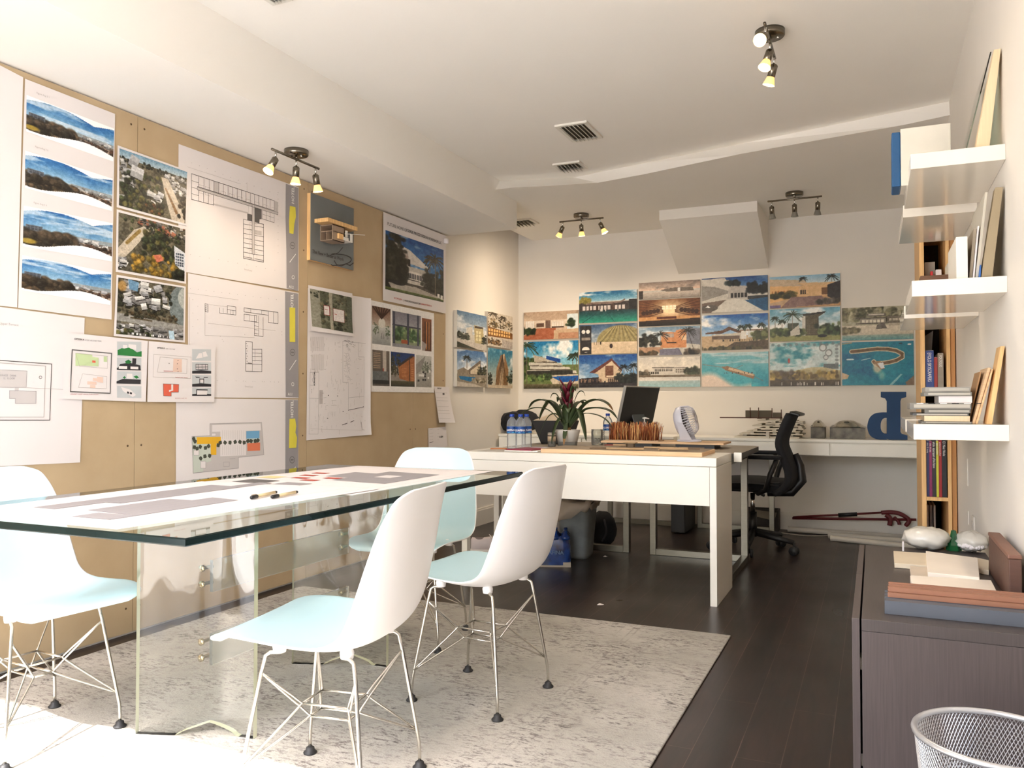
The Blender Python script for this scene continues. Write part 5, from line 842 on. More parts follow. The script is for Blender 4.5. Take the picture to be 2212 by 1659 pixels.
# ================================================================== CHAIRS
sh_in = mat('pale_aqua_shell', (190, 217, 224), .38, var=.01); sh_out = mat('white_shell', (240, 238, 238), .35, var=.01)
rod_m = mat('chrome_rod', (206, 202, 194), .22, 1.0, var=.02); rubber_m = mat('black_rubber', (34, 34, 36), .6)
def crom(P, n):
    P = np.array(P, float); out = []
    for i in range(len(P)-1):
        a, b, c, d = P[max(i-1, 0)], P[i], P[i+1], P[min(i+2, len(P)-1)]
        for k in range(n): t = k/n; out.append(.5*((2*b)+(c-a)*t+(2*a-5*b+4*c-d)*t*t+(3*b-a-3*c+d)*t**3))
    out.append(P[-1]); return np.array(out)
def make_chair(label):
    t = thing('shell_chair', label, 'chair', group='white shell chairs around the glass table')
    st = crom([(.236, .408, .150, 0), (.241, .420, .178, 0), (.228, .434, .200, .004), (.185, .440, .219, .010), (.12, .431, .231, .020), (.03, .415, .235, .030), (-.06, .405, .235, .038), (-.13, .411, .234, .046), (-.185, .442, .232, .053), (-.218, .50, .229, .056), (-.236, .57, .223, .053), (-.252, .65, .213, .046), (-.265, .725, .196, .037), (-.276, .778, .174, .027), (-.282, .80, .152, .018), (-.288, .812, .112, .01)], 3)
    nv = 16; vs = []
    for i, (d, z, w, wr) in enumerate(st):
        a = st[min(i+1, len(st)-1)]-st[max(i-1, 0)]; tx, tz = a[0], a[1]; L = math.hypot(tx, tz); nx, nz = -tz/L, tx/L     # towards the sitter
        if nx*1.0+nz*1.0 < 0: nx, nz = -nx, -nz
        for j in range(nv+1):
            q = 2*j/nv-1; e = abs(q)**2.4*wr; vs.append((d+nx*e, w*math.sin(q*PI/2)*.15+w*q*.85, z+nz*e*(1 if z < .5 else max(-.3, 1-(z-.5)*5))))
    fs = [(i*(nv+1)+j, (i+1)*(nv+1)+j, (i+1)*(nv+1)+j+1, i*(nv+1)+j+1) for i in range(len(st)-1) for j in range(nv)]
    b = MB(); b.add(vs, [f[::-1] for f in fs], 0, True); o = b.build('seat_shell', [sh_in, sh_out, sh_out], t)
    # make normals face the sitter
    me = o.data; k = me.polygons[len(fs)//4]
    if k.normal.z < 0: me.flip_normals()
    so = o.modifiers.new('thickness', 'SOLIDIFY'); so.thickness = .0065; so.offset = -1; so.material_offset = 1; so.material_offset_rim = 1
    ss = o.modifiers.new('smooth', 'SUBSURF'); ss.levels = 1; ss.render_levels = 1
    for sx in (-1, 1):
        for sy in (-1, 1): MB().lathe([(.016, .388), (.018, .402), (.014, .414), (.001, .415)], (sx*.095-.015, sy*.120, 0), 14).build('shock_mount', sh_out, t)
    br = MB(); B = {}
    for sx in (-1, 1):
        for sy in (-1, 1):
            F = np.array([.172*sx-.01, .176*sy, 0]); T = np.array([.128*sx-.012, .136*sy, .368]); M0 = np.array([.090*sx-.015, .121*sy, .388])
            K = F+(0, 0, .062); P = [F+(0, 0, .012), F+(0, 0, .04), K*.97+T*.03]+[K*(1-u)+T*u for u in (.12, .5, .9)]+[T+(-.004*sx, -.002*sy, .012), T+(-.016*sx, -.006*sy, .020), M0]
            b = MB(); b.tube(P, .0052, 0, 8); lg = b.build('leg', rod_m, t)
            r = MB(); r.lathe([(.019, 0), (.020, .004), (.013, .010), (.012, .017), (.006, .021), (.001, .021)], F, 16); r.build('rubber_foot', rubber_m, lg)
            J = K*.86+T*.14; U = K*.1+T*.9
            for (bx, by, bz) in ((.066, .052, .236), (.056, .028, .196)):
                Q = np.array([bx*sx-.012, by*sy, bz]); off = np.array([0, .004*sy, 0]); c = crom([J+off, J*.55+Q*.45+off*.5, Q*.94+J*.06, Q*.94+U*.06, Q*.5+U*.5, U], 2); br.tube(c, .0034, 0, 6)
    for z, bx, by in ((.236, .066, .052), (.196, .056, .028)):
        for s_ in (-1, 1): br.tube([(-bx-.012, s_*by, z), (bx-.012, s_*by, z)], .0034, 0, 6); br.tube([(s_*bx-.012, -by, z), (s_*bx-.012, by, z)], .0034, 0, 6)
    br.build('wire_brace', rod_m, t); return t
RUGZ = .009
ch = make_chair('white shell chair nearest the camera, its back to us beside the glass table')
ch.location = (-1.328, 1.785, RUGZ); ch.rotation_euler = (0, 0, math.radians(188))
copy_thing(ch, (-1.28, 2.575, RUGZ), math.radians(174), 'white shell chair with its back to us, between nearest chair and white desk')
copy_thing(ch, (-2.36, 1.685, RUGZ), math.radians(-5), 'white shell chair at the left frame edge showing its pale aqua seat')
copy_thing(ch, (-1.838, 3.06, RUGZ), math.radians(-82), 'white shell chair at the far end of the glass table, facing us')
# ================================================================== GLASS TABLE
tx0, tx1, ty0, ty1, tz = -2.36, -1.36, 1.312, 3.14, .74
clear_m = thin_glass('table_glass', (232, 243, 238), 1.5); acr_m = thin_glass('clear_acrylic', (253, 254, 252), 1.42, .9, .25); edge_m = mat('glass_edge_dark', (14, 28, 27), .2, var=.2, spec=.15); acr_edge = mat('acrylic_edge', (226, 232, 196), .15, var=.03, spec=.6, trans=.4)
t = thing('glass_table', 'large rectangular clear glass table on acrylic slab base', 'table', ((tx0+tx1)/2, (ty0+ty1)/2, RUGZ)); o = tuple(t.location)
b = MB(o); z0 = tz-.019
b.quad((tx0, ty0, tz), (tx1, ty0, tz), (tx1, ty1, tz), (tx0, ty1, tz), 0)
e = .003; R = [(tx0, ty0), (tx1, ty0), (tx1, ty1), (tx0, ty1)]; R2 = [(tx0-e, ty0-e), (tx1+e, ty0-e), (tx1+e, ty1+e), (tx0-e, ty1+e)]
for i in range(4):
    a, c = R[i], R[(i+1) % 4]; a2, c2_ = R2[i], R2[(i+1) % 4]
    b.quad((*a, tz), (*a2, tz-.003), (*c2_, tz-.003), (*c, tz), 1); b.quad((*a2, tz-.003), (*a2, z0+.003), (*c2_, z0+.003), (*c2_, tz-.003), 1); b.quad((*a2, z0+.003), (*a, z0), (*c, z0), (*c2_, z0+.003), 1)
b.build('glass_top', [clear_m, edge_m], t)
def slab(name, pl2, th, zb, zt, arch=0.0):
    P = crom(pl2, 6); n = len(P); b = MB(o); N = []
    for i in range(n): d = P[min(i+1, n-1)]-P[max(i-1, 0)]; d /= np.linalg.norm(d); N.append(np.array([-d[1], d[0]]))
    up = [P[i]+N[i]*th/2 for i in range(n)]; dn = [P[i]-N[i]*th/2 for i in range(n)]
    zz = [zb+arch*max(0, 1-abs(2*i/(n-1)-1.05)/.62)**.5 for i in range(n)]
    b.add([(*p, z) for p, z in zip(up, zz)]+[(*p, zt) for p in up], [(i, i+1, n+i+1, n+i) for i in range(n-1)], 0, True)
    b.add([(*p, z) for p, z in zip(dn, zz)]+[(*p, zt) for p in dn], [(i+1, i, n+i, n+i+1) for i in range(n-1)], 0, True)
    b.add([(*p, z) for p, z in zip(up, zz)]+[(*p, z) for p, z in zip(dn, zz)], [(i, i+1, n+i+1, n+i) for i in range(n-1)], 1)
    for i in (0, n-1): b.quad((*up[i], zz[i]), (*dn[i], zz[i]), (*dn[i], zt), (*up[i], zt), 1)
    return b.build(name, [acr_m, acr_edge], t)
slab('acrylic_panel', [(-2.095, 1.835), (-1.99, 1.872), (-1.93, 1.90), (-1.895, 1.925), (-1.86, 1.94), (-1.80, 1.948), (-1.735, 1.955)], .019, RUGZ, z0-.001, .035)
slab('acrylic_panel', [(-2.095, 2.57), (-1.99, 2.607), (-1.93, 2.635), (-1.895, 2.66), (-1.86, 2.675), (-1.80, 2.683), (-1.735, 2.69)], .019, RUGZ, z0-.001, .035)
for zb, zt in ((.435, .535), (.205, .305)):
    sx = -1.915; b = MB(o); b.box((sx-.006, 1.955, zb), (sx+.006, 2.68, zt)); st_ = b.build('acrylic_stretcher', mat('acrylic_bright', (232, 236, 230), .1, var=.02, trans=.9, spec=.5), t)
    for yy in (1.945, 2.665):
        for z in (zb+.025, zt-.025):
            k = MB(o); k.lathe([(.001, -.012), (.011, -.012), (.011, -.004), (.006, -.004), (.006, .03), (.001, .03)], (sx-.022, yy, z), 14, 0, np.array([[1, 0, 0], [0, 0, 1], [0, -1, 0]])); k.build('bolt', mat('brass_bolt', (200, 184, 146), .25, 1.0), st_)
# plans and pens lying on the glass
TG = 'plan sheets on the glass table'
def tsheet(quad, layer, label, draw):
    s = Sheet('z', tz, quad, layer, nu=10, nv=10, curl=None); s.extra = [mat('brick_red', (186, 70, 52), .8), mat('plan_yellow', (222, 206, 150), .8)]; draw(s); return s.done('plan_sheet', label, 'paper', TG)
class TS(Sheet):
    def __init__(s, quad, layer): Sheet.__init__(s, 'z', tz, quad, layer, nu=6, nv=6)
    def w(s, p): return np.array([p[0], p[1], tz+s.base])
def table_sheet(quad, layer, label, draw):
    s = TS(quad, layer); s.extra = [mat('brick_red', (186, 70, 52), .8), mat('plan_yellow', (222, 206, 150), .8)]; draw(s); return s.done('plan_sheet', label, 'paper', TG)
def near_plan(s):
    s.fill([(-2.12, 1.50), (-2.03, 1.50), (-2.03, 2.16), (-2.12, 2.16)], 4); s.fill([(-2.03, 1.66), (-1.97, 1.66), (-1.97, 2.30), (-2.03, 2.30)], 4)
    s.fill([(-1.93, 1.52), (-1.72, 1.50), (-1.72, 1.86), (-1.84, 1.88), (-1.84, 1.80), (-1.93, 1.80)], 4); s.fill([(-1.86, 1.42), (-1.72, 1.42), (-1.72, 1.50), (-1.86, 1.50)], 4)
    for k in range(7): s.line([(-2.11+.02*k, 1.52), (-2.11+.02*k, 1.9+.04*k)], .0016, 2)
    for k in range(5): s.line([(-1.91+.04*k, 1.53), (-1.91+.04*k, 1.79)], .0016, 2)
    s.line([(-2.2, 1.36), (-1.56, 1.36), (-1.56, 2.3), (-2.2, 2.3), (-2.2, 1.36)], .0014, 2); s.line([(-1.68, 1.45), (-1.62, 2.25)], .0014, 2)
    s.specks([], 1)
def far_plan(s):
    s.fill([(-1.86, 2.5), (-1.6, 2.46), (-1.6, 2.86), (-1.86, 2.9)], 4); s.fill([(-1.78, 2.66), (-1.70, 2.65), (-1.70, 2.74), (-1.78, 2.75)], 0, .0012); s.fill([(-1.98, 2.62), (-1.86, 2.6), (-1.86, 2.8), (-1.98, 2.82)], 4)
    s.fill([(-2.16, 2.30), (-2.02, 2.29), (-2.02, 2.40), (-2.16, 2.41)], 5); s.fill([(-1.96, 2.24), (-1.84, 2.23), (-1.84, 2.36), (-1.96, 2.37)], 4)
    for x, y in ((-2.02, 2.52), (-1.93, 2.46), (-2.06, 2.62), (-1.9, 2.56), (-2.08, 2.72)): s.fill([(x-.035, y-.02), (x+.035, y-.02), (x+.035, y+.02), (x-.035, y+.02)], 8, .0012)
    s.fill([(-2.19, 2.46), (-2.1, 2.46), (-2.1, 2.54), (-2.19, 2.54)], 9)
    for k in range(9): s.line([(-1.85, 2.52+.042*k), (-1.61, 2.49+.042*k)], .0014, 4)
    s.line([(-2.2, 2.2), (-1.54, 2.17), (-1.52, 3.04), (-2.19, 3.06), (-2.2, 2.2)], .0014, 2)
table_sheet([(-2.27, 2.14), (-1.50, 2.12), (-1.475, 3.105), (-2.17, 3.115)], .0012, 'white plan sheet with red blocks at the far half of the glass table', far_plan)
table_sheet([(-2.25, 1.33), (-1.58, 1.322), (-1.515, 2.30), (-2.255, 2.25)], .0034, 'white plan sheet with grey blocks at the near half of the glass table', near_plan)
pen_m = mat('pen_barrel', (206, 190, 150), .35); 
def pen(a, c, label):
    a = np.array(a, float); c = np.array(c, float); d = (c-a)/np.linalg.norm(c-a); t = thing('marker_pen', label, 'pen', a, 0, 'marker pens on the plans')
    L = np.linalg.norm(c-a); b = MB(a); b.tube([a+d*.03, a+d*(L-.012)], .0052, 0, 12); b.tube([a+d*(L-.012), c], [.0052, .004], 1, 12); b.text('MICRON 03', lambda x, y: a+d*(.05+x)+np.array([-d[1], d[0], 0])*(y-.002)*.6+np.array([0, 0, .0053]), .008, 1); b.build('barrel', [pen_m, black_m], t)
    b = MB(a); b.tube([a, a+d*.004, a+d*.034], [.004, .0058, .0058], 0, 12); b.build('cap', black_m, t)
    k = MB(a); k.bar(a+d*.004+(0, 0, .007), a+d*.03+(0, 0, .007), .003, .002); k.build('clip', chrome_m, t)
pz = tz+.0105
p1 = onz(542, 1075, pz); p2 = onz(597, 1063, pz); pen(p1, p2, 'nearer marker pen with a black capped end towards us'); p1 = onz(582, 1073, pz); p2 = onz(637, 1062, pz); pen(p1+(0.012, -.004, 0), p2+(0.012, -.004, 0), 'second marker pen lying just right of the first one')
# ================================================================== WHITE DESK IN THE MIDDLE OF THE ROOM
dx0, dx1, dy0, dy1, dz = -2.185, -.732, 4.168, 4.645, .75
t = thing('white_desk', 'white desk with deep front panel, plywood sheet and bottles on its top', 'desk', ((dx0+dx1)/2, dy0, 0)); o = tuple(t.location)
MB(o).box((dx0, dy0, dz-.045), (dx1, dy1, dz)).build('desk_top', lac_m, t, bev=.002)
MB(o).box((dx0+.036, dy0+.001, .505), (dx1-.036, dy0+.018, dz-.0465)).build('front_panel', lac_m, t, bev=.001)
MB(o).box((dx1-.035, dy0, 0), (dx1, dy1, dz-.0465)).build('side_panel', lac_m, t, bev=.002)
for y in (dy0, dy1-.045): MB(o).box((dx0, y, 0), (dx0+.035, y+.045, dz-.0465)).build('leg', lac_m, t, bev=.002)
# ================================================================== TWO STEEL LEGGED WORK TABLES BEHIND IT
top_m = mat('grey_table_top', (148, 138, 124), .55, var=.06); topedge = mat('dark_edge', (62, 60, 58), .5)
def loop(parent, o, x0, x1, y, zt, w=.042, d=.05, name='steel_leg'):
    b = MB(o); b.box((x0, y-d/2, 0), (x0+w, y+d/2, zt)); b.box((x1-w, y-d/2, 0), (x1, y+d/2, zt)); b.box((x0+w, y-d/2, 0), (x1-w, y+d/2, w)); b.box((x0+w, y-d/2, zt-w), (x1-w, y+d/2, zt)); return b.build(name, steel_m, parent, bev=.002)
WT = 'steel legged work tables behind the white desk'
for x0, x1, lx0, lx1, lb in ((-2.19, -1.462, -2.17, -1.545, 'work table with steel loop legs behind the left half of the white desk'), (-1.458, -.69, -1.40, -.755, 'work table with steel loop legs, rounded dark end showing right of the white desk')):
    t = thing('work_table', lb, 'table', ((x0+x1)/2, 5.1, 0), 0, WT); o = tuple(t.location); r = .09
    P = [(x0, 4.66), (x1, 4.66)]+[(x1-r+r*math.cos(a), 5.56-r+r*math.sin(a)) for a in np.linspace(0, PI/2, 8)]+[(x0, 5.56)]
    b = MB(o); b.prism(P, .713, .745, None, 0, 1); b.build('table_top', [top_m, topedge], t)
    loop(t, o, lx0, lx1, 5.44, .712)
    MB(o).box((lx0, 4.70, .672), (lx1, 5.41, .711)).build('top_rail', steel_m, t, bev=.002)
    if x1 > -1: MB(o).box((lx1-.042, 4.70, 0), (lx1, 5.41, .04)).build('floor_runner', steel_m, t, bev=.002); MB(o).box((lx1-.042, 4.68, .04), (lx1, 4.72, .672)).build('front_post', steel_m, t, bev=.002); MB(o).box((x1-.03, 4.648, .70), (x1+.012, 4.659, .752)).build('corner_bracket', mat('pale_steel', (196, 192, 182), .4, .6), t)
# ================================================================== BACK DESKS ALONG THE REAR WALL
def back_desk(x0, x1, label, splits, legs, panels):
    y0, y1, zt = 6.45, YB-.022, .757; t = thing('drawer_desk', label, 'desk', ((x0+x1)/2, y0, 0), 0, 'white drawer desks along the back wall'); o = tuple(t.location)
    b = MB(o); b.box((x0, y0, zt-.022), (x1, y1, zt)); b.box((x0, y0+.02, zt-.125), (x1, y1, zt-.0222)); b.build('desk_body', lac_m, t, bev=.0015)
    for a, c in zip(splits[:-1], splits[1:]): MB(o).box((a+.006, y0, zt-.120), (c-.006, y0+.019, zt-.030)).build('drawer', lac_m, t, bev=.0015)
    for a, c in legs: loop(t, o, a, c, 6.75, zt-.126, .038, .04)
    for a in panels: MB(o).box((a, y0+.02, 0), (a+.035, y1, zt-.126)).build('side_panel', lac_m, t, bev=.0015)
back_desk(-3.02, -1.47, 'white drawer desk in the back left corner, carrying a black bag', (-3.02, -2.245, -1.47), ((-2.109, -1.486),), (-3.02,))
back_desk(-1.44, .36, 'white drawer desk under the back wall prints, carrying a blue letter', (-1.44, -.30, .36), ((-1.339, -.733),), (.325,))
# ================================================================== THINGS ON THE WHITE DESK
DZ = dz+.0005
t = thing('plywood_board', 'plywood sheet with scattered laser cut offcuts on the white desk', 'board', (-1.25, 4.24, DZ)); o = tuple(t.location)
b = MB(o); b.box((-1.715, 4.225, DZ), (-.815, 4.60, DZ+.022)); b.build('sheet', [ply_m], t, bev=.001); b = MB(o); b.box((-1.713, 4.227, DZ+.0221), (-.817, 4.598, DZ+.0228)); b.build('sheet_face', mat('scorched_face', (150, 134, 114), .75, var=.1, scale=7), t)
rg = np.random.default_rng(3); off_m = mat('offcut_card', (176, 146, 108), .7, var=.12); off_d = mat('offcut_dark', (112, 92, 70), .7, var=.12)
for k in range(16):
    x = rg.uniform(-1.45, -.9); y = rg.uniform(4.26, 4.56); a = rg.uniform(-.5, .5) if k % 3 else rg.uniform(-1.5, 1.5); L = rg.uniform(.03, .11); w = rg.uniform(.006, .016); h = rg.uniform(.003, .012); z = DZ+.0232+.0006*k
    p = np.array([x-L*math.cos(a), y-L*math.sin(a)*.5, z+h/2]); q = np.array([x+L*math.cos(a), y+L*math.sin(a)*.5, z+h/2]); b = MB(); b.o = np.array([x, y, z]); b.bar(p, q, w, h)
    ob = b.build('wood_offcut', off_m if k % 2 else off_d); tag(ob, 'thin wooden offcut lying on the plywood sheet on the white desk', 'offcut', 'wood offcuts on the plywood sheet')
t = thing('card_model', 'tiny card pavilion standing on the plywood sheet', 'model', (-1.235, 4.36, DZ+.035)); o = tuple(t.location); c = o
b = MB(o); b.box((c[0]-.035, c[1]-.025, c[2]+.022), (c[0]+.035, c[1]+.025, c[2]+.026)); b.build('roof', off_m, t)
b = MB(o); b.box((c[0]-.022, c[1]-.015, c[2]), (c[0]-.018, c[1]+.015, c[2]+.022)); b.box((c[0]+.018, c[1]-.015, c[2]), (c[0]+.022, c[1]+.015, c[2]+.022)); b.box((c[0]-.018, c[1]-.002, c[2]), (c[0]+.018, c[1]+.002, c[2]+.02)); b.build('wall_frame', off_d, t)
# papers and magazines at the left end
def flat(name, x0, y0, x1, y1, z, h, m, label, cat, group=None, a=0.0):
    b = MB(((x0+x1)/2, (y0+y1)/2, z)); b.box((x0, y0, z), (x1, y1, z+h)); ob = b.build(name, m, rot=(0, 0, a)); return tag(ob, label, cat, group)
flat('paper_sheet', -2.10, 4.20, -1.82, 4.42, DZ, .001, mat('grey_newsprint', (188, 184, 176), .8), 'grey paper sheet under the water bottles on the white desk', 'paper')
flat('magazine', -1.95, 4.23, -1.75, 4.50, DZ+.0015, .006, mat('white_magazine', (228, 226, 222), .5), 'white magazine under the crimson one on the white desk', 'magazine', 'magazines on the white desk', .08)
flat('magazine', -1.935, 4.25, -1.765, 4.47, DZ+.0076, .005, mat('crimson_cover', (140, 30, 62), .45), 'crimson magazine beside the plywood sheet', 'magazine', 'magazines on the white desk', -.12)
flat('magazine', -1.93, 4.515, -1.74, 4.635, DZ+.0005, .007, mat('blue_white_cover', (206, 210, 222), .5), 'pale blue white magazine behind the crimson one', 'magazine', 'magazines on the white desk', .05)
flat('orange_leaflet', -2.13, 4.40, -2.03, 4.50, DZ+.0012, .002, mat('orange_print', (206, 124, 60), .6), 'small orange leaflet left of the water bottles', 'paper', None, .4)
# water bottles
pet_m = thin_glass('clear_plastic', (248, 250, 250), 1.28, 1.0, 0, .16); lab_m = mat('blue_label', (20, 74, 150), .4, var=.15, scale=30); cap_m = mat('blue_cap', (24, 66, 170), .4)
def bottle(loc, label, rz=0.0, grp='water bottles'):
    t = thing('water_bottle', label, 'bottle', loc, rz, grp)
    pr = [(.001, .002), (.028, 0), (.0315, .006)]
    for k in range(6): z = .014+.013*k; pr += [(.0318, z), (.0298, z+.0065)]
    pr += [(.0318, .094), (.0318, .138), (.0322, .142), (.031, .155), (.026, .170), (.018, .182), (.0125, .188), (.0125, .196)]
    MB().lathe(pr, seg=24).build('bottle_body', pet_m, t)
    b = MB(); b.lathe([(.0326, .094), (.0328, .096), (.0328, .134), (.0326, .136)], seg=28)
    b.text('AQUAFINA', lambda x, y: (.0333*math.sin((x)/.0333), -.0333*math.cos((x)/.0333), .108+y), .0165, 1, 'CENTER', .0004)
    for k in range(18): a = -1.2+2.4*k/17; b.quad(*[(.0331*math.sin(q), -.0331*math.cos(q), z) for q, z in ((a, .097), (a+.15, .097), (a+.15, .1+.003*math.sin(k)), (a, .1+.003*math.sin(k-1)))], 2)
    b.build('label', [lab_m, white_ink, mat('label_cyan', (70, 160, 206), .4)], t)
    MB().lathe([(.001, .1945), (.0145, .1945), (.0148, .197), (.0148, .208), (.0135, .2105), (.001, .2105)], seg=20).build('cap', cap_m, t); return t
b0 = bottle((*onz(1106, 969, DZ)[:2], DZ), 'leftmost of three water bottles with blue caps on the white desk', -.3)
for px_, rz, lb in ((1124.5, .1, 'middle of three water bottles with blue caps on the white desk'), (1137.5, .9, 'rightmost of three water bottles with blue caps on the white desk')):
    p = ony(px_, 969, 4.50 if px_ < 1130 else 4.575); copy_thing(b0, (p[0], p[1], DZ), rz, lb)
# ================================================================== THINGS ON THE WORK TABLES
TZ = .7455
p = ony(1313, 940, 5.36); copy_thing(b0, (p[0], p[1], TZ), .2, 'single water bottle behind the twig model, beside the glass jar')
# bromeliad
leaf_m = mat('dark_leaf', (52, 66, 42), .4, var=.2, scale=14, rgb2=(66, 80, 50)); brac_m = mat('crimson_bract', (104, 22, 44), .45, var=.2); leaf_dry = mat('dry_leaf', (150, 112, 70), .7, var=.2)
pc = ony(1226, 960, 5.0); t = thing('potted_bromeliad', 'bromeliad with crimson flower spike in a white pot with grey base', 'plant', (pc[0], 5.0, TZ))
MB().lathe([(.001, .001), (.062, 0), (.066, .028), (.0665, .030)], seg=40).build('pot_saucer', mat('grey_glaze', (128, 126, 122), .5), t)
MB().lathe([(.0655, .031), (.083, .104), (.085, .108), (.081, .108), (.0635, .04), (.001, .04)], seg=40).build('pot', mat('white_glaze', (232, 230, 226), .25), t)
MB().lathe([(.078, .094), (.001, .097)], seg=24).build('soil', mat('potting_soil', (52, 42, 32), .95, var=.3, scale=60), t)
MB().tube([(0, 0, .09), (.004, 0, .14), (0, 0, .2)], [.024, .018, .012], 0, 10).build('stem', mat('tan_stem', (170, 138, 92), .7, var=.15, stretch=(8, 8, 1)), t)
LV = [((-.265, .05, .245), .30, .040, 0), ((-.30, -.08, .165), .25, .024, 0), ((-.20, .06, .17), .29, .034, 0), ((-.16, -.06, .05), .2, .026, 0), ((.30, -.09, .235), .30, .042, 1), ((.335, -.13, .185), .25, .036, 0), ((.31, -.15, .13), .21, .016, 0), ((.145, -.10, .04), .24, .034, 0), ((-.09, .08, .29), .30, .030, 0), ((.11, .06, .27), .29, .030, 1), ((-.06, -.12, .02), .16, .022, 0), ((.02, -.13, .012), .10, .020, 1), ((.06, .14, .26), .28, .034, 0), ((-.14, -.02, .27), .27, .026, 0), ((-.05, .03, .36), .36, .03, 0), ((.06, -.03, .36), .35, .026, 0), ((.10, .03, .33), .32, .024, 0), ((-.10, -.02, .315), .31, .024, 0), ((-.02, -.07, .24), .25, .04, 0), ((.03, -.08, .22), .24, .04, 0)]
for i, (tip, top, w, dry) in enumerate(LV):
    tip = np.array(tip)*np.array([1.13, 1.0, 1.0]); w *= 1.25; r0 = np.array([tip[0], tip[1], 0]); r0 = r0/(np.linalg.norm(r0)+1e-6)*.012+np.array([0, 0, .115]); pk = np.array([tip[0]*.62, tip[1]*.62, max(top, tip[2]+.02)])
    C = crom([r0, r0*.5+pk*.5+np.array([0, 0, .045]), pk, pk*.35+tip*.65+np.array([0, 0, .02]), tip], 5); n = len(C); b = MB(); S = np.cross(np.array([tip[0], tip[1], 0])+1e-5, (0, 0, 1)); S /= np.linalg.norm(S); vs = []
    for k, p in enumerate(C):
        q = k/(n-1); ww = w*(.75+.45*math.sin(q*2.2))*(1-q**4)*.5+.0008; dn = np.array([0, 0, ww*.35]); vs += [p-S*ww+dn, p, p+S*ww+dn]
    b.add(vs, [(3*k+j, 3*k+j+1, 3*k+j+4, 3*k+j+3) for k in range(n-1) for j in (0, 1)], 0, True); m_ = [leaf_m]
    if dry: b.m = [1 if f[0] >= 3*(n-5) else 0 for f in b.f]; m_ = [leaf_m, leaf_dry]
    lf = b.build('leaf', m_, t); so = lf.modifiers.new('thickness', 'SOLIDIFY'); so.thickness = .0014
b = MB()
for i in range(22):
    a = i*2.4; z = .20+.0085*i; r = .022+.028*(i/22)**.5*(1 if i < 15 else .85); L = .08; w = .022; d = np.array([math.cos(a), math.sin(a), 0]); s_ = np.array([-d[1], d[0], 0]); p0 = d*.006+(0, 0, z); p1 = d*r+(0, 0, z+L*.6); p2 = d*(r+.02)+(0, 0, z+L)
    b.add([p0-s_*w*.5, p0+s_*w*.5, p1+s_*w*.6, p1-s_*w*.6, p2], [(0, 1, 2, 3), (3, 2, 4)], 0, True)
b.tube([(0, 0, .18), (0, 0, .38)], [.014, .007], 0, 8); fl = b.build('flower_spike', brac_m, t); so = fl.modifiers.new('thickness', 'SOLIDIFY'); so.thickness = .0012
# paper cup with printed band, glass jar
pc = ony(1192, 962, 4.93); t = thing('drinking_jar', 'small glass with printed band and clear base beside the plant pot', 'jar', (pc[0], 4.93, TZ))
MB().lathe([(.001, .002), (.026, 0), (.027, .09), (.0255, .09), (.0245, .004)], seg=24).build('glass_body', pet_m, t); b = MB(); b.lathe([(.0275, .034), (.0275, .076)], seg=24); b.lathe([(.0278, .066), (.0278, .074)], seg=24, mi=1); b.build('printed_band', [mat('cream_band', (206, 186, 160), .6), ink_m], t)
pc = ony(1290, 955, 5.25); t = thing('glass_jar', 'ribbed clear glass jar left of the twig model', 'jar', (pc[0], 5.25, TZ))
MB().lathe([(.001, .002), (.036, 0), (.04, .008), (.04, .088), (.038, .096), (.041, .099), (.041, .104), (.038, .104), (.0365, .09), (.0365, .01)], seg=28).build('jar_body', thin_glass('jar_glass', (240, 241, 236), 1.35, 1.0, 0, .15), t); b = MB()
for k in range(30): a = rg.uniform(0, 6.28); r = rg.uniform(0, .028); b.blob((r*math.cos(a), r*math.sin(a), .012+rg.uniform(0, .03)), .006, 0, 5)
b.build('pebbles', mat('jar_pebbles', (120, 112, 98), .8, var=.4), t)
# black tapered tray with a cream lid
pc = ony(1182, 958, 5.3); t = thing('paper_tray', 'black tapered paper tray left of the plant with a cream sheet leaning up', 'tray', (pc[0]+.03, 5.3, TZ)); b = MB()
b.hexa([(-.05, -.07, 0), (.13, -.07, 0), (.13, .07, 0), (-.05, .07, 0), (-.115, -.085, .16), (.18, -.085, .16), (.18, .085, .16), (-.115, .085, .16)]); b.build('tray_body', black_m, t, bev=.004)
b = MB(); b.hexa([(-.10, -.08, .1605), (.17, -.08, .1605), (.17, .08, .1605), (-.10, .08, .1605), (-.10, -.08, .163), (.17, -.08, .163), (.17, .08, .24), (-.02, .08, .21)]); b.build('cream_sheet', mat('cream_card', (206, 190, 166), .7), t)
# raised board with twig model and fan
RB0 = ony(1310, 955, 5.12)[0]; RB1 = ony(1568, 955, 5.12)[0]; RBZ = .772
flat('riser_box', RB0+.02, 5.06, RB0+.32, 5.28, TZ, RBZ-TZ-.0004, black_m, 'flat black box holding up the left of the raised board', 'box', 'black boxes under the raised board')
flat('riser_box', RB1-.30, 5.06, RB1-.06, 5.28, TZ, RBZ-TZ-.0004, black_m, 'flat black box holding up the right of the raised board', 'box', 'black boxes under the raised board')
flat('raised_board', RB0-.01, 5.03, RB1, 5.32, RBZ, .012, ply_m, 'long thin plywood board raised on black boxes, under the twig model', 'board')
flat('red_booklet', RB0+.03, 4.98, RB0+.11, 5.055, TZ, .016, mat('red_cover', (150, 44, 30), .5), 'small red booklet in front of the left black box', 'book'); flat('orange_booklet', RB0+.125, 4.97, RB0+.20, 5.055, TZ, .012, mat('rust_cover', (176, 84, 44), .5), 'small rust orange booklet right of the red one', 'book')
RZ = RBZ+.0125; t = thing('twig_model', 'dense row of upright rust coloured twigs on the raised board', 'model', (RB0+.02, 5.08, RZ)); o = tuple(t.location)
xa, xb = ony(1320, 950, 5.1)[0], ony(1424, 950, 5.1)[0]; MB(o).box((xa-.01, 5.04, RZ), (xb+.01, 5.19, RZ+.006)).build('model_base', plyf_m, t)
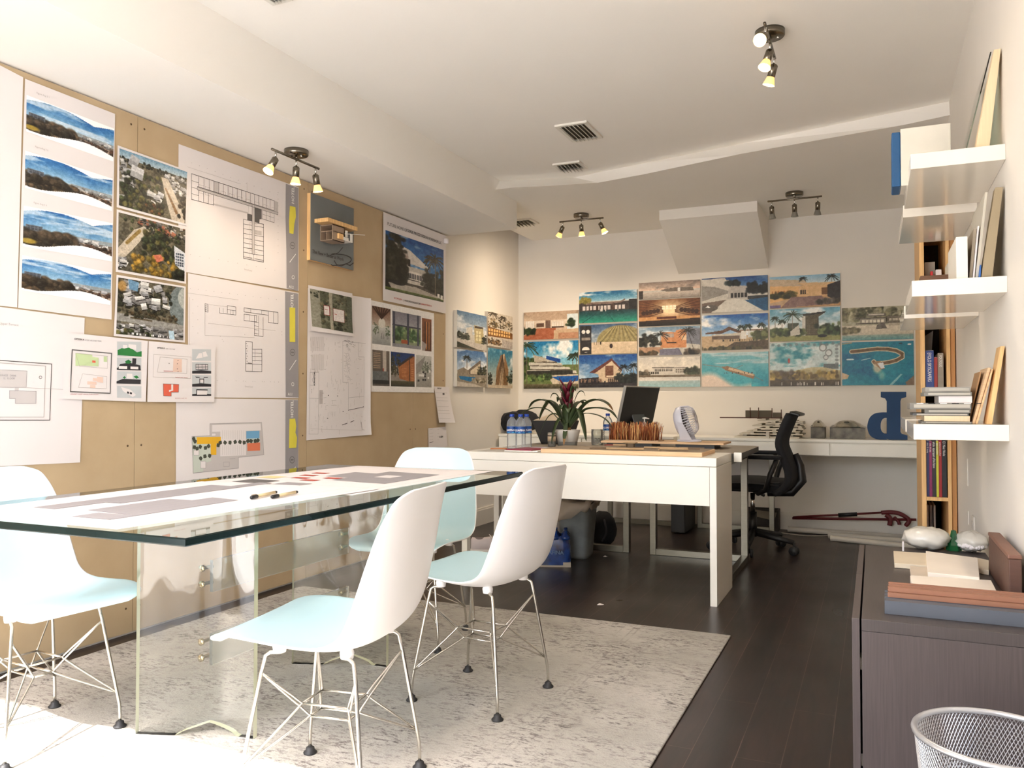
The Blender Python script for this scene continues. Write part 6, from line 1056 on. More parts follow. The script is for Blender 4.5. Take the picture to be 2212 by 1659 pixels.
tw = [mat('twig_rust', (182, 110, 66), .8, var=.2), mat('twig_tan', (222, 176, 118), .8, var=.2), mat('twig_dark', (130, 70, 42), .8, var=.2)]; b = MB(o)
for k in range(330):
    x = rg.uniform(xa, xb); y = rg.uniform(5.045, 5.185); h = rg.uniform(.085, .125); lx, ly = rg.normal(0, .007, 2); mi = int(rg.integers(3)); b.tube([(x, y, RZ+.005), (x+lx*.4+rg.normal(0, .002), y+ly*.5, RZ+h*.5), (x+lx, y+ly, RZ+h)], [.0026, .0022, .0016], mi, 5)
    if k % 3 == 0: b.tube([(x+lx*.5, y, RZ+h*.5), (x+rg.normal(0, .012), y+rg.normal(0, .01), RZ+h*1.0)], .0014, mi, 4)
st = b.build('twigs', tw, t); st['kind'] = 'stuff'
# pump bottle behind the twigs
pc = ony(1392, 905, 5.26); t = thing('pump_bottle', 'white pump bottle rising behind the twig model', 'bottle', (pc[0], 5.26, RZ)); MB().lathe([(.001, .001), (.026, 0), (.026, .085), (.012, .10), (.012, .108)], seg=20).build('bottle_body', mat('milky_plastic', (226, 226, 222), .3), t); b = MB(); b.lathe([(.001, .108), (.010, .108), (.010, .118), (.004, .12), (.004, .142), (.001, .142)], seg=14); b.tube([(-.012, 0, .142), (.004, 0, .145), (.032, 0, .140)], [.005, .006, .003], 0, 8); b.build('pump_head', mat('milky_plastic', (226, 226, 222)), t)
# desk fan
pc = ony(1489, 948, 5.15); t = thing('desk_fan', 'pale lilac white desk fan standing on the raised board, facing right', 'fan', (pc[0], 5.15, RZ)); fan_m = mat('fan_plastic', (206, 208, 222), .35); a_t = math.radians(14)
b = MB(); b.lathe([(.001, 0), (.066, 0), (.07, .006), (.05, .016), (.001, .018)], seg=28, sx=1.15, sy=.8); b.build('fan_base', fan_m, t)
for sy in (-1, 1): b = MB(); b.prism([(-.045, .012), (.03, .012), (-.02, .12), (-.055, .125)], 0, .012, lambda u, v, w, sy=sy: (u, sy*(.103+w*.4)-(.045*sy if v < .05 else 0), v)); b.build('fan_arm', fan_m, t, bev=.002)
R = np.array(Matrix.Rotation(PI/2-a_t, 3, 'Y')); cz = np.array([-.03, 0, .126])
b = MB(); b.lathe([(.03, -.058), (.07, -.052), (.098, -.03), (.101, 0), (.099, .008), (.095, .008), (.096, -.026), (.06, -.045), (.03, -.05)], cz, 36, 0, R); b.lathe([(.094, -.02), (.001, -.02)], cz, 36, 1, R); b.build('housing', [fan_m, mat('fan_inner_dark', (52, 54, 62), .5)], t)
b = MB()
for k in range(36): a = 2*PI*k/36; b.tube([cz+R@np.array([.028*math.cos(a), .028*math.sin(a), .078]), cz+R@np.array([.072*math.cos(a+.12), .072*math.sin(a+.12), .07]), cz+R@np.array([.092*math.cos(a+.2), .092*math.sin(a+.2), .045]), cz+R@np.array([.098*math.cos(a+.25), .098*math.sin(a+.25), .006])], .0019, 0, 5)
b.lathe([(.001, .082), (.026, .08), (.03, .076), (.028, .072), (.001, .072)], cz, 20, 0, R); b.build('grille', fan_m, t)
b = MB()
for k in range(5):
    a = 2*PI*k/5; vs = [cz+R@np.array([r*math.cos(a+q), r*math.sin(a+q), -.012+z]) for r, q, z in ((.02, 0, -.006), (.088, -.3, -.01), (.088, .5, .012), (.02, .6, .008))]; b.add(vs, [(0, 1, 2, 3)], 0, True)
b.lathe([(.001, .0), (.02, .0), (.02, -.03), (.001, -.03)], cz, 16, 0, R); b.build('fan_blades', mat('fan_blade_grey', (96, 98, 110), .4), t)
# computer monitor seen from behind
pc = ony(1372, 935, 5.40); t = thing('computer_monitor', 'black backed monitor on a grey stand, tilted and turned left, behind the twig model', 'monitor', (pc[0]-.005, 5.46, TZ), math.radians(79))
R3 = np.array(Matrix.Rotation(math.radians(13), 3, 'X')); MT = np.eye(4); MT[:3, :3] = R3; MT[:3, 3] = (0, .02, .10)
b = MB(); b.T = MT; b.box((-.26, -.008, -.02), (.26, .010, .30)); b.build('screen_case', black_m, t, bev=.003)
b = MB(); b.T = MT; b.box((-.25, .0102, -.01), (.25, .011, .29)); b.build('screen_glass', mat('dark_screen', (14, 16, 20), .1), t)
b = MB(); b.T = MT; b.box((-.262, -.0085, .298), (.262, .0105, .304)); b.box((-.264, -.0085, -.02), (-.2602, .0105, .304)); b.build('screen_rim', mat('aluminium_rim', (170, 170, 168), .35, .8), t)
b = MB(); b.hexa([(-.10, -.075, .004), (.10, -.075, .004), (.10, -.066, .004), (-.10, -.066, .004), (-.09, -.0, .245), (.09, -.0, .245), (.09, .008, .245), (-.09, .008, .245)]); b.build('stand', mat('grey_stand', (92, 94, 98), .4, .5), t, bev=.002)
MB().box((-.10, -.08, 0), (.10, .10, .004)).build('stand_foot', mat('grey_stand', (92, 94, 98)), t)
# ================================================================== OFFICE CHAIR
p = ony(1626, 1090, 5.86); t = thing('office_chair', 'black office chair on castors beside the work table, facing left', 'chair', (p[0], 5.86, 0), PI)
b = MB()  # five star base, chair faces local +x
for k in range(5):
    a = 2*PI*k/5+.35; e = np.array([.29*math.cos(a), .29*math.sin(a), .085]); b = MB(); b.tube([(0.02*math.cos(a), 0.02*math.sin(a), .13), e*.5+(0, 0, .065), e], [.026, .022, .016], 0, 8); lg = b.build('base_arm', black_m, t)
    for s_ in (-1, 1): w = MB(); q = np.array([-math.sin(a), math.cos(a), 0]); w.tube([e+q*s_*.012-(0, 0, .055), e+q*s_*.026-(0, 0, .055)], .029, 0, 16); w.build('castor_wheel', mat('castor_grey', (40, 42, 46), .5), lg)
    w = MB(); w.tube([e, e-(0, 0, .055)], .009, 0, 8); w.build('castor_stem', black_m, lg)
MB().tube([(0, 0, .10), (0, 0, .27)], .028, 0, 14).build('column_sleeve', black_m, t); MB().tube([(0, 0, .27), (0, 0, .40)], .016, 0, 12).build('gas_lift', chrome_m, t)
b = MB(); b.tube([(0, -.05, .395), (-.02, -.14, .385), (-.05, -.2, .365)], [.007, .007, .012], 0, 8); b.build('lever', black_m, t)
b = MB(); b.grid(lambda u, v: (.26-.50*u, (v-.5)*.48*(1-.25*abs(2*u-1)**4), .50+.018*math.sin(u*PI)-.03*abs(2*v-1)**3-(.035*(1-u/.15)**2 if u < .15 else 0)), 12, 10); b.grid(lambda u, v: (.26-.50*(1-u), (v-.5)*.46*(1-.25*abs(2*u-1)**4), .425+.02*abs(2*v-1)**3), 12, 10); b.box((-.20, -.21, .428), (.22, .21, .495)); b.build('seat', blackf_m, t)
bk = crom([(-.20, .42), (-.27, .48), (-.285, .56), (-.255, .66), (-.225, .76), (-.262, .88), (-.295, .955)], 5); n = len(bk); vs = []
for i, (x, z) in enumerate(bk):
    for k in range(9): q = k/4-1; w = .235*(1-.12*(i/n)); vs.append((x+.035*q*q, w*q, z))
b = MB(); b.add(vs, [(9*i+k, 9*i+k+1, 9*i+k+10, 9*i+k+9) for i in range(n-1) for k in range(8)], 0, True); bo = b.build('backrest', blackf_m, t); so = bo.modifiers.new('thickness', 'SOLIDIFY'); so.thickness = .035; so.offset = 0
b = MB(); b.hexa([(-.33, -.205, .938), (-.265, -.205, .955), (-.265, .205, .955), (-.33, .205, .938), (-.335, -.205, .955), (-.27, -.205, .975), (-.27, .205, .975), (-.335, .205, .955)]); b.build('headrail', black_m, t, bev=.006)
b = MB(); b.tube([(-.10, 0, .41), (-.26, 0, .42), (-.325, 0, .50), (-.315, 0, .60), (-.285, 0, .68)], [.03, .035, .035, .028, .02], 0, 10); b.build('back_support', black_m, t)
for s_ in (-1, 1):
    b = MB(); b.tube([(-.06, s_*.20, .42), (-.12, s_*.27, .45), (-.15, s_*.275, .56), (-.19, s_*.27, .655)], [.018, .018, .017, .016], 0, 8); ar = b.build('armrest', black_m, t); b = MB(); b.box((-.22, s_*.27-.035, .655), (.06, s_*.27+.035, .682)); b.build('arm_pad', blackf_m, ar, bev=.01)
# ================================================================== THINGS ON THE BACK DESKS
BZ = .7575
# big blue letter
F_ = lambda x, y: (1400+.2712*x, 820+.2712*y); yl = 6.58
zb = ony(*F_(1900, 457), yl)[2]; W_ = lambda p: (ony(*F_(*p), yl)[0], ony(*F_(*p), yl)[2]-zb+BZ)
stem = [(1853, 75), (2056, 75), (2056, 118), (2018, 128), (2010, 150), (2010, 395), (2022, 412), (2066, 424), (2066, 458), (1925, 457), (1901, 450), (1901, 150), (1888, 128), (1853, 118)]
outer = crom([(1901, 240), (1850, 241), (1800, 252), (1764, 284), (1747, 335), (1747, 372), (1764, 418), (1800, 446), (1855, 457), (1901, 457)], 4)
inner = crom([(1901, 284), (1884, 284), (1868, 294), (1856, 316), (1852, 345), (1854, 372), (1864, 396), (1880, 408), (1892, 410), (1901, 410)], 4)
b = MB(); cx_, _z = W_((1900, 300)); b.o = np.array([cx_, yl, BZ]); fz = lambda u, v, w: (u, w, v); b.prism([W_(p) for p in stem], yl, yl+.075, fz); O = [W_(p) for p in outer]; I = [W_(p) for p in inner]; n = len(O)
for y_, fl_ in ((yl, 1), (yl+.075, -1)): b.add([fz(*p, y_) for p in O]+[fz(*p, y_) for p in I], [(i, i+1, n+i+1, n+i)[::fl_] for i in range(n-1)])
for Q_ in (O, I): b.add([fz(*p, yl) for p in Q_]+[fz(*p, yl+.075) for p in Q_], [(i, i+1, n+i+1, n+i) for i in range(n-1)])
ob = b.build('letter_block', mat('navy_felt', (26, 62, 104), .7, var=.08)); tag(ob, 'large navy blue lower case letter d standing on the back desk', 'letter')
# black bag
p = ony(1116, 938, 6.62); t = thing('black_bag', 'slumped black bag on the back left desk behind the bottles', 'bag', (p[0], 6.66, BZ)); b = MB(); b.blob((0, 0, .1), (.215, .13, .094), 0, 12, .10, 4); b.blob((.06, -.02, .11), (.14, .10, .10), 0, 10, .12, 6); b.build('bag_body', blackf_m, t); b = MB(); b.tube(crom([(-.1, -.1, .12), (-.05, -.14, .17), (.04, -.13, .18), (.1, -.1, .13)], 4), .009, 0, 6); b.build('strap', mat('dark_strap', (40, 40, 46), .8), t)
# models on the right back desk
def xy(px_, Y): return ony(px_, 930, Y)[0]
card = mat('foam_board', (196, 190, 176), .75, var=.05); cardd = mat('brown_card', (84, 76, 62), .75, var=.1); cardk = mat('dark_red_stick', (78, 48, 40), .7)
t = thing('layered_model', 'layered model of pale foam board sheets on the back desk left of the office chair', 'model', (-.90, 6.66, BZ)); o = tuple(t.location); z = BZ
for k, (a, c, h) in enumerate(((1590, 1728, .012), (1600, 1736, .010), (1615, 1730, .008), (1640, 1737, .010), (1626, 1732, .008), (1655, 1736, .008), (1637, 1722, .009))):
    MB(o).box((xy(a, 6.6), 6.52+.012*k, z), (xy(c, 6.6), 6.84-.01*k, z+h)).build('foam_sheet', card, t); z += h
    for q in range(3): x = xy(a, 6.6)+(xy(c, 6.6)-xy(a, 6.6))*(.12+.36*q+.04*(k % 2)); MB(o).box((x, 6.56, z), (x+.03, 6.80, z+.012)).build('spacer', card, t)
    z += .012
t = thing('stick_model', 'dark brown card model with upright sticks on top of the layered foam model', 'model', (-.95, 6.66, z+.0005)); o = tuple(t.location); z0_ = z+.0005
MB(o).box((xy(1556, 6.62), 6.60, z0_), (xy(1690, 6.62), 6.63, z0_+.008)).build('base_rail', cardk, t)
for a, c, h0, h1 in ((1611, 1668, .02, .062), (1636, 1652, .008, .05), (1670, 1688, .012, .046)): MB(o).box((xy(a, 6.62), 6.605+.004*(a % 3), z0_+h0-.012), (xy(c, 6.62), 6.66+.004*(a % 3), z0_+h1)).build('card_block', cardd, t)
for a, h in ((1621, .085), (1639, .085), (1668, .08), (1688, .07)): b = MB(o); b.tube([(xy(a, 6.6), 6.598, z0_), (xy(a, 6.6), 6.598, z0_+h)], .0035, 0, 6); b.build('stick', cardk, t)
wrap = thin_glass('plastic_wrap', (206, 204, 196), 1.45)
for a, c, lb in ((1752, 1782, 'smaller dark massing model in clear plastic on the back desk, nearer the office chair'), (1793, 1869, 'wider dark massing model in clear plastic left of the blue letter')):
    x0_, x1_ = xy(a, 6.64), xy(c, 6.64); t = thing('wrapped_model', lb, 'model', ((x0_+x1_)/2, 6.68, BZ), 0, 'plastic wrapped massing models'); o = tuple(t.location)
    b = MB(o); b.box((x0_, 6.60, BZ), (x1_, 6.80, BZ+.085)); b.build('model_block', mat('smoky_block', (104, 100, 92), .5, var=.5, scale=22), t)
    b = MB(o); n = 10; b.grid(lambda u, v: (x0_-.008+(x1_-x0_+.016)*u, 6.57+.26*v, BZ+.086+.055*math.sin(u*PI)*math.sin(v*PI)+.006*math.sin(17*u)*math.sin(13*v)), 12, 8); b.build('plastic_sheet', wrap, t)
flat('white_strip', xy(1655, 6.47), 6.46, xy(1662, 6.47), 6.50, BZ, .05, card, 'small upright white strip at the front edge of the back desk by the chair', 'strip')
# ================================================================== FLOATING SHELVES ON THE RIGHT WALL
SG = 'white floating shelves on the right wall'
S0, S1, SX0 = (2.886, 3.472), (3.63, 4.235), .114
for (za, zb), lv in (((1.783, 1.832), 'top'), ((1.372, 1.423), 'middle'), ((.914, .964), 'lowest')):
    for (ya, yb), w in ((S0, 'nearer'), (S1, 'farther')):
        b = MB((SX0, ya, za)); b.box((SX0, ya, za), (XR-.0005, yb, zb)); tag(b.build('floating_shelf', lac_gloss, bev=.0015), 'white gloss floating shelf, the %s one at the %s level' % (w, lv), 'shelf', SG)
def lean(name, xb0, xb1, yb_, xt0, xt1, yt, Y, L, m, label, cat, group=None, z0=None, dz=0.0):
    """board leaning towards the wall: bottom and top edges given as photo columns at depth Y"""
    a, c = ony(xb0, yb_, Y), ony(xb1, yb_, Y); d, e = ony(xt0, yt, Y), ony(xt1, yt, Y); z = a[2] if z0 is None else z0; zt = d[2]
    b = MB((a[0], Y, z)); b.hexa([(a[0], Y, z), (c[0], Y, z), (c[0], Y+L, z), (a[0], Y+L, z), (d[0], Y, zt), (min(e[0], XR-.002), Y, zt), (min(e[0], XR-.002), Y+L, zt+dz), (d[0], Y+L, zt+dz)]); return tag(b.build(name, m, bev=.001), label, cat, group)
def boxpx(name, x0, x1, y1, y0, Y, L, m, label, cat, group=None, z0=None, bev=.001):
    a, c = ony(x0, y1, Y), ony(x1, y1, Y); zt = ony((x0+x1)/2, y0, Y)[2]; z = (a[2]+c[2])/2 if z0 is None else z0
    b = MB((a[0], Y, z)); b.box((a[0], Y, z), (min(c[0], XR-.002), Y+L, zt)); return tag(b.build(name, m, bev=bev), label, cat, group)
ZA, ZM, ZL = 1.8325, 1.4235, .9645
cream_m = mat('cream_wood', (226, 204, 168), .5, var=.05, stretch=(20, 20, 1)); slat_g = mat('grey_slat', (146, 134, 116), .65, var=.12, stretch=(20, 20, 1)); beige_b = mat('beige_board', (156, 140, 112), .6, var=.06); kraft = mat('kraft_card', (170, 132, 92), .75, var=.06)
lean('wood_plank', 2106, 2137, 318, 2147, 2162, 107, 2.93, .07, cream_m, 'tall cream wooden plank leaning on the wall from the top near shelf', 'plank', None, ZA)
g_ = lean('glass_sheet', 2080, 2083, 318, 2139, 2142, 112, 3.02, .40, thin_glass('green_sheet', (226, 238, 230), 1.5), 'thin glass sheet leaning beside the cream plank on the top shelf', 'glass', None, ZA)
t = thing('storage_box', 'white box with blue side overhanging the end of the top near shelf', 'box', (.17, 3.36, ZA)); o = tuple(t.location); yb_ = 3.30
MB(o).box((.098, yb_, ZA), (.262, 3.44, 2.045)).build('box_body', mat('white_box_card', (226, 220, 208), .55), t, bev=.002); MB(o).box((.068, yb_, ZA), (.0975, 3.44, 2.035)).build('blue_side', mat('blue_side_card', (24, 82, 132), .5), t, bev=.004)
b = MB(o); b.box((.136, yb_-.003, 1.855), (.232, yb_-.0002, 1.866)); b.box((.136, yb_-.004, 1.866), (.232, yb_-.0002, 1.872)); b.build('slot_flap', mat('white_box_card', (226, 220, 208)), t)
# middle shelf
boxpx('wood_block', 1988, 2060, 605, 594, 3.36, .09, mat('walnut_block', (104, 72, 50), .6, var=.15, stretch=(2, 20, 20)), 'dark walnut block lying on the middle near shelf', 'block', None, ZM)
boxpx('white_block', 2066, 2091, 600, 511, 2.92, .30, lac_m, 'white square edged block standing on the middle near shelf', 'block', None, ZM)
lean('grey_sheet', 2093, 2099.5, 600, 2103, 2110, 494, 2.94, .36, slat_g, 'grey brown slat panel leaning behind the white panel, left of the pale strips', 'panel', None, ZM)
lean('pale_strip', 2101, 2105, 600, 2112, 2115.5, 488, 2.93, .30, paper_m, 'left one of two pale strips between grey slat and beige board', 'strip', 'pale strips on the middle shelf', ZM)
lean('pale_strip', 2107, 2113, 600, 2128, 2134, 415, 2.92, .36, card, 'right one of two pale strips, taller, touching the beige board', 'strip', 'pale strips on the middle shelf', ZM)
lean('beige_board', 2119, 2144, 602, 2150, 2167, 405, 2.905, .05, beige_b, 'broad beige board leaning on the wall from the middle near shelf', 'board', None, ZM)
lean('blue_tape', 2114.5, 2118.5, 602, 2117.5, 2119.8, 572, 2.90, .02, mat('blue_tape', (40, 96, 170), .5), 'short blue strip at the foot of the beige board', 'tape', None, ZM)
boxpx('sample_card', 2047, 2056, 598, 568, 3.66, .12, card, 'pale sample card standing on the middle far shelf, left of two', 'card', 'sample cards', ZM); boxpx('sample_card', 2057.5, 2064, 598, 568, 3.66, .12, beige_b, 'beige sample card standing on the middle far shelf, right of two', 'card', 'sample cards', ZM)
lean('grey_sheet', 2051, 2058, 598, 2061, 2067, 530, 3.84, .2, slat_g, 'narrow grey slat leaning on the middle far shelf behind sample cards', 'panel', None, ZM)
# lowest shelf: flat stack and leaning wood
z = ZL; grb = mat('grey_binder', (120, 117, 110), .5, var=.06); blkb = mat('charcoal_cover', (70, 70, 70), .5, var=.15)
BK = 'books stacked on the lowest near shelf'
for x0, x1, h, m, lb, cat, pg in ((1990, 2099, .006, grb, 'thin grey folder at the bottom of the stack on the lowest shelf', 'book', 1), (1996, 2094, .018, cream_m, 'cream wooden board second from the bottom of the stack', 'board', 0), (1971, 2092, .008, blkb, 'dark wide book lying right on the cream board', 'book', 1), (1997, 2096, .012, grb, 'grey book third from the top of the wide stack', 'book', 1), (1965, 2097, .020, grb, 'widest grey book with black and white spine', 'book', 1), (2028, 2100, .022, paper_m, 'white box on the widest grey book', 'box', 0), (1996, 2099, .012, grb, 'grey book under the topmost book of the stack', 'book', 1), (1999, 2097, .016, mat('light_grey_cover', (150, 146, 138), .5), 'topmost light grey book of the stack', 'book', 1)):
    a, c = ony(x0, 880, 2.98)[0], ony(x1, 880, 2.98)[0]; b = MB((a, 2.98, z)); b.box((a, 2.965+.004*(x0 % 5), z), (c, 3.19, z+h))
    if pg:
        b.box((a+.012, 2.9645+.004*(x0 % 5), z+h*.22), (c-.004, 2.966+.004*(x0 % 5), z+h*.78), 1)
        if x0 == 1965:
            for k in range(6): b.box((a+.02+.034*k, 2.9638, z+h*.86), (a+.04+.034*k, 2.9655, z+h), 2 if k % 2 else 3)
    tag(b.build('book' if cat == 'book' else ('wood_board' if cat == 'board' else 'white_box'), [m, mat('aged_pages', (176, 171, 160), .8), ink_k, white_ink]), lb, cat, BK if cat == 'book' else None); z += h+.0006
LW = 'wood samples leaning on the lowest shelf'
lean('kraft_sheet', 2091, 2094.5, 905, 2117, 2120.5, 803, 3.02, .16, kraft, 'brown card panel leaning on the lowest shelf right of the book stack', 'panel', LW, ZL)
lean('plywood_sheet', 2100, 2106, 908, 2134, 2141, 794, 2.97, .20, ply_m, 'plywood panel leaning beside the brown card on the lowest shelf', 'panel', LW, ZL)
o_ = lean('notched_strip', 2107.5, 2112, 909, 2142.5, 2146, 797, 2.955, .20, mat('notched_ply', (222, 184, 138), .55, var=.3, scale=40, stretch=(1, 1, 2)), 'thin notched plywood strip leaning against the plywood panel', 'panel', LW, ZL)
lean('pine_board', 2131, 2143, 912, 2161, 2171, 748, 2.93, .09, pine_m, 'tall pine board leaning on the wall from the lowest near shelf', 'board', LW, ZL)
# ================================================================== PINE BOOKCASE
bx0, bx1, by0, by1, bh = .216, .374, 4.60, 5.10, 1.95
t = thing('pine_bookcase', 'narrow pine bookcase beyond the floating shelves', 'bookcase', (bx0, by0, 0)); o = tuple(t.location)
MB(o).box((bx0, by0, 0), (bx0+.022, by1, bh)).build('side_panel', pine_m, t, bev=.002); MB(o).box((bx0+.118, by0, 0), (bx0+.135, by1, bh)).build('side_panel', pine_m, t, bev=.002); MB(o).box((bx0+.1355, by0+.012, 0), (bx1, by1, bh)).build('wall_stile', pine_d, t, bev=.002)
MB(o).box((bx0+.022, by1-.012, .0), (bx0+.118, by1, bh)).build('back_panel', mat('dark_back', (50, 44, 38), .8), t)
SZ = (.03, .555, 1.085, 1.665, bh-.02)
for z in SZ: MB(o).box((bx0+.0222, by0+.003, z-.018), (bx0+.1178, by1-.013, z)).build('shelf', pine_m, t)
def book(x0, x1, z, h, m, spine, label, grp, tc=None, size=.016, L=.21, y=None):
    y = by0+.012 if y is None else y; b = MB(((x0+x1)/2, y, z)); b.box((x0, y, z), (x1, y+L, z+h)); b.box((x0+.0012, y+.004, z+.0005), (x1-.0012, y+L+.002, z+h+.0012), 2)
    if spine: xm = (x0+x1)/2; b.text(spine, lambda u, v: (xm+1.45*(v-size*.35), y-.0006, z+h-.010-u*.92), size, 1)
    return tag(b.build('book', [m, white_ink if tc is None else tc, paper_m]), label, 'book', grp)
def cover(n, c): return mat(n, c, .4, var=.12, scale=30)
B1 = 'magazines in the bookcase above the open gap'; x = bx0+.0235; z = SZ[1]+.0006
for w, h, n, c, sp, lb in ((.0115, .283, 'indigo_cover', (44, 50, 96), 'eVolo  03  housing', 'indigo magazine at the left end of the lower bookcase row'), (.0125, .281, 'magenta_cover', (128, 34, 84), 'eVolo  04  cities', 'magenta magazine second in the lower bookcase row'), (.0175, .287, 'soot_cover', (42, 38, 40), 'eVolo  skyscrapers of the future', 'black magazine between the magenta and yellow ones'), (.0105, .283, 'lime_cover', (196, 196, 60), 'digital and parametric', 'yellow green magazine in the lower bookcase row'), (.0135, .287, 'scarlet_cover', (150, 30, 36), 'architecture xenoculture', 'red magazine right of the yellow green one'), (.0205, .292, 'night_cover', (30, 32, 38), 'C3  Minor Works', 'black magazine lettered in white at the right end')):
    book(x, x+w, z, h, cover(n, c), sp, lb, B1, None, .0075 if w < .017 else .011); x += w+.0008
B2 = 'books on the second bookcase shelf'; x = bx0+.0235; z = SZ[2]+.0006
for w, h, n, c, sp, lb in ((.038, .21, 'cobalt_cover', (44, 66, 130), 'EVOLO SKYSCRAPERS', 'thick blue book lettered evolo skyscrapers'), (.015, .175, 'brick_cover', (150, 48, 44), '', 'narrow red book right of the thick blue one'), (.0255, .195, 'taupe_cover', (140, 130, 116), 'PORTFOLIO', 'taupe book right of the narrow red one')):
    book(x, x+w, z, h, cover(n, c), sp, lb, B2, None, .0165 if w > .03 else .012); x += w+.0015
b = MB((bx0+.04, by0+.3, SZ[2])); b.hexa([(bx0+.03, by0+.25, SZ[2]+.0006), (bx0+.05, by0+.25, SZ[2]+.0006), (bx0+.05, by0+.45, SZ[2]+.0006), (bx0+.03, by0+.45, SZ[2]+.0006), (bx0+.03, by0+.25, SZ[2]+.30), (bx0+.075, by0+.25, SZ[2]+.33), (bx0+.075, by0+.45, SZ[2]+.33), (bx0+.03, by0+.45, SZ[2]+.30)]); tag(b.build('grey_portfolio', mat('slate_portfolio', (110, 118, 124), .4, var=.2)), 'tall grey portfolio leaning behind the thick blue book', 'portfolio')
x = bx0+.03; z = SZ[0]+.0006
for k, (w, c) in enumerate(((.010, (196, 196, 200)), (.012, (150, 150, 158)), (.009, (206, 204, 200)))): book(x, x+w, z, .46, cover('low_cover_%d' % k, c), '', ('pale tall binder leftmost on the bottom bookcase shelf', 'grey tall binder in the middle on the bottom bookcase shelf', 'pale tall binder rightmost on the bottom bookcase shelf')[k], 'binders on the bottom bookcase shelf', None, .01, .2, by0+.2); x += w+.006
flat('dark_box', bx0+.028, by0+.03, bx0+.105, by0+.18, z, .25, black_m, 'black box on the bottom bookcase shelf before the binders', 'box')
z = SZ[3]+.0006; boxpx('grey_carton', 1998, 2020, 597, 566, by0+.10, .12, mat('grey_carton', (170, 168, 160), .7), 'grey carton on the upper bookcase shelf', 'box', None, z); boxpx('white_carton', 2021.5, 2034, 597, 582, by0+.02, .10, paper_m, 'small white carton on the upper bookcase shelf right of the grey one', 'box', None, z); boxpx('red_block', 2010, 2015.5, 597, 586, by0+.02, .05, mat('red_block', (190, 36, 40), .5), 'tiny red block before the grey carton in the bookcase', 'block', None, z)
# ================================================================== DARK SIDEBOARD
ZK = .49; A_ = onz(1857, 1336, ZK); Bk = onz(1873, 1177, ZK); kx0, ky0, ky1 = (A_[0]+Bk[0])/2, A_[1], Bk[1]; kx1 = XR-.0165
esp = mat('espresso_veneer', (74, 66, 64), .42, var=.10, scale=10, stretch=(30, 1, 1)); espv = mat('espresso_end', (80, 70, 68), .45, var=.12, scale=12, stretch=(30, 30, .8))
t = thing('dark_sideboard', 'dark brown sideboard along the right wall covered with material samples', 'sideboard', ((kx0+kx1)/2, ky0, 0)); o = tuple(t.location)
MB(o).box((kx0, ky0, ZK-.03), (kx1, ky1, ZK)).build('top_board', esp, t, bev=.001); MB(o).box((kx0, ky0+.0015, .10), (kx1, ky0+.02, ZK-.0308)).build('end_panel', espv, t, bev=.001); MB(o).box((kx0, ky1-.02, .02), (kx1, ky1, ZK-.0308)).build('end_panel', espv, t); MB(o).box((kx0, ky0+.003, .0), (kx1, ky0+.02, .099)).build('plinth', espv, t, bev=.001); MB(o).box((kx0+.02, ky0+.02, .03), (kx1-.002, ky1-.02, ZK-.032)).build('carcass', black_m, t)
ym = (ky0+ky1)/2
for a, c in ((ky0, ym-.0015), (ym+.0015, ky1)):
    d = MB(o).box((kx0-.0225, a, .015), (kx0-.0045, c, ZK)).build('door', espv, t, bev=.001)
    for z in (.12, .36): b = MB(o); b.box((kx0-.0044, a+.01, z), (kx0-.0002, a+.05, z+.03)); b.build('hinge', chrome_m, d)
# samples on the sideboard
KZ = ZK+.0006
def slabk(name, q, h, m, label, cat, z=KZ, group=None):
    P = [onz(*p, z+h) for p in q]; b = MB((P[0][0], P[0][1], z)); b.hexa([(p[0], p[1], z) for p in P]+[tuple(p) for p in P]); return tag(b.build(name, m, bev=.0015), label, cat, group)
def planks(name, x0, y0, x1, dy, z, h, m, label, rot, n, group=None):
    b = MB((x0, y0, z)); L = x1-x0; w = dy
    prof = [(0, 0), (w, 0), (w, h)]
    for k in range(n, 0, -1): u = w*k/(n+.6); prof += [(u+.006, h), (u+.004, h-.004), (u-.004, h-.004), (u-.006, h)]
    prof += [(0, h)]; b.prism(prof, 0, L, lambda u, v, s_: (x0+s_, y0+u, z+v)); ob = b.build(name, m, rot=(0, 0, rot)); return tag(ob, label, 'decking sample', group)
P = onz(1911, 1326, ZK); gl = onz(2060, 1341, ZK); rt = math.atan2(gl[1]-P[1], gl[0]-P[0]); grey_dk_m = mat('grey_composite', (84, 88, 96), .55, var=.06, stretch=(1, 30, 1)); brn_dk = mat('brown_composite', (146, 100, 76), .6, var=.08, stretch=(1, 30, 1))
DG = 'decking samples on the sideboard'
planks('grey_decking', P[0], P[1], .352, .135, KZ, .034, grey_dk_m, 'dark grey grooved decking sample nearest us on the sideboard', rt, 3, DG)
Q = onz(1926, 1293, ZK); z = KZ+.0346; planks('brown_decking', P[0]+.008, P[1]+.04, .350, .085, z, .012, brn_dk, 'brown decking strip lying on the grey decking sample', rt, 2, DG); planks('brown_decking', P[0]+.010, P[1]+.05, .350, .07, z+.0126, .012, brn_dk, 'topmost brown decking strip on the sideboard', rt, 2, DG)
pl_m = mat('plaster_white', (232, 222, 208), .7, var=.03)
slabk('plaster_slab', [(1973, 1280), (2160, 1290), (2141, 1253), (1966, 1243)], .022, pl_m, 'white plaster slab right behind the brown decking strips', 'slab')
slabk('stone_tile', [(1932, 1216), (2010, 1222), (2020, 1196), (1930, 1190)], .016, mat('travertine', (214, 200, 176), .6, var=.05), 'cream stone tile at the left of the white samples', 'tile')
slabk('plaster_slab', [(1968, 1242), (2010, 1246), (2012, 1226), (1965, 1222)], .016, mat('veined_slab', (200, 186, 168), .6, var=.1), 'small veined slab between the cream tile and the front plaster slab', 'slab')
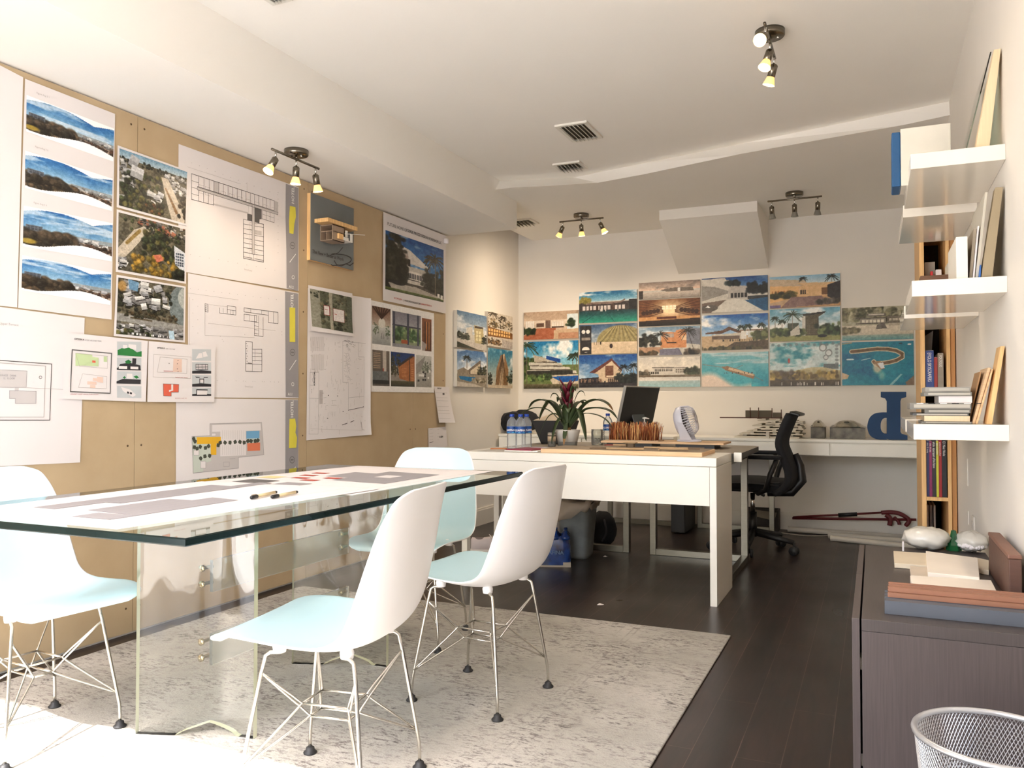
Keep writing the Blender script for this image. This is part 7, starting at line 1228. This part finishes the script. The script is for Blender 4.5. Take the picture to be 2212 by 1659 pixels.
slabk('plaster_slab', [(2004, 1236), (2116, 1247), (2112, 1205), (2000, 1190)], .030, pl_m, 'thick white plaster slab with a stepped front, in the middle of the samples', 'slab')
slabk('plaster_slab', [(2106, 1226), (2136, 1232), (2136, 1210), (2104, 1203)], .016, mat('travertine', (214, 200, 176)), 'cream slab partly hidden beside the brown box', 'slab')
bag_m = mat('milky_bag', (214, 210, 200), .25, var=.12, scale=14, spec=.7)
def bagk(x0, x1, y1, y0, label, seed, beads):
    a, c = onz(x0, y1, ZK), onz(x1, y1, ZK); mx = (a+c)/2; w = np.linalg.norm(c-a)/2; d = 1747/(np.linalg.norm(mx-np.array([0, 0, CAM_H]))); h = (y1-y0)/d/2
    t = thing('sample_bag', label, 'bag', (mx[0], mx[1]+.05, KZ), 0, 'plastic sample bags on the sideboard'); b = MB(); b.blob((0, 0, h*1.0), (w, .075, h), 0, 12, .22, seed); b.build('plastic_skin', bag_m, t)
    if beads:
        b = MB(); rg2 = np.random.default_rng(9)
        for k in range(90): an = rg2.uniform(0, 6.28); q = rg2.uniform(.2, .9); u = math.sqrt(1-q*q); b.blob((w*.9*u*math.cos(an), -abs(.07*u*math.sin(an))-.004, h*(.45+.9*q*.8)), .0065, 0, 4)
        o_ = b.build('pellets', paper_m, t); o_['kind'] = 'stuff'
bagk(1957, 2050, 1190, 1149, 'crumpled milky plastic bag at the far left corner of the sideboard', 3, False); bagk(2070, 2134, 1196, 1158, 'plastic bag of white pellets beside the brown box', 8, True)
p = onz(2061, 1190, ZK); b = MB((p[0], p[1]+.02, KZ)); b.o = np.array([0, 0, 0.]); b = MB(); b.lathe([(.001, 0), (.026, 0), (.024, .02), (.012, .05), (.008, .072), (.001, .074)], seg=6, smooth=False); tag(b.build('green_glass', mat('bottle_green', (30, 120, 72), .1, var=.2, trans=.6), loc=(p[0], p[1]+.01, KZ)), 'pointed green glass shard between the two plastic bags', 'glass')
p = onz(1951, 1191, ZK); flat('white_tag', p[0]-.003, p[1], p[0]+.003, p[1]+.02, KZ, .034, paper_m, 'small white strip standing at the left of the milky bag', 'strip')
n_ = onz(2180, 1302, ZK); f_ = onz(2136, 1232, ZK); zt = CAM_H+(ony(2180, 1198, n_[1])[2]-CAM_H); t = thing('brown_case', 'brown wooden case standing against the wall on the sideboard', 'case', (n_[0]+.03, n_[1], KZ)); o = tuple(t.location); yf2 = n_[1]+.42; cs = mat('brown_case_wood', (96, 66, 54), .55, var=.12, stretch=(1, 8, 8))
MB(o).box((n_[0], n_[1], KZ), (XR-.018, yf2, zt-.012)).build('case_body', cs, t, bev=.003); MB(o).box((n_[0]-.002, n_[1]-.002, zt-.0115), (XR-.017, yf2, zt)).build('case_lid', mat('brown_case_top', (128, 90, 74), .5, var=.08), t, bev=.003)
b = MB(o); b.box((n_[0]+.045, n_[1]-.0035, zt-.024), (n_[0]+.053, n_[1]-.0003, zt-.018)); b.build('label_tag', paper_m, t)
# ================================================================== WIRE WASTE BASKET
wc = (.222, 1.905, 0); t = thing('waste_basket', 'silver wire mesh waste basket in front of the dark sideboard', 'waste basket', wc); wm = mat('silver_mesh', (206, 206, 208), .3, .7, var=.03); H_ = .355; R0_, R1_ = .118, .152; nu, nv = 120, 44; vs = []; fs = []
for j in range(nv+1):
    z = .012+(H_-.018)*j/nv; r = R0_+(R1_-R0_)*j/nv
    for i in range(nu): a = 2*PI*(i+.5*(j % 2))/nu; vs.append((r*math.cos(a), r*math.sin(a), z))
for j in range(0, nv-1):
    for i in range(nu):
        k = i if j % 2 == 0 else (i+1) % nu; fs.append((j*nu+i, (j+1)*nu+k, (j+2)*nu+i, (j+1)*nu+((k-1) % nu)))
b = MB(); b.add(vs, fs[::1], 0, False); wo_ = b.build('mesh_wall', wm, t); wf = wo_.modifiers.new('wire', 'WIREFRAME'); wf.thickness = .0016; wf.use_replace = True
b = MB(); ring = [(R1_*math.cos(a), R1_*math.sin(a), H_) for a in np.linspace(0, 2*PI, 72)[:-1]]; b.tube(ring, .0065, 0, 10, True); b.build('rim', wm, t)
b = MB(); b.lathe([(.001, .002), (R0_+.003, .002), (R0_+.004, .018), (R0_-.001, .018), (R0_-.004, .006), (.001, .006)], seg=60); b.build('base', wm, t)
# ================================================================== THINGS UNDER THE DESKS
# grey bin with a liner
t = thing('grey_bin', 'battered grey rubbish bin with a cream liner under the white desk', 'bin', (-1.835, 5.18, 0), .1); bin_m = mat('bin_grey', (132, 138, 140), .55, var=.22, scale=9)
P0 = lambda sx, sy, z, n=28: [(sx*math.copysign(abs(math.cos(a))**.45, math.cos(a)), sy*math.copysign(abs(math.sin(a))**.45, math.sin(a)), z) for a in np.linspace(0, 2*PI, n, endpoint=False)]
def loft(b, rings, mi=0, cap0=False, cap1=False):
    n = len(rings[0]); vs = [p for r in rings for p in r]; fs = [(i*n+k, i*n+(k+1) % n, (i+1)*n+(k+1) % n, (i+1)*n+k) for i in range(len(rings)-1) for k in range(n)]
    if cap0: fs.append(tuple(range(n))[::-1])
    if cap1: fs.append(tuple((len(rings)-1)*n+k for k in range(n)))
    return b.add(vs, fs, mi, True)
b = MB(); loft(b, [P0(.088, .125, .0), P0(.09, .128, .02), P0(.118, .16, .36), P0(.124, .166, .365), P0(.124, .166, .375), P0(.112, .154, .375), P0(.088, .12, .03)], 0, True, True); b.build('bin_body', bin_m, t)
b = MB(); rg3 = np.random.default_rng(2); R_ = lambda s_, z, j: [(p[0]*(1+j*rg3.normal(0, .02)), p[1]*(1+j*rg3.normal(0, .02)), z+j*rg3.normal(0, .012)+(.04*(p[0]/.12) if z < .36 else 0)) for p in P0(.124*s_, .166*s_, z)]
loft(b, [R_(1.05, .285, 1), R_(1.10, .325, 1), R_(1.10, .37, .6), R_(1.03, .392, 1), R_(.9, .385, 1), R_(.8, .34, 1)]); lo_ = b.build('liner', mat('cream_liner', (196, 182, 166), .6, var=.08), t); so = lo_.modifiers.new('thickness', 'SOLIDIFY'); so.thickness = .002
b = MB(); b.tube([(-.02, -.139, .17), (.03, -.14, .175), (.004, -.135, .13), (-.02, -.139, .17)], .002, 0, 5); b.build('recycle_mark', mat('bin_mark', (90, 94, 98), .6), t)
# shrink wrapped bottle pack
t = thing('water_pack', 'blue shrink wrapped pack of water bottles on the floor before the bin', 'bottle pack', (-1.90, 4.845, 0), .35); wrapb = mat('blue_wrap', (12, 30, 78), .15, var=.5, scale=16, spec=.8, rgb2=(24, 58, 124))
MB().box((-.13, -.10, 0), (.13, .10, .03)).build('card_tray', mat('tray_card', (176, 168, 156), .8), t); b = MB(); b.grid(lambda u, v: (lambda a: ((.132-.02*v**4)*math.copysign(abs(math.cos(a))**.4, math.cos(a)), (.102-.02*v**4)*math.copysign(abs(math.sin(a))**.4, math.sin(a)), .012+.175*v+.006*math.sin(9*a)*v))(2*PI*u), 40, 8); b.text('AQUAFINA', lambda x, y: (x, -.1035, .08+y), .034, 1, 'CENTER', .0006); b.build('wrap', [wrapb, mat('wrap_lettering', (84, 112, 150), .4)], t)
for i in range(4):
    for j in range(3): b = MB(); b.lathe([(.031, .17), (.029, .185), (.013, .205), (.013, .222), (.001, .223)], (-.096+.064*i, -.066+.066*j, 0), 12); b.build('bottle_neck', wrapb, t)
# trainers
sho = mat('trainer_white', (206, 194, 190), .7, var=.05); sol = mat('trainer_sole', (222, 216, 210), .6)
def trainer(label):
    t = thing('trainer_shoe', label, 'shoe', (0, 0, 0), 0, 'white trainers under the desk')
    def sec(x, w, h, zb=.0): return [(x, w*math.copysign(abs(math.cos(a))**.7, math.cos(a)), zb+h*(.5+.5*math.sin(a))) for a in np.linspace(0, 2*PI, 20, endpoint=False)]
    b = MB(); loft(b, [sec(-.142, .020, .02), sec(-.138, .034, .03), sec(-.09, .041, .032), sec(0, .040, .03), sec(.07, .047, .03), sec(.12, .040, .03), sec(.142, .022, .02)], 0, True, True); b.build('sole', sol, t)
    b = MB(); loft(b, [sec(-.136, .020, .07, .025), sec(-.126, .033, .088, .022), sec(-.085, .037, .080, .022), sec(-.03, .036, .088, .022), sec(.0, .038, .092, .022), sec(.05, .043, .066, .022), sec(.095, .041, .050, .022), sec(.125, .032, .038, .022), sec(.14, .018, .02, .022)], 0, True, True); b.build('upper', sho, t)
    b = MB(); b.blob((-.075, 0, .098), (.046, .024, .012), 0, 8); b.build('opening', mat('shoe_lining', (120, 108, 106), .9), t)
    b = MB()
    for k in range(5): x = .0+.017*k; z = .116-.010*k; b.tube([(x-.006, -.028, z-.012), (x, 0, z+.004), (x+.008, .028, z-.012)], .0028, 0, 6); b.tube([(x-.006, .028, z-.012), (x, 0, z+.004), (x+.008, -.028, z-.012)], .0028, 0, 6)
    b.tube(crom([(0, 0, .12), (-.01, -.03, .13), (.02, -.045, .10), (.01, 0, .12)], 4), .0025, 0, 6); b.build('laces', mat('lace_white', (214, 206, 200), .8), t); return t
p = onz(1046, 1196, 0); s1 = trainer('white laced trainer on the floor left of the far chair legs'); s1.location = (p[0]+.03, p[1]+.04, 0); s1.rotation_euler = (0, 0, .45)
copy_thing(s1, (p[0]+.13, p[1]+.19, 0), .45, 'second white trainer just behind the first one')
# dark bag, computer tower, crate
p = onz(1302, 1182, 0); t = thing('dark_backpack', 'dark backpack slumped on the floor right of the grey bin', 'bag', (p[0]-.01, p[1]+.03, 0)); b = MB(); b.blob((0, 0, .125), (.10, .085, .127), 0, 10, .12, 5); b.build('bag_body', blackf_m, t); b = MB(); b.tube(crom([(.02, -.08, .05), (.06, -.10, .12), (.03, -.06, .2)], 4), .008, 0, 6); b.build('strap', mat('dark_strap', (40, 40, 46)), t)
t = thing('computer_tower', 'black computer tower standing between the back desk legs', 'computer', (-1.415, 6.55, 0)); MB().box((-.055, -.2, .01), (.055, .2, .40)).build('case', black_m, t, bev=.004); MB().box((-.05, -.206, .02), (.05, -.2005, .39)).build('front_face', mat('tower_face', (34, 34, 38), .3), t)
p = onz(1690, 1128, 0); t = thing('black_crate', 'black open carton with pale flap on the floor behind the office chair', 'box', (p[0]-.06, 6.855, 0)); b = MB(); x0, x1, y0, y1, h = -.20, .085, -.07, .07, .17
b.box((x0, y0, 0), (x1, y0+.012, h)); b.box((x0, y1-.012, 0), (x1, y1, h)); b.box((x0, y0+.012, 0), (x0+.012, y1-.012, h)); b.box((x1-.012, y0+.012, 0), (x1, y1-.012, h)); b.box((x0+.012, y0+.012, 0), (x1-.012, y1-.012, .01)); b.build('carton_body', mat('carton_black', (44, 38, 34), .7), t); b = MB(); b.quad((x0+.05, y0-.001, h*.72), (x1-.03, y0-.001, h*.5), (x1-.01, y0-.012, h*.9), (x0+.08, y0-.012, h*1.0)); b.build('flap', mat('carton_flap', (130, 122, 108), .7), t)
# white pipes, red clamp tool, cord along the back wall
pvc = mat('white_pipe', (196, 190, 178), .45, var=.05); PG = 'white pipes on the floor along the back wall'
def pipe(q0, q1, r, Y0, Y1, label):
    a, c = onz(*q0, r), onz(*q1, r); a = ony(q0[0], 1100, Y0); c = ony(q1[0], 1100, Y1); b = MB((a[0], Y0, 0)); b.tube([(a[0], Y0, r), (a[0]*.97+c[0]*.03, Y0*.97+Y1*.03, r), (c[0], Y1, r)], [r*1.25, r, r], 0, 12); return tag(b.build('white_pipe', pvc), label, 'pipe', PG)
pipe((1702, 1135), (1990, 1140), .022, 6.80, 6.74, 'rearmost of the white pipes, reaching farthest left'); pipe((1790, 1139), (1995, 1150), .024, 6.62, 6.50, 'middle one of the white pipes on the floor'); pipe((1795, 1146), (1995, 1158), .02, 6.50, 6.33, 'nearest of the white pipes on the floor')
t = thing('bar_clamp', 'long dark red bar clamp lying against the back wall above the pipes', 'clamp', (-.25, 6.86, 0)); o = tuple(t.location); red = mat('clamp_red', (96, 26, 30), .5, var=.15); Yc = 6.86; W2 = lambda x, y: (lambda p: (p[0], Yc, max(p[2], .02)))(ony(1640+.1627*x, 1060+.1627*y, Yc))
b = MB(o); b.tube([W2(440, 365), W2(2085, 385)], .010, 0, 8); b.build('bar', red, t); b = MB(o); b.tube([W2(450, 350), W2(1060, 320), W2(1640, 290)], .008, 0, 8); b.build('lever_bar', red, t); b = MB(o); b.tube([W2(1050, 325), W2(1300, 312)], .016, 0, 8); b.build('grip', black_m, t)
b = MB(o); b.tube(crom([W2(1620, 292), W2(1740, 285), W2(1850, 300), W2(1940, 345), W2(1990, 400), W2(1940, 470)], 4), [.016]*20+[.012], 0, 8); b.tube(crom([W2(1680, 320), W2(1740, 370), W2(1730, 460)], 4), .018, 0, 8); b.tube(crom([W2(1790, 350), W2(1850, 410), W2(1860, 450)], 4), .012, 0, 8); b.build('jaw', red, t)
C = [onz(1684, 1150.5, .004), onz(1712, 1154, .004), onz(1740, 1157, .004), onz(1772, 1157.5, .004), onz(1790, 1156.5, .004)]; b = MB(tuple(C[0])); pts = crom(C, 5); b.tube(pts, .0035, 0, 6); tag(b.build('floor_cable', mat('cord_white', (200, 194, 182), .6)), 'thin white cord looping over the floor right of the office chair', 'cord')
for q, lb in (((1308, 1203), 'tiny white paper scrap on the floor before the steel legs'), ((1297, 1307), 'tiny white paper scrap on the floor between rug and white desk')):
    p = onz(*q, 0); b = MB((p[0], p[1], 0)); b.add([(p[0]-.016, p[1]-.01, .001), (p[0]+.012, p[1]-.014, .004), (p[0]+.016, p[1]+.012, .001), (p[0]-.01, p[1]+.014, .006), (p[0], p[1], .009)], [(0, 1, 4), (1, 2, 4), (2, 3, 4), (3, 0, 4)]); tag(b.build('paper_scrap', paper_m), lb, 'paper', 'paper scraps on the floor')
# power outlet on the right wall
p = onx(2105, 1146, XR); t = thing('power_outlet', 'white power outlet plate low on the right wall above the sideboard', 'outlet', (XR, p[1], p[2]-.06)); o = tuple(t.location); MB(o).box((XR-.007, p[1]-.038, p[2]-.06), (XR-.0003, p[1]+.038, p[2]+.06)).build('plate', trim_m, t, bev=.002)
for dz_ in (-.024, .024): MB(o).box((XR-.0085, p[1]-.016, p[2]+dz_-.015), (XR-.0071, p[1]+.016, p[2]+dz_+.015)).build('socket', mat('socket_face', (206, 200, 190), .4), t)
